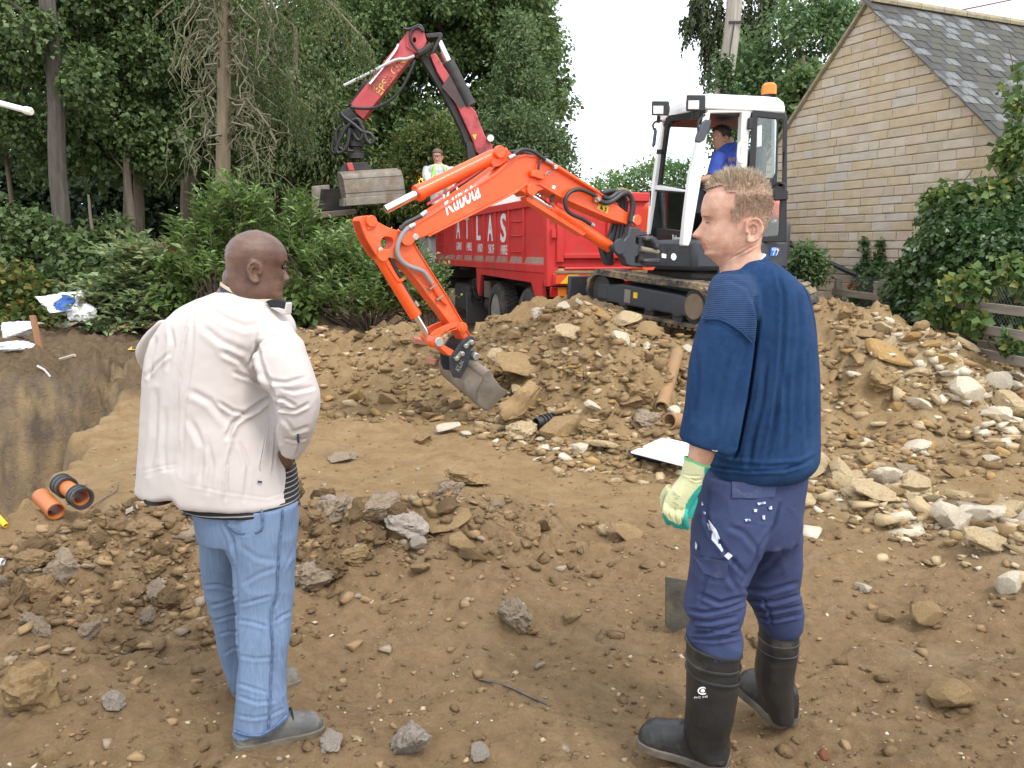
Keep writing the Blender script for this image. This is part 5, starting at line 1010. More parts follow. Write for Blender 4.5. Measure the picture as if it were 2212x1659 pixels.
pr('windscreen_frame', FRP, [(486, 728), (664, 742), (663, 750), (486, 738)], C_, .012, .03, BFR, dg, 0)
pr('windscreen', FRP, [(562, 318), (742, 305), (675, 735), (506, 705)], C_, -.03, .006, GL, dg, 0); pr('lower_windscreen', FRP, [(482, 738), (664, 748), (642, 975), (466, 952)], C_, -.03, .006, GL, dg, 0)
pr('front_panel', FRP, [(466, 950), (644, 973), (640, 1062), (455, 1005)], C_, .0, .06, BFR, dg, .006)
fq = FRP.on(*C_((588, 1024))[0]) - uA * .004; textmesh('maker_lettering', 'Kubota', fq, FRP.on(*C_((632, 1034))[0]) - FRP.on(*C_((588, 1024))[0]), UPV, .055, MATS['white_decal'], dg, bold=.01, width=.22)
slab('cab_floor', [(.0, .02), (1.0, .02), (1.0, .95), (.0, .95)], 1.735, 1.78, BFR, .005)
slab('rear_wall', [(1.06, .0), (1.1, .0), (1.1, .95), (1.06, .95)], 1.74, 2.3, BFR, .01)
pr('sill_guard', CBP, [(690, 1030), (1200, 1030), (1200, 1060), (688, 1062)], C_, .01, .03, BFR, dg, .004)
b = MB(); P = on(CBP, [(1005, 445), (980, 452), (966, 480), (962, 540), (968, 565), (990, 572)], C_, .05); b.tube(spline(P, 5), .016, 8); b.build('grab_handle', CABW, dg)
pr('side_lower_panel', CB2, [(462, 735), (1110, 735), (1110, 1010), (455, 1010)], C_, -.02, .02, BFR, dg, 0)
# seat and levers
slab('seat_base', [(.45, .25), (1.0, .25), (1.0, .72), (.45, .72)], 1.78, 2.08, BFR, .05); slab('seat_back', [(.9, .27), (1.02, .27), (1.02, .7), (.9, .7)], 2.05, 2.75, BFR, .05)
slab('control_console', [(.4, .1), (.8, .1), (.8, .22), (.4, .22)], 1.78, 2.22, BFR, .03)
for a, bb in ((.12, .42), (.12, .54)): b = MB(); b.tube([uw(a, bb, 1.78), uw(a + .14, bb, 2.25)], .014, 6); b.build('travel_lever', STEEL, dg); b = MB(); b.tube([uw(a + .14, bb, 2.25), uw(a + .17, bb, 2.36)], .022, 8); b.build('lever_grip', BFR, dg)
b = MB(); b.tube([uw(.32, .16, 2.2), uw(.28, .15, 2.4)], .025, 8); b.build('joystick', BFR, dg); b = MB(); b.tube([uw(.3, .1, 2.1), uw(.2, .08, 2.2)], .016, 6); b.build('red_lever', OR, dg); slab('pedal', [(.08, .6), (.25, .6), (.25, .7), (.08, .7)], 1.8, 1.83, OR, .006)
# door swung open on the rear pillar
hp = CBP.on(*C_((1060, 300))[0]); dd = (uA * math.cos(R(28)) - uB * math.sin(R(28))).normalized(); DP = Plane(hp - uB * .03, uA * math.sin(R(28)) - uB * math.cos(R(28)) if False else dd.cross(UPV))
if DP.n.y > 0: DP.n = -DP.n
door = pr('door', DP, [(1062, 258), (1258, 278), (1268, 300), (1262, 1040), (1112, 1040), (1040, 640), (1050, 420)], C_, .02, .035, BFR, dg, .008, holes=[[(1092, 300), (1200, 312), (1204, 330), (1196, 630), (1180, 660), (1100, 655), (1078, 640)], [(1215, 315), (1240, 318), (1236, 690), (1208, 690)], [(1130, 790), (1222, 790), (1215, 1000), (1120, 1005)]])
pr('window', DP, [(1092, 300), (1200, 312), (1204, 330), (1196, 630), (1180, 660), (1100, 655), (1078, 640)], C_, .0, .005, GL, door, 0); pr('window', DP, [(1130, 790), (1222, 790), (1215, 1000), (1120, 1005)], C_, .0, .005, GL, door, 0)
pr('latch_box', DP, [(1185, 705), (1250, 715), (1270, 740), (1268, 790), (1190, 795), (1180, 740)], C_, .06, .06, BFR, door, .01); b = MB(); b.tube(spline(on(DP, [(1180, 705), (1210, 690), (1245, 700), (1250, 720)], C_, .07), 4), .012, 6); b.build('handle', BFR, door)
pr('hinge', CBP, [(1030, 305), (1055, 308), (1050, 375), (1025, 372)], C_, .05, .05, BFR, dg, .006)
# lamps, mirrors, beacon
def worklamp(u, v, Y, s=1):
    c = at(u, v, Y); b = MB(); P = [c + Vector(q) * s for q in ((-.1, -.05, .09), (.1, -.05, .09), (.1, -.05, -.075), (-.1, -.05, -.075))]; Q = [c + Vector((.09, .12, .02)) + (q - c) * .45 for q in P]
    b.loft([P, Q]); l_ = b.build('work_lamp', BFR, dg, bevel=.012); b = MB(); b.box(c + Vector((-.02, -.056, -.012)), (.11, .012, .085)); b.build('lens', MATS['lamp_glass'], l_, bevel=.004)
    b = MB(); b.tube([c + Vector((0, .02, -.06)), c + Vector((0, .04, -.13))], .02, 6); b.build('bracket', BFR, l_)
worklamp(1424, 237, 9.25, .95); worklamp(1500, 226, 8.75, 1.0)
def mirror(pts, pl, arm_):
    b = MB(); b.prism([q for q in pl.pts(C_(*pts))], -pl.n * .035); m_ = b.build('mirror', pm('mirror_shell', (.05, .055, .07), rough=.5), dg, bevel=.01); b = MB(); b.tube(spline(pl.pts(C_(*arm_)), 4), .012, 6); b.build('mirror_arm', BFR, m_)
mirror([(770, 330), (790, 312), (818, 315), (815, 350), (780, 435), (755, 450), (728, 445), (735, 410)], Plane(at(1520, 280, 8.7), (.5, -.86, 0)), [(780, 285), (750, 310), (738, 345), (742, 380)])
mirror([(478, 365), (488, 358), (495, 380), (486, 460), (472, 482), (464, 470)], Plane(at(1425, 280, 9.5), (-.3, -.95, 0)), [(525, 320), (490, 325), (472, 345), (478, 375)])
bc = uw(1.1, .5, rz + .175); b = MB(); bq = at(1661, 205, bc.y); b.tube([bq - UPV * .09, bq - UPV * .04, bq + UPV * .0], [.045, .06, .085], 16); be = b.build('beacon', BFR, dg); b = MB(); b.tube([bq + UPV * .001, bq + UPV * .1, bq + UPV * .125], [.082, .078, .05], 18); b.build('lens', pm('amber_lens', (.85, .17, .01), rough=.15, emis=.12), be); b = MB(); b.tube([Vector((bq.x, bq.y, rz + .1)), bq - UPV * .08], .02, 8); b.build('stalk', BFR, be)
# wiper and dashboard
b = MB(); b.tube(FRP.pts(C_((540, 490), (548, 420), (590, 320))), .008, 5); b.build('wiper', BFR, dg); pr('wiper_motor', FRP, [(512, 490), (540, 490), (535, 520), (508, 518)], C_, .04, .05, BFR, dg, .006); pr('display', FRP, [(512, 712), (608, 716), (606, 732), (510, 728)], C_, -.12, .1, BFR, dg, .006)
# swing bracket in front
SP = Plane(Vector((1.5, 8.9, 0)) + bN * .06, bN)
pr('swing_bracket', SP, [(545, 440), (650, 455), (665, 490), (745, 500), (722, 545), (615, 560), (610, 625), (652, 650), (642, 760), (602, 792), (602, 848), (705, 855), (692, 895), (560, 890), (502, 870), (480, 800), (432, 742), (372, 702), (365, 660), (400, 632), (472, 600), (522, 540)], M_, 0, .1, CHAR, dg, .015); pr('swing_bracket', SP, [(545, 440), (600, 450), (560, 560), (520, 700), (520, 880), (430, 870), (400, 790), (365, 660), (470, 600)], M_, -.22, .06, CHAR, dg, .015)
disc(SP, (415, 665), M_, .08, .03, CHAR, .01); disc(SP, (440, 712), M_, .03, .02, BOLT, .01)
pr('swing_hinge', SP, [(680, 562), (770, 545), (815, 575), (838, 630), (840, 700), (790, 690), (775, 640), (740, 605), (680, 605)], M_, .05, .22, CHAR, dg, .02); pr('swing_hinge', SP, [(660, 810), (780, 795), (850, 800), (850, 850), (700, 850), (665, 840)], M_, .05, .22, CHAR, dg, .02); tub('swing_pin', SP, [(690, 560), (690, 850)], M_, .05, SOOT, -.06); tub('slew_ram', SP, [(650, 690), (850, 730)], M_, .03, STEEL, .0)
pr('belly_plate', SP, [(680, 900), (830, 888), (800, 930), (700, 925)], M_, .0, .2, OR, dg, .006)
# decals on the side skirt
SKP = Plane(uw(0, -.125, 0), -uB)
pr('white_label', SKP, [(892, 740), (942, 750), (940, 795), (892, 788)], M_, .004, .003, WHITE, dg, 0); pr('round_reflector', SKP, circ(1023, 780, 30, 20, 1.3), M_, .01, .008, WHITE, dg, .002)
for k in range(3): pr('vent_slot', SKP, [(952, 748 + k * 17), (972, 752 + k * 17), (972, 760 + k * 17), (952, 756 + k * 17)], M_, .004, .004, BLKP, dg, 0)
N_ = crop(2560, 620, 4.147); st = pr('blue_sticker', SKP, [(1368, 1278), (1460, 1270), (1452, 1412), (1360, 1410)], N_, .004, .003, pm('sticker_blue', (.02, .16, .6), rough=.4), dg, 0)
q0 = SKP.on(*N_((1388, 1398))[0]) - uB * .0; textmesh('digits', '77', q0 + SKP.n * .006, uA, UPV, .07, MATS['white_decal'], st, width=.075); q0 = SKP.on(*N_((1378, 1330))[0]); textmesh('digits', 'OL', q0 + SKP.n * .006, uA, UPV, .035, MATS['white_decal'], st, width=.09)
# ------------------------------------------------------------------ broken stone and clods
def rockmat(n, a, b, d=(.22, .14, .068), dp=(.5, .72)): return pm('rock_' + n, a, b, 7, .95, bump=1, bscale=30, dirt=d, dscale=6, dpos=dp, spec=.15)
RK = {'lime': rockmat('lime', (.38, .28, .15), (.5, .4, .25)), 'pale': rockmat('pale', (.5, .43, .31), (.62, .55, .43), (.3, .21, .11), (.55, .75)), 'ochre': rockmat('ochre', (.3, .185, .07), (.4, .26, .11)),
      'clod': rockmat('clod', (.24, .155, .08), (.33, .225, .12), (.2, .128, .065)), 'grey': rockmat('grey', (.24, .18, .125), (.34, .275, .2), (.2, .13, .065)), 'clay': rockmat('clay', (.3, .25, .2), (.42, .375, .325), (.22, .145, .08)),
      'buff': rockmat('buff', (.25, .165, .08), (.335, .235, .12)), 'brick': rockmat('brick', (.3, .1, .06), (.38, .15, .09))}
RK['soil'] = MATS['soil']
def hull_rock(n, flat=.6, box=.0, seed=0):
    r_ = np.random.default_rng(seed); p = r_.normal(size=(n, 3)); p /= np.linalg.norm(p, axis=1)[:, None]
    if box: p = np.sign(p) * np.abs(p) ** (1 - box)
    p *= (.8 + .25 * r_.random((n, 1))); p[:, 2] *= flat; p[:, 0] *= 1.15
    bm = bmesh.new()
    for q in p: bm.verts.new(q)
    bmesh.ops.convex_hull(bm, input=bm.verts); bmesh.ops.delete(bm, geom=[v for v in bm.verts if not v.link_faces], context='VERTS')
    bmesh.ops.triangulate(bm, faces=bm.faces); me = bpy.data.meshes.new('rock'); bm.to_mesh(me); bm.free()
    V = np.zeros(len(me.vertices) * 3); me.vertices.foreach_get('co', V); Fc = np.array([tuple(t.vertices) for t in me.polygons]); bpy.data.meshes.remove(me); return V.reshape(-1, 3), Fc
def lump(seed, rough=.35, flat=.7, sub=3, ang=0):
    bm = bmesh.new(); bmesh.ops.create_icosphere(bm, subdivisions=sub, radius=1); V = np.array([v.co[:] for v in bm.verts]); Fc = np.array([[v.index for v in f.verts] for f in bm.faces]); bm.free()
    r_ = np.random.default_rng(seed)
    if ang > 5: V = V / np.max(np.abs(V), 1)[:, None] ** .72; V *= .8; V = V + r_.normal(size=(1, 3)) * .1 * np.abs(V)
    if ang:                                                      # planes chop the lump into broken faces
        for _ in range(ang):
            d = r_.normal(size=3); d /= np.linalg.norm(d); k = .4 + .36 * r_.random(); s = V @ d; o = s > k; V[o] -= np.outer(s[o] - k, d) * .92
    V = V * (1 + rough * n3(V * 1.6 + 10, seed) + rough * .5 * n3(V * 4 + 20, seed) + rough * .4 * n3(V * 9 + 5, seed) + (rough * .45 * np.abs(n3(V * 19 + 2, seed)) if sub > 3 else 0))[:, None]
    V[:, 2] *= flat; return V, Fc
SHAPES = {'block': [lump(i, .13, .68, 3, 9) for i in range(9)], 'slab': [lump(40 + i, .12, .32, 3, 8) for i in range(6)], 'clod': [lump(80 + i, .6, .75, 4, 3) for i in range(7)]}
MESH = {}
def rock_mesh(sh, i, m):
    k = (sh, i % len(SHAPES[sh]), m)
    if k not in MESH: V, Fc = SHAPES[sh][k[1]]; MESH[k] = npmesh('rock', V, Fc, RK[m], True, 18 if sh != 'clod' else 28)
    return MESH[k]
def rock(name, label, p, size, sh, m, rot=None, i=None, group=None, sink=.25):
    """size = half extents in metres"""
    o = bpy.data.objects.new(name, rock_mesh(sh, random.randrange(9) if i is None else i, m)); col.objects.link(o)
    o.location = p + Vector((0, 0, size[2] * (.6 - sink))); o.scale = size; o.rotation_euler = rot if rot else (random.gauss(0, .2), random.gauss(0, .2), random.uniform(0, 6.3)); return tag(o, label, 'stone' if sh != 'clod' else 'clod', group)
HERO = [  # u, v of the foot, width and height in units of the photograph, shape, material, label, tilt
    (1140, 822, 150, 55, 'slab', 'buff', 'flat buff limestone slab leaning just behind the excavator bucket', (.35, .1, .2)),
    (1075, 800, 62, 70, 'block', 'lime', 'blocky tan limestone wedged against the bucket hitch', None), (1115, 740, 70, 45, 'block', 'buff', 'tan earthy block above the slab behind the bucket', None),
    (1345, 750, 52, 32, 'block', 'pale', 'clean white limestone block high on the heap face below the track', (.2, .2, .3)), (1213, 676, 40, 30, 'block', 'pale', 'white stone sitting on the crest of the heap below the number plate', (.1, -.5, .3)),
    (1165, 684, 46, 24, 'clod', 'pale', 'knobbly whitish lump on the crest in front of the lorry wheel', None), (1235, 745, 75, 45, 'slab', 'lime', 'broad tan slab embedded in the middle of the heap face', (.5, 0, .4)),
    (1290, 690, 80, 26, 'slab', 'ochre', 'splintered yellow ochre slab under the left end of the track', (.1, .4, -.4)), (1355, 712, 90, 45, 'slab', 'lime', 'flat tan slab lying in front of the track rollers', (.35, .1, -.2)), (1400, 730, 80, 40, 'slab', 'buff', 'rounded brown slab lower than the flat one by the track', (.4, 0, .3)),
    (967, 940, 66, 26, 'slab', 'pale', 'long pale limestone sliver on the bare ground left of the bucket', (.1, -.25, .2)), (1003, 945, 34, 18, 'block', 'pale', 'small white stone beside the long pale sliver', None), (916, 962, 42, 34, 'clod', 'clod', 'round dark clod alone on the smooth ground left of the bucket', None), (740, 998, 60, 24, 'clod', 'grey', 'grey brown clod to the right of the bald man\'s elbow', None),
    (880, 1168, 88, 62, 'clod', 'clay', 'pale grey cracked clay lump in the middle of the broken berm', None), (800, 1130, 84, 62, 'clod', 'grey', 'big crumbly grey brown lump left of the pale clay', None), (710, 1120, 62, 40, 'clod', 'clay', 'grey lump beside the bald man\'s hip', None), (935, 1135, 62, 60, 'block', 'buff', 'upright tan stone right of the pale clay lump', (.1, .8, .4)),
    (975, 1150, 105, 40, 'slab', 'buff', 'curled tan slab lying across the berm', (.2, -.3, .1)), (995, 1196, 78, 52, 'block', 'buff', 'angular tan stone below the curled slab', None), (905, 1195, 38, 48, 'slab', 'clay', 'thin grey slate standing on edge below the pale clay', (1.2, .2, .2)), (1010, 1052, 90, 36, 'clod', 'buff', 'long earthy lump at the back of the berm', None),
    (672, 1275, 84, 66, 'clod', 'grey', 'tan grey boulder right beside the bald man\'s jeans', None), (765, 1218, 58, 40, 'clod', 'buff', 'brown clod to the right of the boulder by the jeans', None), (905, 1245, 60, 36, 'block', 'clod', 'square brown clod below the berm', None),
    (1112, 1358, 92, 68, 'clod', 'grey', 'rounded grey brown boulder alone in the middle of the foreground', None), (1235, 1350, 56, 46, 'block', 'buff', 'tan faceted stone right of the lone boulder', (.3, .3, .5)), (1355, 1168, 96, 46, 'block', 'buff', 'tan brick shaped stone left of the blue trousers', (.1, .3, -.4)), (1305, 1165, 36, 34, 'block', 'lime', 'small tan stone beside the brick shaped one', None),
    (876, 1638, 84, 90, 'clod', 'clay', 'grey streaked clay lump at the bottom edge near the grey shoe', (.6, .1, .3)), (715, 1620, 62, 46, 'clod', 'clay', 'pale grey lump right of the grey shoe\'s toe', None), (1035, 1648, 62, 42, 'block', 'clay', 'flat grey stone at the bottom edge', None), (1385, 1470, 1, 1, None, None, None, None),
    (66, 1535, 130, 118, 'clod', 'buff', 'large tan clod at the left edge of the foreground', None), (235, 1540, 56, 44, 'clod', 'clay', 'grey clod right of the large one at the left', None), (100, 1655, 74, 52, 'block', 'buff', 'brown stone in the bottom left corner', None), (400, 1180, 118, 50, 'slab', 'grey', 'flat grey tan slab to the left of the blue jeans', (.15, .1, .1)), (225, 1150, 1, 1, None, None, None, None),
    (290, 1160, 95, 46, 'clod', 'clod', 'long brown clod beside the pale strip of wood', None), (70, 1230, 70, 46, 'clod', 'clod', 'dark clod near the trench end at the left', None), (330, 1255, 70, 50, 'clod', 'buff', 'tan clod left of the far jeans leg', None), (160, 1225, 86, 50, 'clod', 'clod', 'split brown clod below the orange pipes', None), (180, 1380, 62, 32, 'clod', 'grey', 'grey clay smear lump at the left of the foreground', None),
    (2100, 895, 72, 100, 'slab', 'pale', 'tall pale limestone slab standing in the right hand rubble', (1.0, .3, .2)), (2160, 915, 78, 54, 'block', 'pale', 'pale square block right of the tall slab', None), (1988, 895, 72, 38, 'block', 'pale', 'whitish triangular stone in the heap left of the tall slab', None), (1985, 985, 66, 44, 'block', 'pale', 'white stone at the foot of the right heap', None), (2148, 1003, 40, 28, 'block', 'pale', 'small white stone alone on the bare ground at the right', None), (2062, 1035, 52, 36, 'block', 'buff', 'brown wedge shaped stone on the bare ground at the right', None),
    (2065, 1152, 86, 76, 'block', 'pale', 'big pale limestone boulder in the middle of the right rubble band', (.2, .3, .4)), (2115, 1115, 58, 46, 'block', 'clay', 'dark grey stone behind the big pale boulder', None), (2150, 1135, 46, 36, 'block', 'pale', 'pale angular stone right of the dark grey one', None), (2150, 1205, 100, 64, 'slab', 'lime', 'layered tan slab near the right edge', (.3, .2, .1)), (2195, 1285, 76, 76, 'block', 'pale', 'large cream boulder cut by the right edge', None),
    (1905, 1090, 104, 48, 'slab', 'lime', 'wide flat tan slab in the rubble right of the blue trousers', (.2, .25, -.2)), (1985, 1075, 70, 36, 'slab', 'lime', 'cream slab beside the wide flat one', None), (1830, 1060, 70, 44, 'block', 'lime', 'tan stone near the trouser pocket', None), (1960, 1030, 62, 34, 'slab', 'grey', 'grey flat stone above the cream slab', None), (2010, 762, 48, 34, 'block', 'ochre', 'squared ochre block near the top of the right heap', (.0, .0, .3)), (1935, 790, 110, 54, 'slab', 'ochre', 'large ochre slab on the right heap face', (.5, .2, .2)), (2030, 800, 90, 50, 'block', 'ochre', 'rounded ochre boulder right of the squared block', None), (2095, 765, 58, 30, 'slab', 'lime', 'tan plate like stone on the right shoulder of the heap', (.3, .4, .2)), (2185, 795, 60, 34, 'block', 'ochre', 'ochre stone beside the lowest fence rail', None),
    (1905, 850, 74, 50, 'clod', 'buff', 'round brown boulder half way down the right heap', None), (1845, 690, 44, 46, 'clod', 'clod', 'dark lump on the very top of the right heap', None), (2012, 1370, 72, 72, 'slab', 'buff', 'square brown tile like slab lying in the soil at the right', (.9, .0, .1)), (2058, 1536, 116, 80, 'block', 'buff', 'tan boulder near the bottom right corner', None), (1872, 1285, 42, 36, 'block', 'pale', 'small cream stone right of the trousers', None), (1780, 1640, 30, 26, 'block', 'brick', 'small red brick fragment at the bottom right', None), (1920, 1350, 46, 40, 'block', 'buff', 'tan stone left of the square slab', None),
    (1200, 905, 56, 34, 'block', 'lime', 'tan stone behind the black ribbed pipe', None), (1130, 955, 90, 50, 'clod', 'lime', 'crumbly tan lump below the boulder in the bucket', None), (1210, 945, 110, 60, 'block', 'buff', 'wide brown stone below the black ribbed pipe', None), (1300, 980, 80, 36, 'slab', 'lime', 'cream slab at the foot of the heap left of the white board', None), (1255, 980, 60, 32, 'block', 'pale', 'pale stone at the foot of the heap', None), (1460, 905, 50, 46, 'block', 'pale', 'white stone touching the blue jumper sleeve', None), (1400, 925, 62, 46, 'clod', 'grey', 'grey brown lump left of the terracotta pipe', None), (840, 880, 70, 40, 'block', 'buff', 'tan stone in the left bank behind the bald man', None), (770, 870, 60, 40, 'block', 'ochre', 'ochre stone in the left bank near the bald man', None)]
for h in HERO:
    if h[4] is None: continue
    u, v, w, hh, sh, m, lb, tilt = h; p = flat_hit(u, v); d = p.y; w *= 1.25 if u > 1760 or 640 < u < 1020 and 1040 < v < 1290 else 1.08; hh *= 1.2; hx = px(w, d) / 2; hz_ = px(hh, d) / 2 * (1.1 if sh != 'slab' else 1.7)
    rock('limestone_block' if sh != 'clod' else 'earth_clod', lb, p + Vector((0, hx * .5, 0)), (hx, hx * .8, hz_), sh, m, tilt, sink=.2)
# the boulder that the bucket is pushing
bo = lump(301, .32, .8, 4, 9); V = bo[0] * np.array([.28, .15, .16])
V[:, 2] += .06 * n3(V * 9, 3); b0 = at(1118, 866, 7.25); o = mobj('limestone_boulder', npmesh('limestone_boulder', V, bo[1], RK['buff'], True, 40)); o.location = b0; o.rotation_euler = (.2, -.72, .35)
tag(o, 'large pale limestone boulder pushed by the lip of the excavator bucket', 'stone')
# individually placed stones, zone by zone
def scatter(n, name, label, group, zone, smin, smax, shapes, mats, shp=None):
    c = 0
    while c < n:
        x, y = zone(); z = gz(x, y); s = smin + (smax - smin) * random.random() ** 2.2
        if poly_sd(np.array([x]), np.array([y]), TRENCH)[0] > -.15: continue
        sh = random.choice(shapes); rock(name, label, Vector((x, y, z)), (s, s * random.uniform(.6, 1), s * random.uniform(.6, .95) * (1.3 if sh == 'slab' else 1)), sh, random.choice(mats), (random.gauss(0, .35), random.gauss(0, .35), random.uniform(0, 6.3)), group=group); c += 1
def z_heap(x0, x1, k0=.0, k1=2.3):
    def f():
        x = random.uniform(x0, x1); return x, float(np.interp(x, _tx, _ty)) + random.uniform(k0, k1)
    return f
def z_seg(a, b, r):
    def f(): t = random.random(); return a[0] + (b[0] - a[0]) * t + random.gauss(0, r), a[1] + (b[1] - a[1]) * t + random.gauss(0, r)
    return f
scatter(80, 'limestone_block', 'tan stone in the face of the spoil heap between bucket and track', 'tan stones in the middle of the spoil heap', z_heap(-.2, 2.1, -.3, 2.0), .04, .13, ('block', 'block', 'slab', 'clod'), ('lime', 'lime', 'buff', 'buff', 'ochre', 'pale', 'clod'))
scatter(60, 'limestone_block', 'stone in the right part of the spoil heap below the fence', 'stones in the right part of the spoil heap', z_heap(2.8, 5.9, -.4, 2.0), .04, .15, ('block', 'block', 'slab'), ('lime', 'ochre', 'pale', 'buff', 'buff'))
scatter(45, 'limestone_block', 'tan stone in the low bank left of the excavator arm', 'stones in the left bank', z_heap(-3.2, -.4, -.2, 2.4), .04, .11, ('block', 'block', 'slab', 'clod'), ('buff', 'soil', 'ochre', 'clod', 'soil'))
scatter(75, 'limestone_block', 'cream stone in the rubble band right of the blue trousers', 'cream stones in the right rubble band', z_seg((1.9, 5.8), (3.3, 3.5), .2), .045, .17, ('block', 'block', 'slab'), ('pale', 'lime', 'lime', 'buff'))
scatter(30, 'limestone_block', 'pale limestone block in the pile at the right end of the spoil heap', 'pale blocks at the right end of the heap', z_seg((4.2, 7.7), (5.3, 7.2), .3), .07, .2, ('block', 'block', 'slab'), ('pale', 'pale', 'lime'))
scatter(50, 'earth_clod', 'brown clod in the broken berm between the two men', 'clods in the berm between the men', z_seg((-2.1, 4.15), (.0, 4.45), .22), .04, .12, ('clod', 'clod', 'block'), ('soil', 'soil', 'clod', 'grey'))
scatter(30, 'earth_clod', 'brown clod in the churned soil left of the jeans', 'clods left of the jeans', z_seg((-2.6, 3.4), (-1.2, 3.9), .25), .04, .11, ('clod',), ('soil', 'soil', 'clod', 'grey'))
# everything smaller: crumbs, chips and gravel, one mesh for each kind
def rubble(name, label, n, zone, smin, smax, mats, wts, pw=2.5):
    base = [hull_rock(10 if k % 3 else 8, .62, .35, 500 + k) for k in range(14)]; VV, FF, MM, o = [], [], [], 0
    P = np.array([zone() for _ in range(n)]); P = P[poly_sd(P[:, 0], P[:, 1], TRENCH) < -.05]; Z = ground_h(P[:, 0], P[:, 1]); n = len(P)
    S = smin + (smax - smin) * rng.random(n) ** pw; mi = rng.choice(len(mats), n, p=np.array(wts) / sum(wts)); A = rng.random((n, 3)) * np.array([.9, .9, 6.3])
    for k in range(n):
        V, Fc = base[k % 14]; c, s = math.cos(A[k, 2]), math.sin(A[k, 2]); q = V * S[k] * np.array([1, .75 + .3 * A[k, 0], .6 + .4 * A[k, 1]]); t = A[k, 0] - .45
        q = np.stack([q[:, 0] * math.cos(t) + q[:, 2] * math.sin(t), q[:, 1], -q[:, 0] * math.sin(t) + q[:, 2] * math.cos(t)], 1)
        VV.append(np.stack([q[:, 0] * c - q[:, 1] * s + P[k, 0], q[:, 0] * s + q[:, 1] * c + P[k, 1], q[:, 2] + Z[k] + S[k] * .12], 1)); FF.append(Fc + o); o += len(V); MM.append(np.full(len(Fc), mi[k]))
    tag(mobj(name, npmesh(name, np.concatenate(VV), np.concatenate(FF), [RK[m] for m in mats], midx=np.concatenate(MM))), label, 'rubble', kind='stuff')
def mixz(*zs):
    def f(): return random.choice(zs)()
    return f
def z_box(x0, x1, y0, y1):
    def f():
        y = y0 * (y1 / y0) ** random.random(); return random.uniform(x0, x1) * (y * .66 + .9) / 3, y
    return f
rubble('rubble', 'fist sized broken stone and soil lumps all over the spoil heap', 900, mixz(z_heap(-.4, 2.6, -.4, 2.4), z_heap(2.6, 5.8, -.5, 2.2), z_heap(-3.2, -.2, -.2, 2.6)), .03, .1, ['lime', 'buff', 'soil', 'ochre', 'clod'], [1.6, 3, 5, 1, 3], 2)
rubble('rubble', 'small broken stone all over the spoil heap', 6000, mixz(z_heap(-.4, 2.6, -.7, 2.6), z_heap(-.2, 2.3, -.5, 2.0), z_heap(2.4, 6, -.9, 2.4), z_heap(-3.4, -.2, -.3, 3)), .01, .07, ['lime', 'buff', 'soil', 'pale', 'ochre', 'clod'], [2, 3, 6, .6, 1.2, 3])
rubble('rubble', 'small crumbs of soil over the broken berm', 3600, mixz(z_seg((-2.4, 4.0), (.2, 4.5), .3), z_seg((-2.8, 3.3), (-1, 3.9), .35)), .007, .045, ['soil', 'clod', 'grey', 'buff'], [8, 4, 1, .7])
rubble('rubble', 'broken pale limestone spilling down the right end of the heap', 800, mixz(z_seg((3.6, 7.9), (5.6, 7.0), .4), z_seg((4.3, 7.0), (5.6, 6.6), .3), z_seg((1.9, 5.7), (3.3, 3.5), .24)), .025, .11, ['pale', 'lime', 'buff'], [3, 4, 1.5], 1.8)
rubble('rubble', 'small cream chips in the right rubble band', 2400, z_seg((1.7, 6.2), (3.4, 3.4), .3), .008, .05, ['lime', 'pale', 'buff', 'soil'], [3, 1.6, 2, 3])
rubble('gravel', 'fine gravel and grit scattered over the bare soil', 6500, z_box(-3, 3, 2.1, 8), .003, .017, ['soil', 'clod', 'lime', 'grey', 'pale', 'buff'], [9, 3, .8, .8, .5, .9], 2.2)
rubble('gravel', 'loose lumps of soil scattered over the bare ground', 850, z_box(-3, 3, 2.1, 6.5), .012, .04, ['soil', 'clod', 'grey', 'buff'], [9, 3, .6, .5], 2.4)
# ------------------------------------------------------------------ people
def proj(V):
    V = np.asarray(V, float); y, z = V[:, 1], V[:, 2] - EYE; c, s = math.cos(PITCH), math.sin(PITCH); d = y * c - z * s
    return CX + F0 * V[:, 0] / d, CY - F0 * (y * s + z * c) / d
def sec(l, r, Y, hd, p=2.3, n=32, dy=0):
    """one ring of a limb or garment between two points of its outline at distance Y, half depth hd"""
    A, B = at(l[0], l[1], Y), at(r[0], r[1], Y + dy); c, a = (A + B) / 2, (B - A) / 2; e = 2 / p; o = []
    for k in range(n):
        t = 2 * math.pi * k / n; ct, st = math.cos(t), math.sin(t)
        o.append(c + a * math.copysign(abs(ct) ** e, ct) + Vector((0, hd, 0)) * math.copysign(abs(st) ** e, st))
    return o
def secs(conv, rows, shrink=1):
    """rows: (y, xl, xr, Y, hd[, yr])"""
    out = []
    for q in rows:
        y, xl, xr, Y, hd = q[:5]; yr = q[5] if len(q) > 5 else y; (l, r) = conv((xl, y), (xr, yr))
        if shrink != 1: m = ((l[0] + r[0]) / 2, (l[1] + r[1]) / 2); l = (m[0] + (l[0] - m[0]) * shrink, m[1] + (l[1] - m[1]) * shrink); r = (m[0] + (r[0] - m[0]) * shrink, m[1] + (r[1] - m[1]) * shrink)
        out.append(sec(l, r, Y, hd * shrink))
    return out
def smooth_loft(mb, rings, sub=3):
    """rings interpolated so that the outline bends smoothly"""
    n = len(rings[0]); cols_ = [spline([r[j] for r in rings], sub) for j in range(n)]
    mb.loft([[cols_[j][i] for j in range(n)] for i in range(len(cols_[0]))])
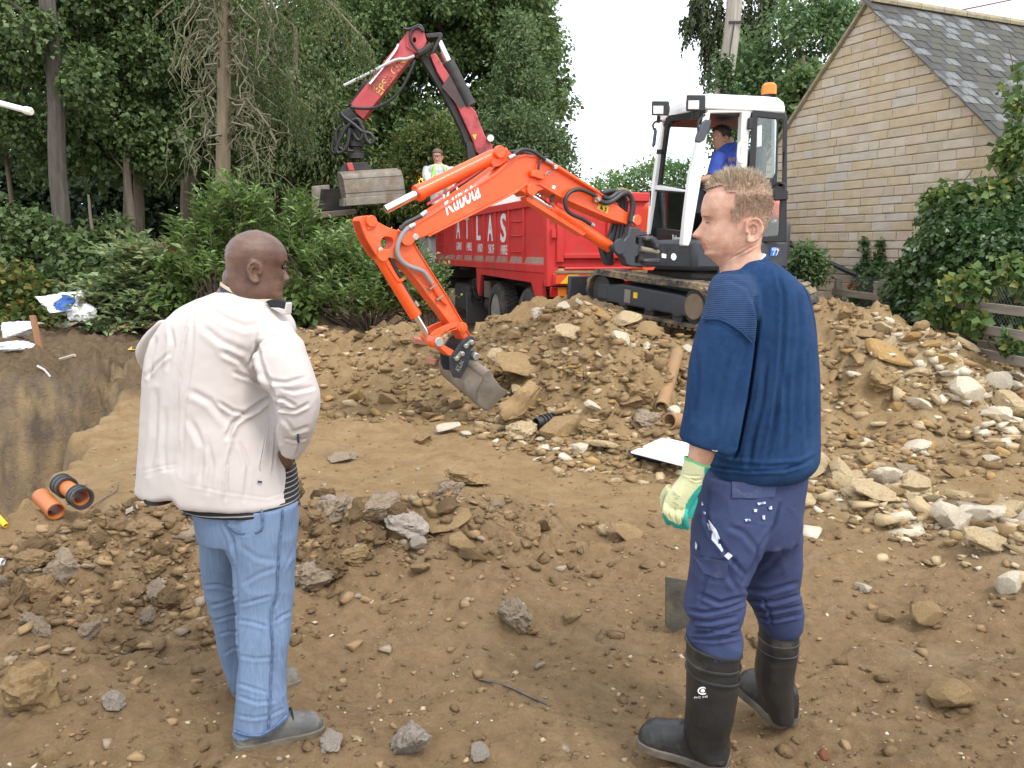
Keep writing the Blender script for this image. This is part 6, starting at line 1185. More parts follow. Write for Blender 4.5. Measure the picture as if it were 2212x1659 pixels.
def remesh(mb, vox, it=4, fac=.5):
    me = bpy.data.meshes.new('tmp'); me.from_pydata([tuple(q) for q in mb.v], [], mb.f)
    bm = bmesh.new(); bm.from_mesh(me); bmesh.ops.recalc_face_normals(bm, faces=bm.faces); bm.to_mesh(me); bm.free()
    o = bpy.data.objects.new('tmp', me); col.objects.link(o); m = o.modifiers.new('r', 'REMESH'); m.mode = 'VOXEL'; m.voxel_size = vox
    if it: s = o.modifiers.new('s', 'SMOOTH'); s.iterations = it; s.factor = fac
    d = bpy.context.evaluated_depsgraph_get(); r = bpy.data.meshes.new_from_object(o.evaluated_get(d)); bpy.data.objects.remove(o); bpy.data.meshes.remove(me)
    V = np.zeros(len(r.vertices) * 3, dtype=np.float32); r.vertices.foreach_get('co', V); V = V.reshape(-1, 3).astype(float)
    N = np.zeros(len(r.vertices) * 3, dtype=np.float32); r.vertex_normals.foreach_get('vector', N); N = N.reshape(-1, 3).astype(float)
    return r, V, N
def put(r, V, name, mats, parent, midx=None, tp=True):
    r.vertices.foreach_set('co', V.astype(np.float32).ravel()); r.materials.clear()
    for m in (mats if isinstance(mats, (list, tuple)) else [mats]): r.materials.append(m)
    r.polygons.foreach_set('use_smooth', np.ones(len(r.polygons), dtype=bool))
    if midx is not None: r.polygons.foreach_set('material_index', midx.astype(np.int32))
    r.name = name; r.update(); return mobj(name, r, parent)
def fcent(r, V):
    nf = len(r.polygons); c = np.zeros(nf * 3, dtype=np.float32); r.polygons.foreach_get('center', c); return c.reshape(-1, 3).astype(float)
def crease(V, N, conv, lines, both=False):
    """folds: each line (points, width in crop units, depth m, side) presses a valley with a soft ridge beside it"""
    u, v = proj(V); D = np.zeros(len(V)); front = np.ones(len(V)) if both else ss(-.1, .35, -N[:, 1])
    for pts, w, amp in lines:
        P = np.array(conv(*pts)); w = .72 * w * (conv((1, 0))[0][0] - conv((0, 0))[0][0]); best = np.full(len(V), 1e9); sd_ = np.zeros(len(V)); tt = np.zeros(len(V)); n = len(P) - 1
        for i in range(n):
            a, b = P[i], P[i + 1]; e = b - a; L2 = e @ e; t = np.clip(((u - a[0]) * e[0] + (v - a[1]) * e[1]) / L2, 0, 1); dx, dy = u - a[0] - t * e[0], v - a[1] - t * e[1]; d = np.hypot(dx, dy)
            s = (e[0] * dy - e[1] * dx) / math.sqrt(L2); k = d < best; best[k] = d[k]; sd_[k] = s[k]; tt[k] = (i + t[k]) / n
        g = np.exp(-(best / w) ** 2) - .75 * np.exp(-((best - 1.7 * w) / (1.1 * w)) ** 2) * (sd_ > 0) - .3 * np.exp(-((best - 1.5 * w) / w) ** 2) * (sd_ < 0)
        D -= amp * g * (np.minimum(1, 6 * np.minimum(tt, 1 - tt) + .25)) * front
    return D
def ridges(V, st, s, amp): q = n3(V * np.array(st), s); return amp * ((1 - np.abs(q) * 4).clip(0, 1) ** 1.5 - .4)

# --- head, in its own axes: x forward, y to the left, z up, chin at z = 0
ZF = [-.03, 0, .012, .03, .04, .05, .0565, .063, .075, .085, .1, .118, .126, .137, .155, .175, .195, .213, .226, .2355]
XF = [.045, .07, .083, .0815, .077, .0845, .0805, .0865, .081, .082, .083, .0825, .0865, .095, .0955, .0905, .078, .058, .033, .0]
ZB = [-.03, 0, .03, .055, .08, .11, .145, .175, .2, .218, .23, .2355]; XB = [-.06, -.058, -.062, -.072, -.086, -.096, -.1, -.096, -.08, -.058, -.03, 0]
ZW = [-.03, 0, .012, .03, .05, .07, .09, .12, .145, .17, .195, .213, .226, .2355]; YW = [.04, .046, .052, .058, .062, .065, .067, .071, .0755, .076, .068, .052, .032, .0]
ZF2 = [-.03, 0, .0124, .024, .0316, .0365, .0415, .0546, .062, .07, .085, .1, .112, .125, .137, .155, .175, .195, .213, .226, .2355]
XF2 = [.04, .07, .0885, .0825, .0935, .0905, .0965, .0975, .0905, .0885, .0865, .0855, .0875, .093, .095, .0915, .0855, .072, .052, .03, 0]
def head_grid(nose=.03, brow=.004, fat=1.0, nt=112, nz=110, face=1, neckb=0):
    zf, xf_, ez, mz, nb = (ZF, XF, .119, .0565, 0) if face == 1 else (ZF2, XF2, .1015, .0365, -.0135)
    q = np.linspace(0, 1, nz); z = -.03 + .2655 * (1 - (1 - q) ** 1.5) ** 1; t = np.linspace(-math.pi, math.pi, nt + 1)[:-1]; t = t - .55 * np.sin(t)   # denser towards the face
    xf, xb, w = np.interp(z, zf, xf_), np.interp(z, ZB, XB), np.interp(z, ZW, YW) * fat
    xb = xb - neckb * ss(.12, .03, z); w = w + .3 * neckb * ss(.08, .02, z)
    for a in (xf, xb, w):
        for _ in range(1): a[1:-1] = (a[:-2] + 2 * a[1:-1] + a[2:]) / 4
    xm = np.where(z > .2, 0, -.01) ; ct, st = np.cos(t)[None], np.sin(t)[None]; e = 2 / 2.25
    X = np.where(ct > 0, xm[:, None] + (xf - xm)[:, None] * np.abs(ct) ** e, xm[:, None] - (xm - xb)[:, None] * np.abs(ct) ** e); Y = w[:, None] * np.sign(st) * np.abs(st) ** e; Z = np.repeat(z[:, None], nt, 1)
    f = (ct > 0) * np.ones_like(X); ay = np.abs(Y)
    nz_ = np.interp(Z - nb, [.066, .073, .08, .086, .1, .115, .127, .137], [0, .62, 1, .97, .62, .3, .06, 0]); nw = np.interp(Z - nb, [.07, .08, .09, .11, .13], [.017, .0165, .012, .0085, .009])
    X += f * nose * nz_ * np.exp(-(Y / nw) ** 2); X += f * .009 * np.exp(-((ay - .0155) / .007) ** 2 - ((Z - nb - .079) / .009) ** 2)          # bridge, tip, wings
    X -= f * .012 * np.exp(-((ay - .032) / .015) ** 2 - ((Z - ez) / .009) ** 2); X += f * .0085 * np.exp(-((ay - .032) / .011) ** 2 - ((Z - ez + .002) / .0065) ** 2); X -= f * .0035 * np.exp(-((ay - .033) / .013) ** 2 - ((Z - ez + .001) / .0016) ** 2)   # sockets and lids
    X += f * brow * np.exp(-((ay - .03) / .02) ** 2 - ((Z - ez - .017) / .006) ** 2); X += f * .004 * np.exp(-((ay - .042) / .016) ** 2 - ((Z - ez + .028) / .014) ** 2)
    X -= f * .004 * np.exp(-(Y / .024) ** 2 - ((Z - mz) / .0022) ** 2); X -= f * .003 * np.exp(-((ay - .03) / .006) ** 2 - ((Z - mz - .012) / .016) ** 2); X -= f * .004 * np.exp(-((ay - .0075) / .004) ** 2 - ((Z - nb - .0715) / .003) ** 2)
    return np.stack([X, Y, Z], -1)
def ear_parts(mb, side, M, k=1.0, c=(-.022, .0735, .098), out=.35):
    """shell, rim, fold, lobe"""
    s = side; cx_, cy_, cz_ = c
    def T(x, z, o): return M @ Vector((cx_ + x * k + (-.25 * o if x < 0 else 0), s * (cy_ + o + max(0, -x) * out), cz_ + z * k))
    rim = [(.012, -.006), (.014, .01), (.01, .024), (-.004, .032), (-.018, .028), (-.026, .014), (-.026, -.002), (-.02, -.016), (-.011, -.028), (.002, -.031), (.009, -.024)]
    mb.tube(spline([T(x, z, .006) for x, z in rim], 4), .0048, 8)
    rings = []
    for f, o in ((1, -.006), (.97, .002), (.8, .001), (.4, -.003), (.05, -.006)): rings.append([T(-.006 + (x + .006) * f, .001 + (z - .001) * f, o) for x, z in spline2(rim, 3)])
    mb.loft(rings); mb.tube(spline([T(x, z, .004) for x, z in ((.004, .014), (-.006, .019), (-.015, .01), (-.016, -.004), (-.01, -.016), (-.001, -.018))], 4), .0035, 7)
    mb.sphere(T(.0, -.026, .003), .0085, 10); mb.sphere(T(.011, -.004, .004), .006, 8)
def spline2(P, n): return [(q.x, q.y) for q in spline([Vector((x, z, 0)) for x, z in P] + [Vector((P[0][0], P[0][1], 0))], n)[:-1]]
def axes(f, up=Vector((0, 0, 1)), o=(0, 0, 0), k=1):
    f = Vector(f).normalized(); l = up.cross(f).normalized(); u = f.cross(l); o = Vector(o)
    return Matrix(((f.x * k, l.x * k, u.x * k, o.x), (f.y * k, l.y * k, u.y * k, o.y), (f.z * k, l.z * k, u.z * k, o.z), (0, 0, 0, 1)))
def add_head(mb, M, ears=(1, -1), ear_at=(-.022, .0735, .098), **kw):
    g = head_grid(**kw); nz, nt = g.shape[:2]; Mn = np.array(M); V = g.reshape(-1, 3) @ Mn[:3, :3].T + Mn[:3, 3]
    mb.loft([[Vector(V[i * nt + j]) for j in range(nt)] for i in range(nz)])
    for s in ears: ear_parts(mb, s, M, c=ear_at)
def local(V, M): return (np.asarray(V) - np.array(M)[:3, 3]) @ np.linalg.inv(np.array(M)[:3, :3]).T
def add_hand(mb, w, d, n, k=1.0, curl=.5, thumb=1):
    """a hand from the wrist w along d, back of the hand towards n; thumb side +1/-1"""
    w, d, n = Vector(w), Vector(d).normalized(), Vector(n).normalized(); n = (n - d * n.dot(d)).normalized(); s = d.cross(n) * thumb
    ring = lambda f, hw, ht: [w + d * f * k + (s * hw * math.cos(t) + n * ht * math.sin(t)) * k for t in np.linspace(0, 2 * math.pi, 17)[:-1]]
    mb.loft([ring(-.02, .027, .02), ring(.0, .027, .02), ring(.03, .036, .018), ring(.06, .042, .016), ring(.09, .043, .014), ring(.1, .038, .011)])
    for i, (o, l) in enumerate(((.031, .07), (.011, .08), (-.011, .075), (-.03, .058))):
        P = [w + (d * .075 + s * o) * k]; a = .15
        for j, seg in enumerate((.35, .48, .3, .22)):
            a += curl * (.35, .75, .6, .4)[j]; P.append(P[-1] + (d * math.cos(a) - n * math.sin(a) + s * o * 1.2) * l * seg * k)
        mb.tube(P, [.0098 * k, .0095 * k, .009 * k, .0082 * k, .006 * k], 9)
    P = [w + (d * .02 + s * .024) * k, w + (d * .045 + s * .047 - n * .01) * k, w + (d * .075 + s * .056 - n * .022) * k, w + (d * .098 + s * .052 - n * .032) * k]; mb.tube(P, [.014 * k, .0125 * k, .0105 * k, .0075 * k], 9)
def hairs(name, mat, parent, M, zone, n, ln, width, dirf, k=1.0, lift=.002, **kw):
    """separate short hairs rooted on the scalp"""
    g = head_grid(**kw); nz, nt = g.shape[:2]; C = (g[:-1, :-1] + g[1:, 1:]) / 2; Nn = np.cross(g[:-1, 1:] - g[:-1, :-1], g[1:, :-1] - g[:-1, :-1]); ar = np.linalg.norm(Nn, axis=-1); Nn = Nn / (ar[..., None] + 1e-12)
    C, Nn, ar = C.reshape(-1, 3), Nn.reshape(-1, 3), ar.ravel(); flip = ((C - np.array([0, 0, .12])) * Nn).sum(1) < 0; Nn[flip] *= -1
    wz = zone(C); p = ar * (wz > 0) * np.clip(wz, 0, 1); i = rng.choice(len(C), n, p=p / p.sum()); P = C[i] + rng.normal(size=(n, 3)) * .0015; L_ = ln(C[i]) * (.6 + .7 * rng.random(n)); D = unit(dirf(C[i], Nn[i]) + rng.normal(size=(n, 3)) * .22)
    S = unit(np.cross(D, rng.normal(size=(n, 3)))); w_ = width * (.6 + .8 * rng.random((n, 1))); mid = P + D * L_[:, None] * .55; tip = P + unit(D + Nn[i] * .1 + np.array([0, 0, -.15])) * L_[:, None]
    V = np.stack([P - S * w_, P + S * w_, mid + S * w_ * .7, mid - S * w_ * .7, tip], 1).reshape(-1, 3); o = np.arange(n) * 5
    T = np.concatenate([np.stack([o, o + 1, o + 2], 1), np.stack([o, o + 2, o + 3], 1), np.stack([o + 3, o + 2, o + 4], 1)]); Mn = np.array(M)
    return mobj(name, npmesh(name, V @ Mn[:3, :3].T + Mn[:3, 3], T, mat), parent)
def scalp(name, mat, parent, M, zone, thick, **kw):
    """a cap that follows the skull"""
    g = head_grid(**kw); nz, nt = g.shape[:2]; c0 = np.array([-.005, 0, .12]); d = unit(g - c0); T = thick(g); G = g + d * T[..., None]; z_ = zone(g); idx = np.arange(nz * nt).reshape(nz, nt); Fc = []
    for i in range(nz - 1):
        for j in range(nt):
            j2 = (j + 1) % nt; a = [idx[i, j], idx[i, j2], idx[i + 1, j2], idx[i + 1, j]]
            if min(z_[i, j], z_[i, j2], z_[i + 1, j2], z_[i + 1, j]) > .006: Fc.append(a)
    Mn = np.array(M); return mobj(name, npmesh(name, G.reshape(-1, 3) @ Mn[:3, :3].T + Mn[:3, 3], np.array(Fc), mat, True), parent)
SKW = pm('fair_skin', (.46, .225, .15), (.63, .385, .28), 22, .48, sss=.1, bump=.25, bscale=190, spec=.4); LIPW = pm('fair_lips', (.5, .19, .15), rough=.45); SKD = pm('dark_skin', (.085, .041, .027), (.15, .078, .05), 18, .4, sss=.05, bump=.25, bscale=200, spec=.5, c3=(.115, .058, .037)); LIPD = pm('dark_lips', (.12, .05, .042), rough=.4)
SKM = pm('tanned_skin', (.4, .2, .13), (.47, .25, .17), 14, .5, sss=.1); EYEW = pm('eye_white', (.6, .57, .52), rough=.2); EYED = pm('eye_dark', (.02, .015, .01), rough=.15); BROWD = pm('brow_black', (.012, .01, .009), rough=.8)
STUB = pm('shaved_scalp', (.078, .042, .03), (.105, .06, .045), 20, .38, spec=.5)
def eyes(parent, M, iris=(1,)):
    for s in (1, -1):
        b = MB(); k_ = M.to_scale()[0]; b.sphere(M @ Vector((.0755, s * .0325, .1185)), .0095 * k_, 14); o = b.build('eye', EYEW, parent); b = MB(); b.sphere(M @ Vector((.0808, s * .033, .1185)), .0052 * k_, 10); b.build('iris', EYED, o)

# ================================================================== the man in the white jacket
Q_ = crop(480, 830, 1.4175); R_ = crop(700, 1850, 1.6583); O_h = crop(820, 860, 5.183)
JK = pm('jacket_cloth', (.45, .405, .375), (.505, .455, .425), 2, .75, bump=.1, bscale=300); JEAN = None
def denim(name, hi, lo, st, dark=None):
    m = pm(name, lo, hi, 130, .85, stretch=st, c3=tuple((a + b) / 2 for a, b in zip(hi, lo)), dirt=dark, dscale=9, dpos=(.4, .75)); return m
JEAN = denim('denim', (.145, .208, .31), (.095, .146, .24), (1, 1, .12), (.125, .182, .28)); SEAM = pm('denim_seam', (.035, .06, .13), (.11, .16, .26), 60, .85); BLACKC = pm('black_cloth', (.012, .012, .015), rough=.8); NAVY = pm('navy_trim', (.03, .035, .06), rough=.8); TAN = pm('tan_trim', (.5, .43, .3), rough=.8)
HM = axes((math.cos(R(31)), math.sin(R(31)), -.06), o=(0, 0, 0)); hc = at(553, 556, 2.72); HM.translation = hc - HM.to_3x3() @ Vector((-.003, 0, .146)); HM = HM @ Matrix.Scale(1.0, 4)
man1 = None; b = MB(); add_head(b, HM, (1, -1), nose=.027, brow=.004, fat=1.08, neckb=.026)
neck0 = at(*O_h((640, 1050))[0], 2.72); smooth_loft(b, [sec(*O_h((120, 800), (1000, 900)), 2.73, .064), sec(*O_h((92, 920), (1040, 1160)), 2.73, .068), sec(*O_h((72, 1060), (1070, 1390)), 2.73, .07), sec(*O_h((-150, 1400), (1250, 1600)), 2.73, .09)])
torso1 = [(400, 440, 800, 2.73, .09), (480, 300, 830, 2.73, .115), (600, 190, 840, 2.73, .13), (800, 150, 730, 2.73, .135), (1000, 130, 740, 2.73, .14), (1200, 130, 800, 2.73, .145), (1400, 220, 860, 2.72, .15), (1520, 345, 895, 2.72, .15)]
smooth_loft(b, secs(Q_, torso1, .84)); nearleg = [(60, 230, 690, 2.68, .11), (200, 250, 684, 2.67, .11), (300, 230, 678, 2.66, .105), (400, 285, 672, 2.65, .1), (500, 300, 666, 2.64, .095), (600, 310, 662, 2.63, .09), (700, 318, 658, 2.62, .085), (800, 312, 650, 2.6, .08), (900, 318, 642, 2.585, .078), (1000, 325, 624, 2.57, .074), (1100, 322, 615, 2.555, .072), (1200, 318, 614, 2.54, .072), (1300, 311, 624, 2.53, .075), (1400, 303, 632, 2.525, .077), (1490, 297, 600, 2.52, .078, 1405)]
farleg = [(60, 52, 420, 2.79, .1), (200, 80, 400, 2.79, .1), (300, 90, 370, 2.79, .1), (400, 97, 352, 2.79, .095), (500, 108, 342, 2.8, .09), (600, 127, 340, 2.805, .085), (700, 152, 345, 2.81, .08), (800, 180, 348, 2.82, .078), (900, 202, 350, 2.83, .075), (1000, 226, 352, 2.835, .072), (1100, 262, 360, 2.84, .07), (1190, 296, 372, 2.845, .07)]
smooth_loft(b, secs(R_, nearleg[:-1], .8), 2); smooth_loft(b, secs(R_, farleg, .8), 2)
near_arm = [(530, 700, 850, 2.665, .045), (565, 695, 872, 2.645, .056), (600, 690, 892, 2.63, .062), (640, 697, 925, 2.61, .068), (700, 690, 946, 2.595, .07), (760, 690, 970, 2.585, .07), (840, 715, 998, 2.575, .07), (920, 768, 1021, 2.57, .068), (1000, 789, 1018, 2.575, .065), (1080, 795, 998, 2.585, .062), (1160, 805, 968, 2.615, .055), (1225, 826, 912, 2.635, .048, 1255)]
far_arm = [(520, 180, 330, 2.84, .06), (580, 110, 280, 2.88, .065), (650, 62, 230, 2.92, .065), (710, 54, 200, 2.95, .063), (770, 80, 190, 2.99, .06), (830, 130, 230, 3.03, .055)]
smooth_loft(b, secs(Q_, near_arm, .72)); smooth_loft(b, secs(Q_, far_arm, .7)); w = at(*Q_((850, 1235))[0], 2.67); add_hand(b, w, at(*Q_((770, 1310))[0], 2.69) - w, (.3, -.9, 0), .85, .35, -1); w = at(*Q_((250, 870))[0], 3.0); add_hand(b, w, Vector((.3, -.2, -.6)), (-.8, .3, 0), .95, .35)
r, V, N = remesh(b, .0042, 3); lc = local(fcent(r, V), HM); mi = np.zeros(len(lc)); ay = np.abs(lc[:, 1])
mi[(lc[:, 0] > .06) & (ay < .025) & (lc[:, 2] > .046) & (lc[:, 2] < .067)] = 1; mi[(lc[:, 0] > .07) & (ay > .012) & (ay < .052) & (lc[:, 2] > .1335 - (ay - .03) * .1) & (lc[:, 2] < .1425 - (ay - .03) * .1)] = 2
mi[(lc[:, 2] > 9.135 + .05 * n3(lc * 24, 5)) & (lc[:, 0] < .055 + .008 * n3(lc * 25, 6)) & (lc[:, 2] < .3)] = 3
man1 = put(r, V, 'person', [SKD, LIPD, BROWD, STUB], None, mi); tag(man1, 'bald man in an off white jacket and blue jeans seen from behind, hand on hip', 'person'); b = MB(); b.sphere(HM @ Vector((.0775, -.034, .1185)), .0075, 10); b.build('eye', EYED, man1)
# jeans
b = MB(); hip = [(30, 48, 692, 2.72, .135), (100, 60, 688, 2.72, .15), (200, 78, 683, 2.72, .15), (270, 88, 680, 2.715, .14)]; smooth_loft(b, secs(R_, hip)); smooth_loft(b, secs(R_, nearleg)); smooth_loft(b, secs(R_, farleg)); r, V, N = remesh(b, .0055, 3)
D = crease(V, N, R_, [([(240, 120), (245, 200), (285, 290), (300, 420)], 16, .012), ([(300, 260), (400, 255), (470, 235)], 7, .004), ([(470, 100), (462, 235)], 6, .004), ([(120, 130), (160, 115), (155, 80)], 6, .003), ([(305, 480), (318, 640), (310, 850), (322, 1000), (318, 1200)], 12, .008), ([(335, 690), (420, 670), (520, 640)], 14, .006), ([(325, 790), (400, 800), (500, 830)], 14, .007), ([(545, 800), (600, 760), (655, 735)], 14, .009), ([(520, 740), (560, 690), (590, 600)], 10, .006), ([(350, 560), (450, 500), (560, 460)], 18, .005),
    ([(330, 1010), (430, 1030), (560, 1020)], 14, .005), ([(320, 1180), (420, 1215), (500, 1240)], 14, .007), ([(325, 1260), (430, 1300), (560, 1290)], 14, .007), ([(560, 1200), (600, 1290), (628, 1340)], 14, .007), ([(315, 1380), (420, 1400), (520, 1380), (620, 1330)], 12, .007), ([(110, 575), (200, 570), (300, 595)], 14, .009), ([(150, 700), (230, 680), (320, 640)], 14, .008), ([(180, 790), (250, 770), (320, 750)], 12, .008), ([(200, 880), (260, 860), (320, 860)], 12, .006), ([(230, 1000), (290, 960), (330, 960)], 12, .006), ([(340, 330), (440, 400), (560, 420)], 22, .004), ([(600, 480), (640, 400), (670, 330)], 14, .004)])
V = V + N * (D * .62 + ridges(V, (9, 9, 12), 3, .003) + .004 * n3(V * 14, 8))[:, None]; fc = fcent(r, V); jeans = put(r, V, 'jeans', JEAN, man1)
def on_surf(conv, pts, obj_V, off=.003):
    """points of a line laid on the surface that faces us"""
    u, v = proj(obj_V); o = []
    for p in conv(*pts):
        k = np.hypot(u - p[0], v - p[1]) < 7
        if k.sum() == 0: k = np.argsort(np.hypot(u - p[0], v - p[1]))[:8]
        y = np.sort(obj_V[k, 1])[: max(1, int(k.sum() * .1) if k.dtype == bool else 2)].mean(); o.append(at(p[0], p[1], y - off))
    return o
def seam(name, conv, pts, V, rr, mat, parent, dens=3, off=.002): b = MB(); P = [(q.x, q.y) for q in spline([Vector((x, y, 0)) for x, y in pts], dens)]; b.tube(on_surf(conv, P, V, off), rr, 5); return b.build(name, mat, parent)
seam('seam', R_, [(598, 100), (595, 180), (580, 320), (570, 480), (562, 620), (530, 720), (528, 830), (535, 950), (528, 1100), (522, 1250), (515, 1390), (502, 1500)], V, .0042, SEAM, jeans); seam('seam', R_, [(298, 1480), (380, 1505), (470, 1500), (560, 1445), (632, 1375)], V, .006, SEAM, jeans)
for pts in ([(465, 90), (462, 230), (320, 245), (255, 195)], [(75, 120), (120, 130), (160, 112), (155, 80)]): seam('pocket_seam', R_, pts, V, .004, SEAM, jeans, 4)
# striped shirt below the jacket
def striped():
    m = bpy.data.materials.new('striped_knit'); m.use_nodes = True; N, L = m.node_tree.nodes, m.node_tree.links; b = N['Principled BSDF']; b.inputs['Roughness'].default_value = .9; tc = N.new('ShaderNodeTexCoord'); x = N.new('ShaderNodeSeparateXYZ'); L.new(tc.outputs['Object'], x.inputs[0])
    q = N.new('ShaderNodeMath'); q.operation = 'MULTIPLY'; q.inputs[1].default_value = 62; L.new(x.outputs['Z'], q.inputs[0]); f = N.new('ShaderNodeMath'); f.operation = 'FRACT'; L.new(q.outputs[0], f.inputs[0]); r = N.new('ShaderNodeValToRGB'); e = r.color_ramp.elements; e[0].position = 0; e[0].color = (.012, .012, .014, 1); e[1].position = .78; e[1].color = (.26, .24, .21, 1); r.color_ramp.interpolation = 'CONSTANT'; L.new(f.outputs[0], r.inputs[0]); L.new(r.outputs[0], b.inputs['Base Color']); return m
b = MB(); smooth_loft(b, secs(Q_, [(1200, 420, 840, 2.74, .1), (1280, 380, 882, 2.74, .115), (1380, 330, 899, 2.735, .13), (1450, 290, 906, 2.72, .155, 1480), (1490, 296, 905, 2.715, .16, 1515), (1500, 310, 903, 2.715, .15, 1525)])); r, V, N = remesh(b, .006, 2); V = V + N * ridges(V, (14, 14, 3), 5, .002)[:, None]; put(r, V, 'striped_shirt', striped(), man1)
# jacket
b = MB(); jt = [q if len(q) < 5 or q[0] < 1050 else (q[0], q[1], q[2] + 8) + q[3:] for q in [(375, 480, 720, 2.735, .085), (400, 420, 775, 2.735, .1), (440, 320, 812, 2.735, .115), (490, 245, 850, 2.73, .13), (545, 188, 882, 2.73, .145), (610, 150, 880, 2.73, .155), (700, 118, 800, 2.73, .16), (800, 104, 760, 2.73, .165), (900, 97, 765, 2.73, .17), (1000, 90, 775, 2.73, .172), (1100, 84, 795, 2.725, .175), (1200, 78, 830, 2.725, .178), (1300, 70, 850, 2.72, .18), (1380, 63, 868, 2.72, .182, 1420), (1412, 64, 886, 2.72, .182, 1466), (1440, 120, 870, 2.72, .175, 1490)]]
smooth_loft(b, secs(Q_, jt)); smooth_loft(b, secs(Q_, near_arm)); smooth_loft(b, secs(Q_, far_arm)); r, V, N = remesh(b, .0055, 5)
D = crease(V, N, Q_, [([(362, 440), (300, 640), (268, 850), (268, 1340)], 7, .006), ([(372, 440), (345, 520), (340, 700), (300, 1000), (285, 1350)], 14, .006), ([(500, 690), (600, 740), (690, 860)], 20, .012), ([(560, 800), (640, 830), (705, 870)], 16, .010), ([(480, 960), (560, 1010), (640, 1022), (700, 985)], 14, .012), ([(525, 1150), (560, 1070), (640, 1010), (745, 940)], 16, .016), ([(560, 1180), (530, 1300), (522, 1480)], 12, .009), ([(742, 1050), (735, 1150), (705, 1310)], 8, .007), ([(780, 1060), (776, 1200), (768, 1340)], 9, .007), ([(690, 650), (700, 740), (745, 860), (785, 960), (792, 1060), (815, 1170)], 16, .016), ([(640, 770), (700, 640), (770, 606), (865, 625)], 12, .011), ([(700, 800), (760, 850), (840, 860), (940, 830)], 16, .009), ([(775, 935), (830, 945), (895, 985)], 12, .013), ([(780, 985), (830, 1000), (890, 1005), (960, 970)], 12, .013), ([(800, 880), (880, 905), (990, 880)], 15, .007), ([(830, 1050), (880, 1120), (960, 1090)], 14, .006), ([(835, 1150), (880, 1165), (950, 1150)], 8, .006), ([(905, 1130), (908, 1180), (890, 1240)], 6, .006),
    ([(230, 570), (240, 660), (210, 780)], 16, .008), ([(150, 620), (120, 730), (110, 830)], 14, .010), ([(100, 820), (150, 760), (220, 700)], 14, .008), ([(430, 460), (520, 520), (620, 560), (720, 540)], 26, .006), ([(400, 560), (500, 640), (640, 700)], 26, .006), ([(330, 900), (440, 960), (540, 1080)], 26, .007), ([(330, 1050), (400, 1200), (380, 1390)], 24, .008), ([(150, 900), (140, 1150), (120, 1350)], 22, .007), ([(200, 1000), (190, 1200), (200, 1340)], 18, .005), ([(420, 1150), (450, 1300), (430, 1440)], 20, .006), ([(600, 1180), (640, 1300), (620, 1480)], 16, .006), ([(690, 1383), (720, 1386)], 3, .004), ([(70, 1330), (170, 1305), (262, 1290)], 8, .002), ([(290, 1395), (520, 1440), (740, 1470), (870, 1430)], 8, .002)])
u, v = proj(V); lift = ss(1300, 1400, (v * 3840 / 2212 - 830) * 1.4175) * ss(280, 230, (u * 3840 / 2212 - 480) * 1.4175)
V = V + N * (D * .78 + .006 * n3(V * np.array((7, 7, 4)), 9) + ridges(V, (11, 11, 5), 12, .0022) + .0012 * n3(V * 45, 4))[:, None]; V[:, 2] += .028 * lift * ss(60, 250, (u * 3840 / 2212 - 480) * 1.4175)
JV = V.copy(); jacket = put(r, V, 'jacket', JK, man1)
b = MB(); smooth_loft(b, secs(Q_, [(1340, 130, 300, 2.72, .14), (1400, 120, 300, 2.72, .145), (1432, 140, 310, 2.72, .15, 1450)]), 2); b.build('jacket_lining', BLACKC, jacket)
seam('pocket_seam', Q_, [(740, 1055), (735, 1150), (705, 1312)], V, .0025, pm('jacket_shadow_seam', (.45, .4, .37), rough=.8), jacket); seam('button_tab', Q_, [(903, 1130), (906, 1175)], V, .0035, NAVY, jacket); seam('button_tab', Q_, [(690, 1383), (712, 1386)], V, .003, NAVY, jacket)
# stand collar: bands of trim round the neck
Ac, Bc = at(*O_h((50, 1045))[0], 2.725), at(*O_h((1300, 1430))[0], 2.745); cc, ca = (Ac + Bc) / 2, (Bc - Ac) / 2; dn = Vector((0, 0, -1))
def cring(k, drop, out=1.0): return [cc + ca * math.cos(t) * (k + .0) + Vector((0, .088, 0)) * math.sin(t) * k + dn * (drop + .004 * math.sin(3 * t)) for t in np.linspace(0, 2 * math.pi, 49)[:-1]]
for nm, m_, k0, d0, k1, d1 in (('collar_trim', TAN, .985, -.004, 1.01, .008), ('collar_band', NAVY, 1.008, .008, 1.035, .024), ('collar_body', JK, 1.032, .024, 1.075, .05), ('collar_band', NAVY, 1.07, .05, 1.09, .06)):
    b = MB(); b.loft([cring(k0 - .05, d0 + .002), cring(k0, d0), cring((k0 + k1) / 2 + .006, (d0 + d1) / 2), cring(k1, d1), cring(k1 - .06, d1)], cap=False); b.build(nm, m_, jacket)
b = MB(); fl = [at(*q, 2.655) for q in O_h((905, 1400), (1000, 1365), (1160, 1358), (1300, 1410), (1285, 1560), (1160, 1525), (1000, 1520))]; b.prism(fl, Vector((.01, .02, 0))); b.build('collar_lining', BLACKC, jacket, bevel=.003); b = MB(); fl = [at(*q, 2.65) for q in O_h((985, 1520), (1160, 1527), (1272, 1560), (1300, 1415), (1328, 1440), (1310, 1659), (1240, 1659))]; b.prism(fl, Vector((.01, .03, 0))); b.build('collar_flap', JK, jacket, bevel=.003)
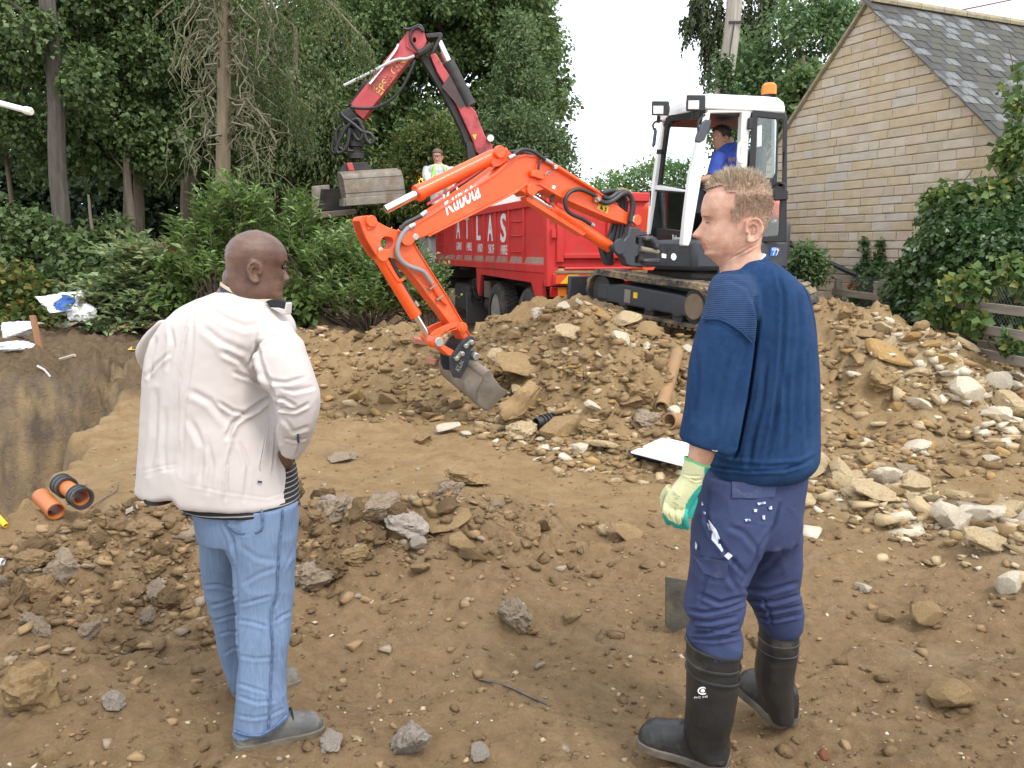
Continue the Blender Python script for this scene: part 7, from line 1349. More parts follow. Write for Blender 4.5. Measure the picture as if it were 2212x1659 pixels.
# shoes
def foot(name, heel, toe, k, mat, parent, sole, rows, ankle=None, up_=None):
    heel, toe = Vector(heel), Vector(toe); d = (toe - heel).normalized(); L_ = (toe - heel).length; s = Vector((d.y, -d.x, 0)).normalized(); u = s.cross(d); u = u if u.z > 0 else -u; b = MB(); sb = MB(); R1 = []; R2 = []
    for f, w, h in rows:
        c = heel + d * f * L_; ring = []
        for t in np.linspace(0, 2 * math.pi, 25)[:-1]:
            x, y = math.cos(t), math.sin(t); ring.append(c + s * w * k * math.copysign(abs(x) ** .75, x) + u * (h * k * (max(y, 0) ** .85) if y > 0 else .008 * y))
        R1.append(ring)
    b.loft(R1)
    if ankle: smooth_loft(b, ankle, 2)
    r, V, N = remesh(b, .0042, 4); V = V + N * (.0015 * n3(V * 40, 3) + (ridges(V, (30, 30, 18), 7, .0015)))[:, None]; o = put(r, V, name, mat, parent)
    for f, w, h in rows:
        c = heel + d * (f * 1.02 - .01) * L_; R2.append([c + s * (w * k + .005) * x + u * z for x, z in ((-1, .014), (-1.0, -.014), (1, -.014), (1, .014))])
    sb.loft(R2); sb.build('sole', sole, o, bevel=.004); return o, d, s, u
SHOE = pm('muddy_grey_shoe', (.06, .062, .06), (.11, .11, .1), 9, .55, dirt=(.24, .19, .13), dscale=9, dpos=(.5, .72), bump=.3); SOLE = pm('muddy_sole', (.1, .085, .065), (.2, .16, .11), 14, .9, bump=.6)
SH = [(0, .02, .03), (.03, .03, .055), (.12, .037, .075), (.28, .04, .085), (.45, .042, .085), (.6, .046, .078), (.76, .05, .066), (.9, .045, .054), (.97, .034, .042), (1.0, .018, .026)]
hz = at(508, 1612, 2.47); tz = at(696, 1567, 2.62); s1, d_, s_, u_ = foot('shoe', hz, tz, 1.0, SHOE, man1, SOLE, SH)
for f in (.5, .56, .62): b = MB(); c = hz + d_ * f * (tz - hz).length; b.tube(spline([c + s_ * .03 + u_ * .06, c + u_ * .09, c - s_ * .03 + u_ * .06], 3), .0035, 5); b.build('lace', BLACKC, s1)
hz2 = at(560, 1487, 2.88); tz2 = at(640, 1466, 3.0); foot('shoe', hz2 - (tz2 - hz2) * .6, tz2, 1.0, SHOE, man1, SOLE, SH)

# ================================================================== the man in the blue jumper
W_ = crop(2300, 600, 1.3824); S_ = crop(2300, 1600, 1.2965); N_h = crop(2560, 620, 4.147); P_ = crop(2440, 1560, 3.771)
JUM = pm('jumper_blue', (.009, .033, .094), (.015, .047, .122), 60, .9, bump=.5, bscale=420, spec=.2, dirt=(.026, .068, .155), dscale=5, dpos=(.45, .8)); RIBM = pm('ribbed_jumper', (.0085, .032, .09), (.0145, .045, .118), 40, .9, wave=(62, 'Z', .6)); TRO = pm('work_trousers', (.02, .03, .085), (.032, .046, .118), 7, .85, dirt=(.12, .1, .085), dscale=5, dpos=(.6, .85), bump=.2, bscale=200); PAINT = pm('white_paint_splash', (.42, .45, .6), (.68, .7, .76), 30, .7, dirt=(.03, .042, .105), dscale=45, dpos=(.56, .6))
BOOT = pm('black_rubber_boot', (.012, .0125, .013), (.022, .022, .021), 6, .42, dirt=(.1, .085, .06), dscale=5, dpos=(.56, .85), bump=.1); HAIRB = pm('blond_hair', (.24, .17, .11), (.66, .56, .42), 40, .55, island=True); FADE = pm('cropped_hair', (.33, .2, .14), (.43, .28, .2), 90, .7)
H2 = axes((-math.cos(R(4)), math.sin(R(4)), -.05)); hk = 1.03; H2 = H2 @ Matrix.Scale(hk, 4); g0 = at(1514, 454.4, 2.5); H2.translation = g0 - H2.to_3x3() @ Vector((.095, 0, .137))
b = MB(); add_head(b, H2, (1, -1), (-.03, .0725, .0715), nose=.033, brow=.004, face=2)
smooth_loft(b, [sec(*N_h((640, 1050), (1255, 960)), 2.5, .055), sec(*N_h((600, 1330), (1205, 1200)), 2.5, .058), sec(*N_h((570, 1500), (1195, 1320)), 2.5, .06), sec(*N_h((590, 1640), (1230, 1400)), 2.5, .065), sec(*N_h((600, 1760), (1330, 1520)), 2.5, .08)])
t2 = [(530, 580, 800, 2.53, .085), (580, 545, 880, 2.53, .11), (650, 540, 945, 2.53, .13), (760, 530, 990, 2.53, .14), (900, 520, 1020, 2.53, .145), (1100, 520, 1045, 2.53, .15), (1300, 525, 1048, 2.53, .15), (1500, 520, 1045, 2.52, .15), (1580, 520, 1010, 2.52, .145)]
arm2 = [(568, 590, 690, 2.47, .04), (585, 552, 700, 2.455, .055), (605, 522, 712, 2.44, .066), (660, 497, 745, 2.42, .085), (720, 488, 755, 2.4, .09), (800, 467, 752, 2.385, .09), (880, 443, 735, 2.375, .088), (960, 420, 716, 2.37, .085), (1060, 399, 700, 2.365, .082), (1160, 388, 690, 2.36, .08), (1280, 376, 676, 2.36, .078), (1380, 358, 652, 2.355, .075), (1440, 346, 625, 2.355, .07, 1530)]
smooth_loft(b, secs(W_, t2, .86)); smooth_loft(b, secs(W_, arm2[3:-1], .6)); fo = [(1380, 400, 560, 2.36, .045), (1480, 396, 520, 2.36, .042, 1530), (1555, 384, 490, 2.36, .032, 1590), (1620, 372, 455, 2.36, .026, 1640)]; smooth_loft(b, secs(W_, fo)); w = at(*P_((540, 880))[0], 2.36); add_hand(b, w, at(*P_((430, 1200))[0], 2.36) - w, (-.3, -1, .1), .68, .15, 1)
nl = [(230, 440, 830, 2.49, .12), (350, 405, 800, 2.48, .125), (450, 388, 775, 2.47, .125), (560, 382, 730, 2.46, .118), (640, 378, 690, 2.455, .11), (720, 371, 655, 2.45, .105), (800, 362, 636, 2.445, .1), (860, 348, 640, 2.44, .1), (900, 352, 630, 2.435, .097), (950, 382, 608, 2.43, .09), (1000, 358, 622, 2.43, .09), (1050, 370, 628, 2.425, .088), (1095, 382, 608, 2.42, .08)]
fl_ = [(230, 600, 935, 2.56, .12), (350, 620, 915, 2.565, .12), (450, 640, 906, 2.57, .115), (560, 648, 908, 2.58, .11), (640, 645, 909, 2.59, .105), (720, 634, 902, 2.6, .1), (780, 630, 896, 2.605, .098), (830, 640, 906, 2.61, .096), (880, 675, 914, 2.615, .092), (930, 698, 914, 2.62, .088), (975, 718, 904, 2.62, .08), (1000, 728, 890, 2.62, .07)]
smooth_loft(b, secs(S_, nl, .8), 2); smooth_loft(b, secs(S_, fl_, .8), 2); ra = [(640, 870, 960, 2.6, .04), (700, 925, 990, 2.65, .04), (900, 952, 1020, 2.68, .04), (1150, 945, 1020, 2.72, .04), (1350, 900, 985, 2.815, .036)]; smooth_loft(b, secs(W_, ra, .8)); w = at(*W_((930, 1380))[0], 2.86); add_hand(b, w, Vector((-.5, .1, -.4)), (.3, .8, .2), .95, .6)
r, V, N = remesh(b, .004, 3); lc = local(fcent(r, V), H2); mi = np.zeros(len(lc)); ay = np.abs(lc[:, 1]); mi[(lc[:, 0] > .06) & (ay < .024) & (lc[:, 2] > .027) & (lc[:, 2] < .046)] = 1
D = crease(V, N, N_h, [([(700, 1490), (900, 1370), (1080, 1260)], 16, .0035), ([(760, 1430), (1000, 1330), (1180, 1215)], 14, .0035), ([(850, 1330), (1020, 1240)], 14, .002), ([(400, 590), (470, 640), (580, 670)], 9, .0012), ([(470, 935), (540, 925)], 8, .0016), ([(340, 1170), (400, 1200), (410, 1260)], 12, .002)])
V = V + N * D[:, None]; man2 = put(r, V, 'person', [SKW, LIPW], None, mi); tag(man2, 'man with short spiky fair hair in a blue jumper and black wellington boots, looking left', 'person')
for s in (1, -1):
    o = man2; b = MB(); b.tube([H2 @ Vector(q) for q in ((.0835, s * .022, .1005), (.0855, s * .032, .1012), (.079, s * .046, .0995))], [.0014, .0022, .0014], 6); b.build('lashes', pm('lash_brown', (.1, .055, .04), rough=.7), o)
b = MB(); b.tube([H2 @ Vector(q) for q in ((.0935, .016, .1185), (.0925, .03, .1215), (.08, .047, .1195))], [.0018, .0026, .0014], 6); b.build('eyebrow', pm('fair_brow', (.36, .21, .13), rough=.8), man2)
def hz2_(C):
    x, y, z = C[..., 0], np.abs(C[..., 1]), C[..., 2]; front = np.interp(x, [-.11, -.08, -.061, -.054, -.034, -.0095, .006, .02, .027, .03, .042, .084, .095], [.04, .045, .055, .085, .108, .104, .078, .088, .14, .165, .188, .184, .2]); return np.where((z > .137) & (z < .176) & (x > .014), -.01, z - front) + .003 * np.sin(60 * x + 40 * z)
scalp('hair', FADE, man2, H2, hz2_, lambda g: .0012 + .004 * ss(.14, .19, g[..., 2]) + .001 * np.sin(200 * g[..., 0]) * np.sin(170 * g[..., 2]), nose=.033, face=2)
up_dir = lambda C, Nn: Nn * .75 + np.array([.1, 0, .65]) + np.array([.9, 0, .1]) * ss(.03, .09, C[:, 0])[:, None] * .5
hairs('hair', HAIRB, man2, H2, lambda C: ss(0, .02, hz2_(C)) * ss(.135, .17, C[:, 2]), 8000, lambda C: (.010 + .016 * ss(.16, .21, C[:, 2])) * (.7 + 1.1 * np.abs(n3(C * 90, 3))), .0007, up_dir, nose=.033, face=2)
hairs('hair', pm('side_hair', (.24, .155, .1), (.36, .25, .17), 40, .6, island=True), man2, H2, lambda C: ss(-.005, .012, hz2_(C)) * (1 - ss(.16, .185, C[:, 2])), 8000, lambda C: .003 + .007 * ss(.09, .16, C[:, 2]), .0005, lambda C, Nn: Nn * .5 + np.array([-.45, 0, -.6]), nose=.033, face=2)
# trousers
b = MB(); smooth_loft(b, secs(S_, [(190, 440, 935, 2.53, .145), (260, 425, 932, 2.53, .15), (350, 405, 915, 2.525, .15), (450, 392, 907, 2.52, .145), (540, 386, 905, 2.52, .13)])); smooth_loft(b, secs(S_, nl)); smooth_loft(b, secs(S_, fl_)); r, V, N = remesh(b, .0055, 3)
D = crease(V, N, S_, [([(440, 420), (480, 520), (570, 640), (640, 720)], 16, .008), ([(560, 480), (640, 520), (700, 600)], 20, .006), ([(812, 380), (780, 480), (705, 590), (690, 640), (632, 760)], 14, .014), ([(600, 640), (560, 720), (600, 790)], 18, .007), ([(420, 815), (520, 860), (632, 830)], 15, .012), ([(352, 890), (450, 905), (560, 880), (640, 850)], 13, .013), ([(385, 945), (470, 950), (600, 925)], 11, .013), ([(365, 1005), (470, 1000), (610, 965)], 11, .013), ([(375, 1030), (480, 1040), (620, 1020)], 9, .01), ([(400, 975), (500, 985), (590, 995)], 8, .008), ([(640, 790), (740, 800), (890, 760)], 16, .01), ([(660, 850), (780, 850), (905, 820)], 12, .013), ([(690, 900), (800, 890), (914, 870)], 10, .013), ([(700, 930), (800, 935), (910, 915)], 9, .012), ([(720, 830), (760, 900), (770, 960)], 10, .008), ([(830, 600), (760, 680), (690, 740)], 18, .007), ([(900, 560), (860, 640), (800, 700)], 16, .006), ([(470, 300), (450, 400), (470, 500)], 16, .005), ([(575, 345), (680, 350), (790, 330)], 5, .005), ([(565, 345), (560, 470), (680, 480), (775, 462), (780, 340)], 4, .003), ([(820, 400), (840, 410), (890, 390)], 4, .003), ([(385, 628), (470, 645), (562, 655)], 5, .006), ([(425, 715), (480, 740), (550, 742), (560, 660)], 4, .004), ([(480, 690), (440, 770), (420, 860)], 14, .006)])
V = V + N * (D * .85 + ridges(V, (10, 10, 15), 31, .003) + .004 * n3(V * 12, 33))[:, None]; trousers = put(r, V, 'trousers', TRO, man2); TV = V
def patch(name, conv, pts, V, mat, parent, off=.003): 
    P = on_surf(conv, pts, V, off); b = MB(); c = sum(P, Vector()) / len(P); c = Vector((c.x, min(q.y for q in P) * .3 + c.y * .7, c.z)); n = len(P); Q = [q + Vector((0, .004, 0)) for q in P]; b.add(P + [c] + Q, [(i, (i + 1) % n, n) for i in range(n)] + [(i, n + 1 + i, n + 1 + (i + 1) % n, (i + 1) % n) for i in range(n)]); return b.build(name, mat, parent)
TRD = pm('pocket_cloth', (.024, .034, .09), (.038, .052, .125), 6, .85, dirt=(.12, .11, .15), dscale=7, dpos=(.55, .75))
for pts in ([(577, 268), (690, 272), (805, 262), (790, 305), (785, 342), (680, 348), (578, 345)], [(385, 622), (470, 645), (560, 656), (552, 740), (500, 735), (440, 712)]): patch('pocket_flap', S_, pts, V, TRD, trousers, .004)
for pts in ([(480, 520), (495, 510), (510, 550), (535, 600), (528, 610), (500, 575), (478, 550)], [(540, 630), (560, 612), (580, 628), (560, 648)], [(455, 470), (475, 480), (480, 510), (465, 500)], [(725, 435), (738, 432), (738, 452), (726, 450)], [(755, 390), (772, 388), (772, 402), (758, 402)], [(440, 415), (450, 418), (448, 428), (440, 424)], [(684, 403), (700, 402), (698, 414), (686, 416)], [(640, 452), (664, 448), (668, 458), (645, 462)], [(400, 560), (408, 575), (404, 600), (398, 590)], [(515, 672), (530, 668), (534, 680), (520, 684)], [(700, 372), (740, 366), (742, 374), (705, 382)], [(462, 452), (500, 500), (520, 545), (508, 552), (480, 505)], [(432, 365), (438, 380), (430, 384)]): patch('paint_splash', S_, pts, V, PAINT, trousers, .0035)
# jumper
b = MB(); jm = [(505, 600, 775, 2.53, .085), (530, 575, 830, 2.53, .105), (570, 552, 890, 2.53, .125), (640, 540, 955, 2.53, .145), (760, 530, 1000, 2.53, .155), (900, 520, 1026, 2.53, .16), (1050, 515, 1045, 2.53, .162), (1200, 515, 1051, 2.53, .165), (1350, 515, 1050, 2.53, .168), (1480, 500, 1050, 2.525, .17), (1545, 490, 1044, 2.52, .17), (1585, 485, 1015, 2.52, .165), (1612, 480, 985, 2.52, .155), (1625, 500, 950, 2.52, .145)]
smooth_loft(b, secs(W_, jm)); smooth_loft(b, secs(W_, arm2)); smooth_loft(b, secs(W_, [(610, 800, 930, 2.56, .06), (650, 850, 972, 2.6, .075), (720, 895, 1010, 2.645, .075), (900, 925, 1040, 2.68, .068), (1150, 920, 1045, 2.72, .058), (1320, 880, 1000, 2.8, .055)])); r, V, N = remesh(b, .0055, 6)
D = crease(V, N, W_, [([(742, 720), (745, 850), (715, 1080), (690, 1250), (640, 1500), (618, 1545)], 18, .026), ([(850, 560), (885, 700), (885, 850), (868, 1100), (830, 1400), (785, 1570)], 18, .012), ([(960, 640), (975, 850), (950, 1150), (930, 1400)], 22, .009), ([(800, 1000), (770, 1250), (720, 1450), (700, 1590)], 22, .009), ([(890, 1100), (900, 1350), (880, 1560)], 20, .007), ([(1010, 1000), (1000, 1250), (1005, 1500)], 16, .006), ([(465, 826), (560, 832), (650, 882), (714, 945)], 8, .008), ([(520, 650), (600, 620), (700, 660), (735, 780)], 16, .004), ([(430, 950), (440, 1150), (420, 1350)], 18, .005), ([(600, 1000), (560, 1200), (520, 1420)], 24, .007), ([(660, 1100), (620, 1300), (560, 1480)], 16, .006), ([(480, 1590), (700, 1612), (880, 1608), (1010, 1570)], 9, .012), ([(520, 1530), (640, 1560), (800, 1570), (960, 1560), (1040, 1520)], 16, -.006)])
V = V + N * (D * .85 + .006 * n3(V * np.array((6, 6, 3)), 39) + ridges(V, (6, 6, 2.4), 41, .002))[:, None]; fc = fcent(r, V); u, v = proj(fc); cu, cv = (u * 3840 / 2212 - 2300) * 1.3824, (v * 3840 / 2212 - 600) * 1.3824
mi = ((cv < np.interp(cu, [460, 560, 650, 714, 740], [826, 832, 882, 945, 900])) & (cu < 742) & (cv > 590)).astype(int); jumper = put(r, V, 'jumper', [JUM, RIBM], man2, mi); JV2 = V
seam('shoulder_seam', W_, [(467, 826), (560, 832), (650, 882), (714, 945)], V, .004, JUM, jumper, 4, .001); A_c, B_c = at(*W_((592, 588))[0], 2.53), at(*W_((778, 497))[0], 2.53); cc, ca = (A_c + B_c) / 2, (B_c - A_c) / 2
b = MB(); b.tube([cc + ca * math.cos(t) * 1.03 + Vector((0, .095, 0)) * math.sin(t) + Vector((0, 0, -.006)) for t in np.linspace(0, 2 * math.pi, 41)], .011, 9, cap=False); b.build('collar_rib', JUM, jumper)
b = MB(); b.tube([cc + ca * math.cos(t) * .95 + Vector((0, .088, 0)) * math.sin(t) + Vector((0, 0, .004)) for t in np.linspace(0, 2 * math.pi, 41)], .005, 7, cap=False); b.build('shirt_collar', pm('white_vest', (.7, .68, .66), rough=.8), man2)
patch('mud_smear', W_, [(500, 1492), (515, 1490), (542, 1503), (538, 1512), (515, 1508)], V, pm('dry_mud', (.4, .36, .28), rough=.9), jumper, .003)
# glove on the near hand
GLC = pm('glove_cream', (.55, .56, .3), (.63, .63, .38), 30, .9, bump=.3, bscale=300); GLG = pm('glove_green', (.02, .3, .24), (.035, .36, .29), 20, .55); GLT = pm('glove_cuff_green', (.12, .5, .2), rough=.8)
b = MB(); Yg = 2.36; smooth_loft(b, [sec(*P_((488, 590), (822, 705)), Yg, .04), sec(*P_((460, 700), (785, 780)), Yg, .038), sec(*P_((425, 850), (735, 880)), Yg, .032), sec(*P_((350, 950), (722, 970)), Yg, .03), sec(*P_((250, 1080), (700, 1060)), Yg, .028), sec(*P_((200, 1180), (650, 1150)), Yg, .025), sec(*P_((190, 1270), (590, 1270)), Yg, .02), sec(*P_((205, 1310), (560, 1320)), Yg, .012)])
for pts, rr in (([(235, 1230), (215, 1330), (222, 1420), (258, 1525)], .0125), ([(310, 1250), (292, 1370), (315, 1480), (375, 1565)], .0125), ([(395, 1260), (382, 1390), (400, 1490), (445, 1585)], .0122), ([(500, 1240), (478, 1400), (488, 1500), (520, 1590)], .0125)):
    q = P_(*pts); ys = (Yg, Yg - .012, Yg - .004, Yg + .016); b.tube(spline([at(*a, y) for a, y in zip(q, ys)], 4), [rr * .86] * 10 + [rr * .8, rr * .75, rr * .55], 10)
b.tube(spline([at(*P_((560, 1080))[0], Yg + .01), at(*P_((590, 1180))[0], Yg + .012), at(*P_((555, 1300))[0], Yg + .012), at(*P_((520, 1420))[0], Yg + .016)], 3), .017, 10); q = P_((290, 1020), (215, 1130), (215, 1260), (270, 1370)); b.tube(spline([at(*a, y) for a, y in zip(q, (Yg + .02, Yg + .042, Yg + .055, Yg + .06))], 4), [.017] * 9 + [.015, .014, .012, .01], 10)
r, V, N = remesh(b, .0025, 2); D = crease(V, N, P_, [([(245, 1270), (255, 1400), (290, 1480)], 14, .003), ([(335, 1290), (340, 1430), (380, 1540)], 14, .003), ([(425, 1290), (430, 1450), (460, 1560)], 14, .003), ([(560, 880), (640, 920), (720, 900)], 16, .003), ([(450, 820), (560, 850), (700, 850)], 18, .002)]); V = V + N * (D + .0008 * n3(V * 90, 3))[:, None]
fc = fcent(r, V); fn_ = np.zeros(len(r.polygons) * 3, dtype=np.float32); r.polygons.foreach_get('normal', fn_); fn_ = fn_.reshape(-1, 3); u, v = proj(fc); cu, cv = (u * 3840 / 2212 - 2440) * 3.771, (v * 3840 / 2212 - 1560) * 3.771
mi = ((cu > np.interp(cv, [960, 990, 1100, 1250, 1400, 1500, 1560], [760, 690, 590, 500, 470, 440, 380])) | (fn_[:, 1] > .35) & (cv > 950) | (cv > np.interp(cu, [180, 260, 330, 400, 450, 560], [1370, 1470, 1500, 1545, 1520, 1450]))).astype(int); glove = put(r, V, 'glove', [GLC, GLG], man2, mi)
A_c, B_c = at(*P_((488, 592))[0], Yg), at(*P_((824, 706))[0], Yg); cc, ca = (A_c + B_c) / 2, (B_c - A_c) / 2; b = MB(); b.tube([cc + ca * math.cos(t) * 1.01 + Vector((0, .036, 0)) * math.sin(t) for t in np.linspace(0, 2 * math.pi, 33)], .0042, 7, cap=False); b.build('cuff_trim', GLT, glove)
for x, y in ((330, 1090), (350, 1150), (320, 1210), (360, 1240), (375, 1120), (300, 1060)): patch('print_mark', P_, [(x, y), (x + 40, y + 16), (x + 42, y + 24), (x + 2, y + 8)], V, pm('faded_print', (.38, .39, .24), rough=.9), glove, .0015)
# wellington boots
WB_ = [(0, .03, .06), (.04, .04, .1), (.14, .046, .125), (.28, .048, .14), (.42, .046, .12), (.56, .048, .09), (.72, .053, .078), (.86, .051, .068), (.95, .042, .054), (1.0, .024, .034)]
def band(conv, rows, name, mat, parent, rr=.004): 
    for rw in rows: R1 = secs(conv, [rw])[0]; b = MB(); b.tube(R1 + [R1[0]], rr, 6, cap=False); b.build(name, mat, parent)
hA = at(1572, 1652, 2.405); tA_ = at(1382, 1592, 2.53); sh1 = [(1030, 357, 615, 2.425, .085, 1090), (1100, 357, 612, 2.425, .084), (1200, 359, 606, 2.425, .083), (1300, 358, 596, 2.425, .08), (1400, 354, 582, 2.425, .076), (1470, 346, 566, 2.43, .07), (1540, 350, 553, 2.43, .065), (1600, 400, 550, 2.42, .06)]
bo1, *_ = foot('wellington_boot', hA, tA_, 1.12, BOOT, man2, pm('boot_sole', (.04, .037, .032), (.15, .12, .085), 12, .85), WB_, secs(S_, sh1)); band(S_, [(1122, 357, 611, 2.425, .086, 1150), (1172, 358, 608, 2.425, .085, 1212), (1036, 356, 616, 2.425, .087, 1090)], 'rubber_band', BOOT, bo1, .005)
q0 = on_surf(S_, [(405, 1305), (458, 1300), (405, 1260)], np.array([v.co for v in bo1.data.vertices]), .003); b = MB(); b.tube([q0[0].lerp(q0[1], .55) + Vector((.014 * math.cos(t), 0, .011 * math.sin(t) + .012)) for t in np.linspace(0, 6.283, 17)], .0022, 5, cap=False); b.build('emblem', MATS['white_vest'], bo1); b = MB(); b.sphere(q0[0].lerp(q0[1], .55) + Vector((0, 0, .012)), .007, 10, (1, .3, 1)); b.build('emblem', MATS['white_vest'], bo1); textmesh('print', 'PVC 345', q0[0] + Vector((-.008, 0, -.012)), q0[1] - q0[0], UPV, .006, MATS['white_vest'], bo1, depth=.001, width=.045)
hB = at(1706, 1563, 2.62); tB = at(1605, 1470, 2.83); sh2 = [(965, 715, 899, 2.62, .07), (1050, 713, 893, 2.62, .072), (1130, 700, 885, 2.625, .072), (1200, 693, 873, 2.63, .07), (1280, 705, 868, 2.635, .066), (1350, 740, 868, 2.64, .06), (1420, 760, 872, 2.64, .055)]
bo2, *_ = foot('wellington_boot', hB, tB, 1.12, BOOT, man2, MATS['boot_sole'], WB_, secs(S_, sh2)); band(S_, [(1030, 713, 895, 2.62, .073), (1078, 712, 890, 2.62, .074), (968, 714, 900, 2.62, .073)], 'rubber_band', BOOT, bo2, .004)

# ================================================================== the driver and the man on the lorry
def small_head(b, M): add_head(b, M, (1, -1), nose=.026)
D_ = crop(2400, 280, 2.675)
Yd = 9.45; H3 = axes((-.96, -.16, -.05)); H3.translation = at(1557, 296, Yd) - H3.to_3x3() @ Vector((0, 0, .125)); b = MB(); small_head(b, H3); HB = (Yd, )
dt = [(690, 845, 930, .06), (720, 800, 985, .09), (780, 760, 1010, .13), (850, 745, 1015, .17), (950, 730, 1015, .19), (1040, 730, 1015, .18), (1100, 700, 1015, .18)]
smooth_loft(b, [sec(*D_((800, 640), (925, 620)), Yd, .055), sec(*D_((815, 800), (950, 690)), Yd, .06)]); smooth_loft(b, secs(D_, [(y, xl, xr, Yd, hd) for y, xl, xr, hd in dt], .88))
arm_p = [at(*D_((800, 800))[0], Yd - .17), at(*D_((760, 920))[0], Yd - .2), at(*D_((725, 1020))[0], Yd - .22), at(*D_((660, 1045))[0], Yd - .25), at(*D_((610, 1055))[0], Yd - .27)]; b.tube(spline(arm_p, 4), [.05] * 8 + [.042] * 5 + [.036] * 3 + [.03], 10); add_hand(b, arm_p[-1], Vector((-1, -.2, -.2)), (0, -.2, 1), .95, .7)
ap2 = [at(*D_((830, 800))[0], Yd + .2), at(*D_((760, 950))[0], Yd + .25), at(*D_((640, 1060))[0], Yd + .2)]; b.tube(spline(ap2, 4), .042, 10); add_hand(b, ap2[-1], Vector((-1, -.2, -.2)), (0, -.2, 1), .95, .7)
for o in (-.1, .12): b.tube(spline([at(*D_((930, 1130))[0], Yd + o), at(*D_((600, 1130))[0], Yd + o - .05), at(*D_((560, 1380))[0], Yd + o - .08)], 4), .06, 10)
r, V, N = remesh(b, .0075, 3); lc = local(fcent(r, V), H3); driver = put(r, V, 'person', [SKM, LIPW], None, ((lc[:, 0] > .06) & (np.abs(lc[:, 1]) < .024) & (lc[:, 2] > .047) & (lc[:, 2] < .066)).astype(int)); tag(driver, 'dark haired driver in a blue polo shirt seated in the excavator cab', 'person'); eyes(driver, H3)
DH = pm('dark_hair', (.02, .014, .011), (.05, .036, .028), 30, .6, island=True); hz3 = lambda C: C[..., 2] - np.interp(C[..., 0], [-.11, -.06, -.03, .0, .03, .06, .1], [.045, .06, .1, .1, .15, .182, .2])
scalp('hair', DH, driver, H3, hz3, lambda g: .006 + .012 * ss(.12, .2, g[..., 2])); hairs('hair', DH, driver, H3, lambda C: ss(0, .02, hz3(C)), 3500, lambda C: .02 + .015 * ss(.15, .2, C[:, 2]), .0012, lambda C, Nn: Nn * .7 + np.array([-.2, 0, .1]))
POLO = pm('polo_blue', (.025, .06, .32), (.04, .085, .4), 6, .85, bump=.1); b = MB(); smooth_loft(b, secs(D_, [(y, xl, xr, Yd, hd) for y, xl, xr, hd in dt])); b.tube(spline(arm_p[:3], 4), [.075, .078, .08, .08, .078, .074, .07, .068, .066], 12); b.tube(spline(ap2[:2], 4), .07, 12); r, V, N = remesh(b, .009, 4); V = V + N * (ridges(V, (9, 9, 7), 51, .007) + .008 * n3(V * 7, 52))[:, None]; polo = put(r, V, 'polo_shirt', POLO, driver)
b = MB(); b.tube(spline([at(*D_((770, 775))[0], Yd - .1), at(*D_((840, 800))[0], Yd - .11), at(*D_((900, 740))[0], Yd - .12), at(*D_((950, 690))[0], Yd - .08)], 4), .02, 8); b.build('collar', POLO, polo)
for s, y in (('SITE', 850), ('WORK', 868), ('CO', 884)): textmesh('embroidery', s, at(*D_((885, y))[0], Yd - .205), Vector((1, .15, 0)), UPV, .022, pm('orange_thread', (.5, .28, .06), rough=.8), polo, width=.08 if s != 'CO' else .04)
b = MB()
for o in (-.1, .12): b.tube(spline([at(*D_((960, 1110))[0], Yd + o), at(*D_((600, 1115))[0], Yd + o - .05), at(*D_((575, 1250))[0], Yd + o - .07), at(*D_((560, 1400))[0], Yd + o - .08)], 4), [.085] * 5 + [.08] * 4 + [.07] * 4, 12)
r, V, N = remesh(b, .01, 3); put(r, V, 'trousers', pm('navy_trousers', (.015, .018, .035), rough=.85), driver)
T_ = crop(1560, 550, 4.147); Yt = 17.2; H4 = axes((-.12, -.97, -.2)); H4 = H4 @ Matrix.Scale(1.22, 4); H4.translation = at(*T_((340, 270))[0], Yt); b = MB(); small_head(b, H4)
tt = [(265, 290, 410, .1), (290, 220, 480, .13), (330, 180, 525, .17), (400, 165, 545, .18), (500, 190, 530, .18), (600, 210, 520, .18), (700, 220, 510, .18), (900, 230, 500, .18)]
smooth_loft(b, [sec(*T_((300, 200), (400, 200)), Yt, .08), sec(*T_((295, 300), (405, 300)), Yt, .09)]); smooth_loft(b, secs(T_, [(y, a, c, Yt, hd) for y, a, c, hd in tt], .88))
la = [at(*T_((200, 330))[0], Yt), at(*T_((178, 450))[0], Yt - .05), at(*T_((215, 560))[0], Yt - .25), at(*T_((300, 650))[0], Yt - .45)]; ra_ = [at(*T_((510, 330))[0], Yt), at(*T_((535, 480))[0], Yt - .05), at(*T_((530, 620))[0], Yt - .25), at(*T_((500, 690))[0], Yt - .4)]
for q in (la, ra_): b.tube(spline(q, 4), [.075] * 6 + [.06] * 4 + [.05] * 3, 10)
add_hand(b, la[-1], Vector((.5, -.5, -.3)), (0, 0, 1), 1.15, .5); add_hand(b, ra_[-1], Vector((-.4, -.5, -.4)), (0, 0, 1), 1.15, .5, -1); r, V, N = remesh(b, .01, 3); lc = local(fcent(r, V), H4); ay = np.abs(lc[:, 1]); mi = np.zeros(len(lc)); mi[(lc[:, 0] > .07) & (ay > .012) & (ay < .05) & (lc[:, 2] > .132) & (lc[:, 2] < .143)] = 1; man4 = put(r, V, 'person', [SKM, BROWD], None, mi); tag(man4, 'man in a checked shirt and lime hi vis waistcoat standing on the lorry', 'person'); eyes(man4, H4)
BH = pm('brown_hair', (.06, .038, .026), (.11, .075, .05), 30, .7, island=True); hz4 = lambda C: C[..., 2] - np.interp(C[..., 0], [-.11, -.05, -.02, .02, .05, .08, .1], [.05, .07, .1, .13, .17, .183, .19]); scalp('hair', BH, man4, H4, hz4, lambda g: .004 + .014 * ss(.15, .21, g[..., 2])); hairs('hair', BH, man4, H4, lambda C: ss(0, .02, hz4(C)), 1500, lambda C: .015 + 0 * C[:, 0], .002, lambda C, Nn: Nn + np.array([.2, 0, .3]))
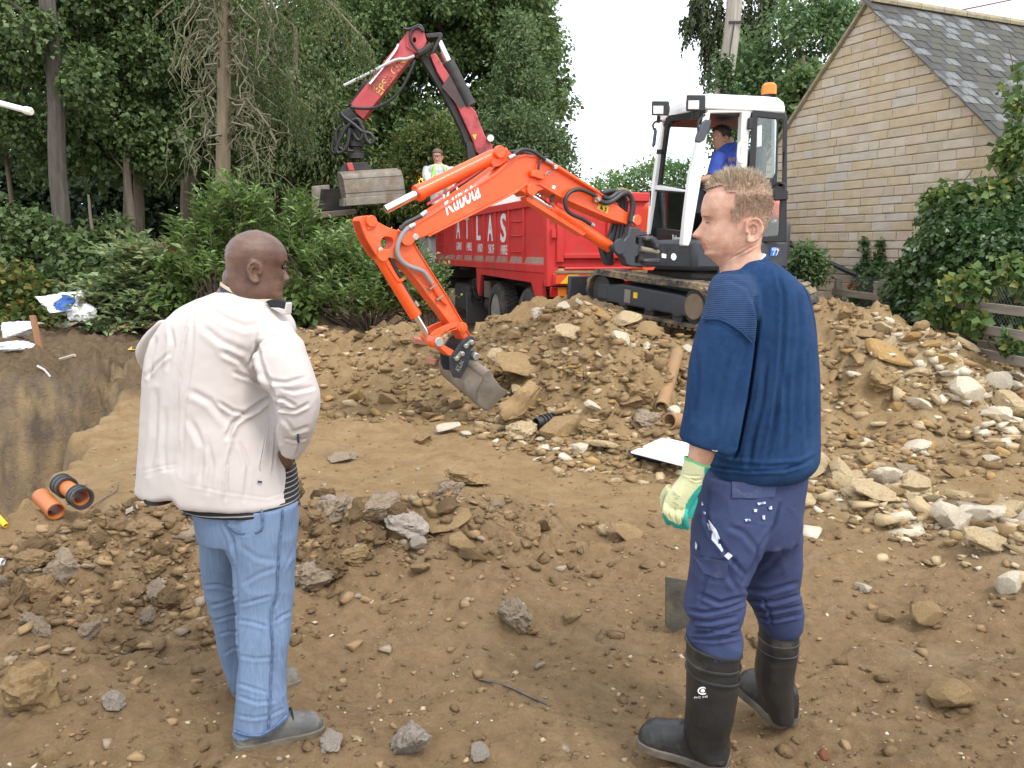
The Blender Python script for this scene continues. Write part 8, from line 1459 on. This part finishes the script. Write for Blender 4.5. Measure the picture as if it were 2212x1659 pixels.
def plaid():
    m = bpy.data.materials.new('checked_cloth'); m.use_nodes = True; N, L = m.node_tree.nodes, m.node_tree.links; b = N['Principled BSDF']; b.inputs['Roughness'].default_value = .9; tc = N.new('ShaderNodeTexCoord'); x = N.new('ShaderNodeSeparateXYZ'); L.new(tc.outputs['Object'], x.inputs[0]); out = []
    for ax in ('X', 'Z'):
        q = N.new('ShaderNodeMath'); q.operation = 'MULTIPLY'; q.inputs[1].default_value = 11; L.new(x.outputs[ax], q.inputs[0]); f = N.new('ShaderNodeMath'); f.operation = 'FRACT'; L.new(q.outputs[0], f.inputs[0]); g = N.new('ShaderNodeMath'); g.operation = 'GREATER_THAN'; g.inputs[1].default_value = .8; L.new(f.outputs[0], g.inputs[0]); out.append(g.outputs[0])
    a = N.new('ShaderNodeMath'); a.operation = 'ADD'; L.new(out[0], a.inputs[0]); L.new(out[1], a.inputs[1]); h = N.new('ShaderNodeMath'); h.operation = 'MULTIPLY'; h.inputs[1].default_value = .4; L.new(a.outputs[0], h.inputs[0]); mi = N.new('ShaderNodeMix'); mi.data_type = 'RGBA'; L.new(h.outputs[0], mi.inputs['Factor']); mi.inputs['A'].default_value = (.6, .6, .58, 1); mi.inputs['B'].default_value = (.3, .33, .42, 1); L.new(mi.outputs['Result'], b.inputs['Base Color']); return m
b = MB(); smooth_loft(b, secs(T_, [(y, a, c, Yt, hd) for y, a, c, hd in tt[1:]]))
for q in (la, ra_): b.tube(spline(q[:3] + [q[2].lerp(q[3], .3)], 4), [.115] * 7 + [.09] * 4 + [.08] * 2, 12)
r, V, N = remesh(b, .013, 3); V = V + N * ridges(V, (6, 6, 5), 61, .012)[:, None]; shirt = put(r, V, 'checked_shirt', plaid(), man4); VEST = pm('hi_vis_lime', (.42, .8, .12), rough=.7); GREYV = pm('reflective_grey', (.5, .5, .5), rough=.4)
for pts in ([(298, 255), (270, 290), (245, 380), (248, 480), (255, 520), (300, 460), (292, 380), (300, 300)], [(400, 250), (440, 300), (470, 360), (490, 420), (465, 425), (450, 370), (425, 320), (398, 275)], [(450, 610), (495, 600), (498, 680), (455, 690)]): patch('hi_vis_band', T_, pts, V, VEST, shirt, .02)
for pts in ([(205, 285), (245, 290), (240, 375), (222, 370)], [(470, 290), (505, 300), (500, 400), (478, 360)]): patch('vest_panel', T_, pts, V, GREYV, shirt, .015)
b = MB(); b.tube([at(*T_((275, 530))[0], Yt - .35), at(*T_((290, 465))[0], Yt - .35)], .03, 8); tag(b.build('control_lever', HOSE), 'black control lever in front of the man on the lorry', 'lever')
# ------------------------------------------------------------------ small things lying about
CLAY = pm('orange_plastic_pipe', (.42, .125, .03), (.5, .16, .045), 4, .45, dirt=(.3, .17, .08), dscale=6, dpos=(.6, .8)); RBR = pm('black_rubber_ring', (.025, .026, .027), (.045, .045, .045), 6, .5, dirt=(.2, .16, .11), dscale=7, dpos=(.6, .8))
def hollow(b, p, ax, r, h, wall=.006, n=24, m=0):
    """open pipe"""
    p, ax = Vector(p), Vector(ax).normalized(); X = ax.orthogonal().normalized(); Y = ax.cross(X)
    ring = lambda d, rr: [p + ax * d + (X * math.cos(2 * math.pi * j / n) + Y * math.sin(2 * math.pi * j / n)) * rr for j in range(n)]
    R_ = [ring(0, r - wall), ring(0, r), ring(h, r), ring(h, r - wall)]; V = sum(R_, []); Fc = []
    for i in range(4):
        k = (i + 1) % 4
        for j in range(n): Fc.append((i * n + j, i * n + (j + 1) % n, k * n + (j + 1) % n, k * n + j))
    b.add(V, Fc, m); return b
p = flat_hit(122, 1118); d = p.y; r = px(19, d); e0 = at(121, 1105, d - .05); e1 = at(88, 1072, d + .12); b = MB(); hollow(b, e0, e1 - e0, r, (e1 - e0).length, .006); tag(b.build('drain_pipe', CLAY), 'short plain orange drain pipe lying by the trench edge', 'pipe')
t = thing('pipe_coupling', 'orange pipe stub with black rubber collars beside the plain pipe', 'pipe', flat_hit(170, 1095)); e0 = at(176, 1076, d - .05); e1 = at(133, 1046, d + .14); ax = (e1 - e0); L_ = ax.length
b = MB(); hollow(b, e0, ax, r * .92, L_); b.build('pipe', CLAY, t)
for f0, f1, k in ((-.05, .2, 1.25), (.72, 1.02, 1.25)):
    b = MB(); hollow(b, e0 + ax * f0, ax, r * k, L_ * (f1 - f0), .014); c = b.build('collar', RBR, t)
    b = MB()
    for f in (.03, .5, .97): hollow(b, e0 + ax * (f0 + (f1 - f0) * f - .02), ax, r * k * 1.06, L_ * .04, .012)
    b.build('rib', RBR, c)
def stick(name, label, cat, pts, r, mat, n=7): b = MB(); b.tube(pts, r, n); return tag(b.build(name, mat), label, cat)
PW = pm('bare_wood', (.34, .29, .22), (.46, .41, .33), 5, .9, stretch=(1, 1, 8)); WH = pm('white_plastic', (.72, .72, .7), rough=.4)
a, c = flat_hit(272, 1118), flat_hit(328, 1096); b = MB(); m_ = (a + c) / 2 + UPV * .02; X = (c - a).normalized(); b.box(m_, ((c - a).length, .03, .008), X, UPV.cross(X), UPV); b.box(m_ + UPV * .012 + X.cross(UPV) * .012, ((c - a).length * .96, .006, .014), X, UPV.cross(X), UPV); tag(b.build('wood_strip', PW), 'pale grooved strip of wood lying on the soil near the orange pipes', 'strip', None)
s0 = flat_hit(87, 757); st = at(72, 683, s0.y); b = MB(); up_ = (st - s0).normalized(); b.box((s0 + st) / 2 - UPV * .06, (px(12, s0.y), .035, (st - s0).length + .14), (1, 0, 0), UPV.cross(Vector((1, 0, 0))), up_); tag(b.build('wooden_stake', pm('stake_wood', (.27, .13, .06), (.36, .19, .1), 6, .8, stretch=(4, 4, .5))), 'reddish brown wooden stake standing in the ground near the bags', 'stake')
YT = pm('yellow_pipe', (.8, .5, .02), rough=.4); q = flat_hit(14, 1146); b = MB(); hollow(b, q + UPV * .02, at(-30, 1095, q.y + .1) - q, .016, .45, .003, 14); tag(b.build('yellow_pipe', YT), 'bright yellow pipe end poking in at the left edge', 'pipe')
q = flat_hit(8, 1226); b = MB(); hollow(b, q + Vector((.0, 0, .02)), (-1, .1, .1), .018, .12, .004, 16); tag(b.build('white_pipe', WH), 'white plastic pipe end at the left edge of the foreground', 'pipe')
# white tube reaching in from the left on a post outside the picture
t = thing('white_pole', 'white rounded tube end reaching in at the upper left edge', 'pole', (-6.6, 8, .3)); e = at(62, 240, 8); f = at(-160, 180, 8.3); b = MB(); b.tube([e, f, f + (f - e)], .028, 14); b.build('tube', WH, t)
b = MB(); ax = (e - f).normalized(); b.tube([e - ax * .05, e - ax * .03, e + ax * .02, e + ax * .035], [.03, .038, .038, .028], 14); b.build('end_cap', pm('cap_cream', (.7, .68, .6), rough=.5), t); b = MB(); g = f + (f - e) * .7; b.tube([Vector((g.x, g.y, gz(g.x, g.y) - .3)), g], .035, 12); b.build('post', WH, t)
# rubbish bags
SHEET = pm('white_sheet', (.66, .67, .68), (.8, .8, .8), 3, .45, bump=.5, bscale=12); BLUE = pm('blue_print', (.03, .1, .36), rough=.5)
def crumple(name, label, u, v, w, h, mat, seed, m2=None, depth=.6, sh=.7):
    p = flat_hit(u, v); p = at(u, v, 12.1) if p.y > 12.1 else p; V, Fc = lump(seed, .38, sh, 4, 6); V = V + .12 * np.abs(n3(V * 6, seed))[:, None] * V; hx, hz_ = px(w, p.y) / 2, px(h, p.y) / 2; V = V * np.array([hx, hx * depth, hz_ / sh]) * .95
    cm = V[Fc].mean(1); mi = ((n3(cm / hx * 1.4 + 3, seed) > .16) & (cm[:, 0] > -.2 * hx)).astype(int) if m2 else None
    o = mobj(name, npmesh(name, V, Fc, [mat, m2] if m2 else mat, True, 30, mi)); o.location = p + Vector((0, hx * .4, hz_ * .5)); o.rotation_euler = (0, 0, .3); return tag(o, label, 'bag')
crumple('plastic_bag', 'large crumpled white and blue plastic sack under the sycamores', 118, 668, 150, 56, SHEET, 61, BLUE); crumple('plastic_bag', 'white end of the sack beside the cut laurel branches', 165, 684, 80, 44, SHEET, 62)
crumple('plastic_bag', 'knotted dirty white bag at the left edge', 28, 734, 78, 52, SHEET, 63); crumple('plastic_bag', 'small flat white bag left of the wooden stake', 30, 765, 86, 36, SHEET, 64)
for u, v, w, lb in ((80, 706, 44, 'broken pale stone under the white sack'), (115, 700, 60, 'flat grey stone under the white sack'), (150, 706, 48, 'grey pink stone at the end of the white sack'), (130, 682, 60, 'brown stone half hidden behind the sack')):
    p = flat_hit(u, v); rock('limestone_block', lb, p, (px(w, p.y) / 2, px(w, p.y) / 2.5, px(w, p.y) / 4), 'block', 'clay' if w > 45 else 'pale')
stick('white_strip', 'thin white plastic strip on the dark soil in front of the laurels', 'strip', [flat_hit(505, 742) + UPV * .02, flat_hit(535, 738) + UPV * .02, flat_hit(590, 728) + UPV * .02], .012, WH, 5)
stick('white_tape', 'short white tape hanging over the trench edge', 'tape', [flat_hit(83, 822) + UPV * .05, flat_hit(98, 828) + UPV * .04, flat_hit(110, 836) + UPV * .02], .012, WH, 5)
a, c = flat_hit(130, 786), flat_hit(163, 780); stick('wood_chip', 'pale splinter of wood lying near the stake', 'wood', [a + UPV * .02, c + UPV * .02], .02, PW, 5)
TWG = MATS['dead_twig']
stick('root', 'thin dark root lying on the smooth ground beside the orange pipes', 'root', spline([flat_hit(195, 1100) + UPV * .01, flat_hit(228, 1085) + UPV * .015, flat_hit(252, 1065) + UPV * .01, flat_hit(257, 1045) + UPV * .01], 4), .005, MATS['bark'], 5)
stick('root', 'long thin root half buried in the middle of the foreground', 'root', spline([flat_hit(1035, 1470) + UPV * .004, flat_hit(1090, 1485) + UPV * .006, flat_hit(1140, 1505) + UPV * .006, flat_hit(1190, 1530) + UPV * .002], 4), .006, MATS['bark'], 5)
for u, v, lb in ((312, 740, 'larger yellow leaf on the dark soil behind the trench'), (276, 762, 'small yellow leaf nearer the trench than the other')):
    p = flat_hit(u, v); V, Fc = leaf_faces(np.array([p + UPV * .02]), np.array([[.9, .3, .15]]), np.array([[0, -.4, 1.0]]), np.array([.2]), .4); tag(mobj('yellow_leaf', npmesh('yellow_leaf', V, Fc, pm('yellow_leaf', (.7, .42, .03), rough=.6))), lb, 'leaf')
# black tub with a white board on it
p = flat_hit(1430, 1012); t = thing('black_tub', 'shallow black plastic tub under the white board', 'tub', p); b = MB(); bt = Vector((p.x + .02, p.y + .2, p.z - .03)); n_ = 28
rg = lambda r, z: [bt + Vector((r * math.cos(6.2832 * j / n_), r * .8 * math.sin(6.2832 * j / n_), z)) for j in range(n_)]
b.loft([rg(.2, 0), rg(.23, .1), rg(.245, .1), rg(.25, .118), rg(.23, .12), rg(.21, .02)]); b.build('body', pm('tub_black', (.02, .021, .023), rough=.4, dirt=(.2, .15, .1), dscale=6, dpos=(.6, .8)), t)
top = bt.z + .125; c4 = [atz(u, v, top + .0) for u, v in ((1362, 979), (1432, 947), (1520, 968), (1478, 1009))]; b = MB(); b.prism(c4, UPV * .012); tag(b.build('white_board', pm('board_white', (.86, .86, .86), rough=.35), bevel=.002), 'white flat board lying tilted on the black tub', 'board')
# pipes in the heap
t = thing('ribbed_pipe', 'black ribbed plastic pipe end sticking out of the heap foot', 'pipe', flat_hit(1160, 925)); Y_ = flat_hit(1165, 930).y; e0 = at(1158, 914, Y_ - .02); ax = (at(1212, 902, Y_ + .16) - e0); b = MB(); hollow(b, e0, ax, px(12, Y_), ax.length, .006, 18); b.build('pipe', RBR, t); b = MB()
for k in range(6): hollow(b, e0 + ax * (.22 + k * .13), ax, px(16, Y_), ax.length * .045, .02, 18)
b.build('rib', RBR, t)
TER = pm('muddy_terracotta', (.27, .145, .065), (.34, .2, .1), 5, .85, dirt=(.24, .16, .08), dscale=3, dpos=(.4, .6), bump=.4); e0, e1 = flat_hit(1428, 898), flat_hit(1462, 775); b = MB(); hollow(b, e0 + UPV * .05, e1 - e0, .062, (e1 - e0).length, .012, 20); tag(b.build('terracotta_pipe', TER), 'long muddy terracotta pipe lying up the heap beside the jumper sleeve', 'pipe')
q = flat_hit(1468, 920); b = MB(); hollow(b, q + UPV * .04, (-.7, -.7, .15), .07, .16, .012, 20); tag(b.build('terracotta_pipe', TER), 'broken terracotta pipe mouth behind the jumper sleeve', 'pipe')
BRK = pm('loose_brick', (.34, .12, .08), (.42, .17, .11), 5, .9, bump=.5, dirt=(.26, .17, .09), dscale=5)
for u, v, lb, rz_ in ((912, 752, 'whole red brick lying in the left bank by the excavator link', .4), (936, 792, 'half red brick below the whole one in the left bank', 1.2)):
    q = flat_hit(u, v); b = MB(); b.box((0, 0, 0), (.2 if rz_ < 1 else .11, .1, .065)); o = b.build('brick', BRK, bevel=.006); o.location = q + UPV * .03; o.rotation_euler = (.2, .15, rz_); tag(o, lb, 'brick')
q = flat_hit(415, 1132); V, Fc = lump(71, .8, .6, 3, 5); o = mobj('black_bag', npmesh('black_bag', V * np.array([.1, .07, .05]), Fc, pm('black_poly', (.012, .012, .013), rough=.25), True, 40)); o.location = q + Vector((.02, .05, .03)); tag(o, 'scrap of black plastic beside the jeans', 'bag')
# spade behind the blue trousers
sp = thing('spade', 'muddy steel spade standing blade down behind the blue trouser leg', 'spade', flat_hit(1462, 1372)); q = flat_hit(1462, 1372); Yb = q.y + .02; b = MB()
bl = [at(u, v, Yb) for u, v in ((1437, 1246), (1437, 1352), (1455, 1368), (1520, 1376), (1540, 1360), (1540, 1262))]; b.prism(bl, Vector((0, .006, 0))); b.build('blade', pm('muddy_steel', (.05, .046, .036), (.11, .098, .07), 9, .7, .1, dirt=(.2, .145, .075), dscale=7, dpos=(.55, .8), bump=.4), sp, bevel=.002)
b = MB(); b.tube([at(1512, 1300, Yb + .01), at(1514, 1240, Yb + .015), at(1560, 1040, Yb + .16)], .018, 10); b.build('shaft', PW, sp); b = MB(); b.tube([at(1512, 1320, Yb - .008), at(1513, 1240, Yb - .003)], [.012, .024], 8); b.build('socket', STEEL, sp); b = MB(); h0 = at(1560, 1040, Yb + .16); b.tube([h0 - Vector((.06, 0, 0)), h0 + Vector((.06, 0, 0))], .016, 8); b.build('handle', PW, sp)
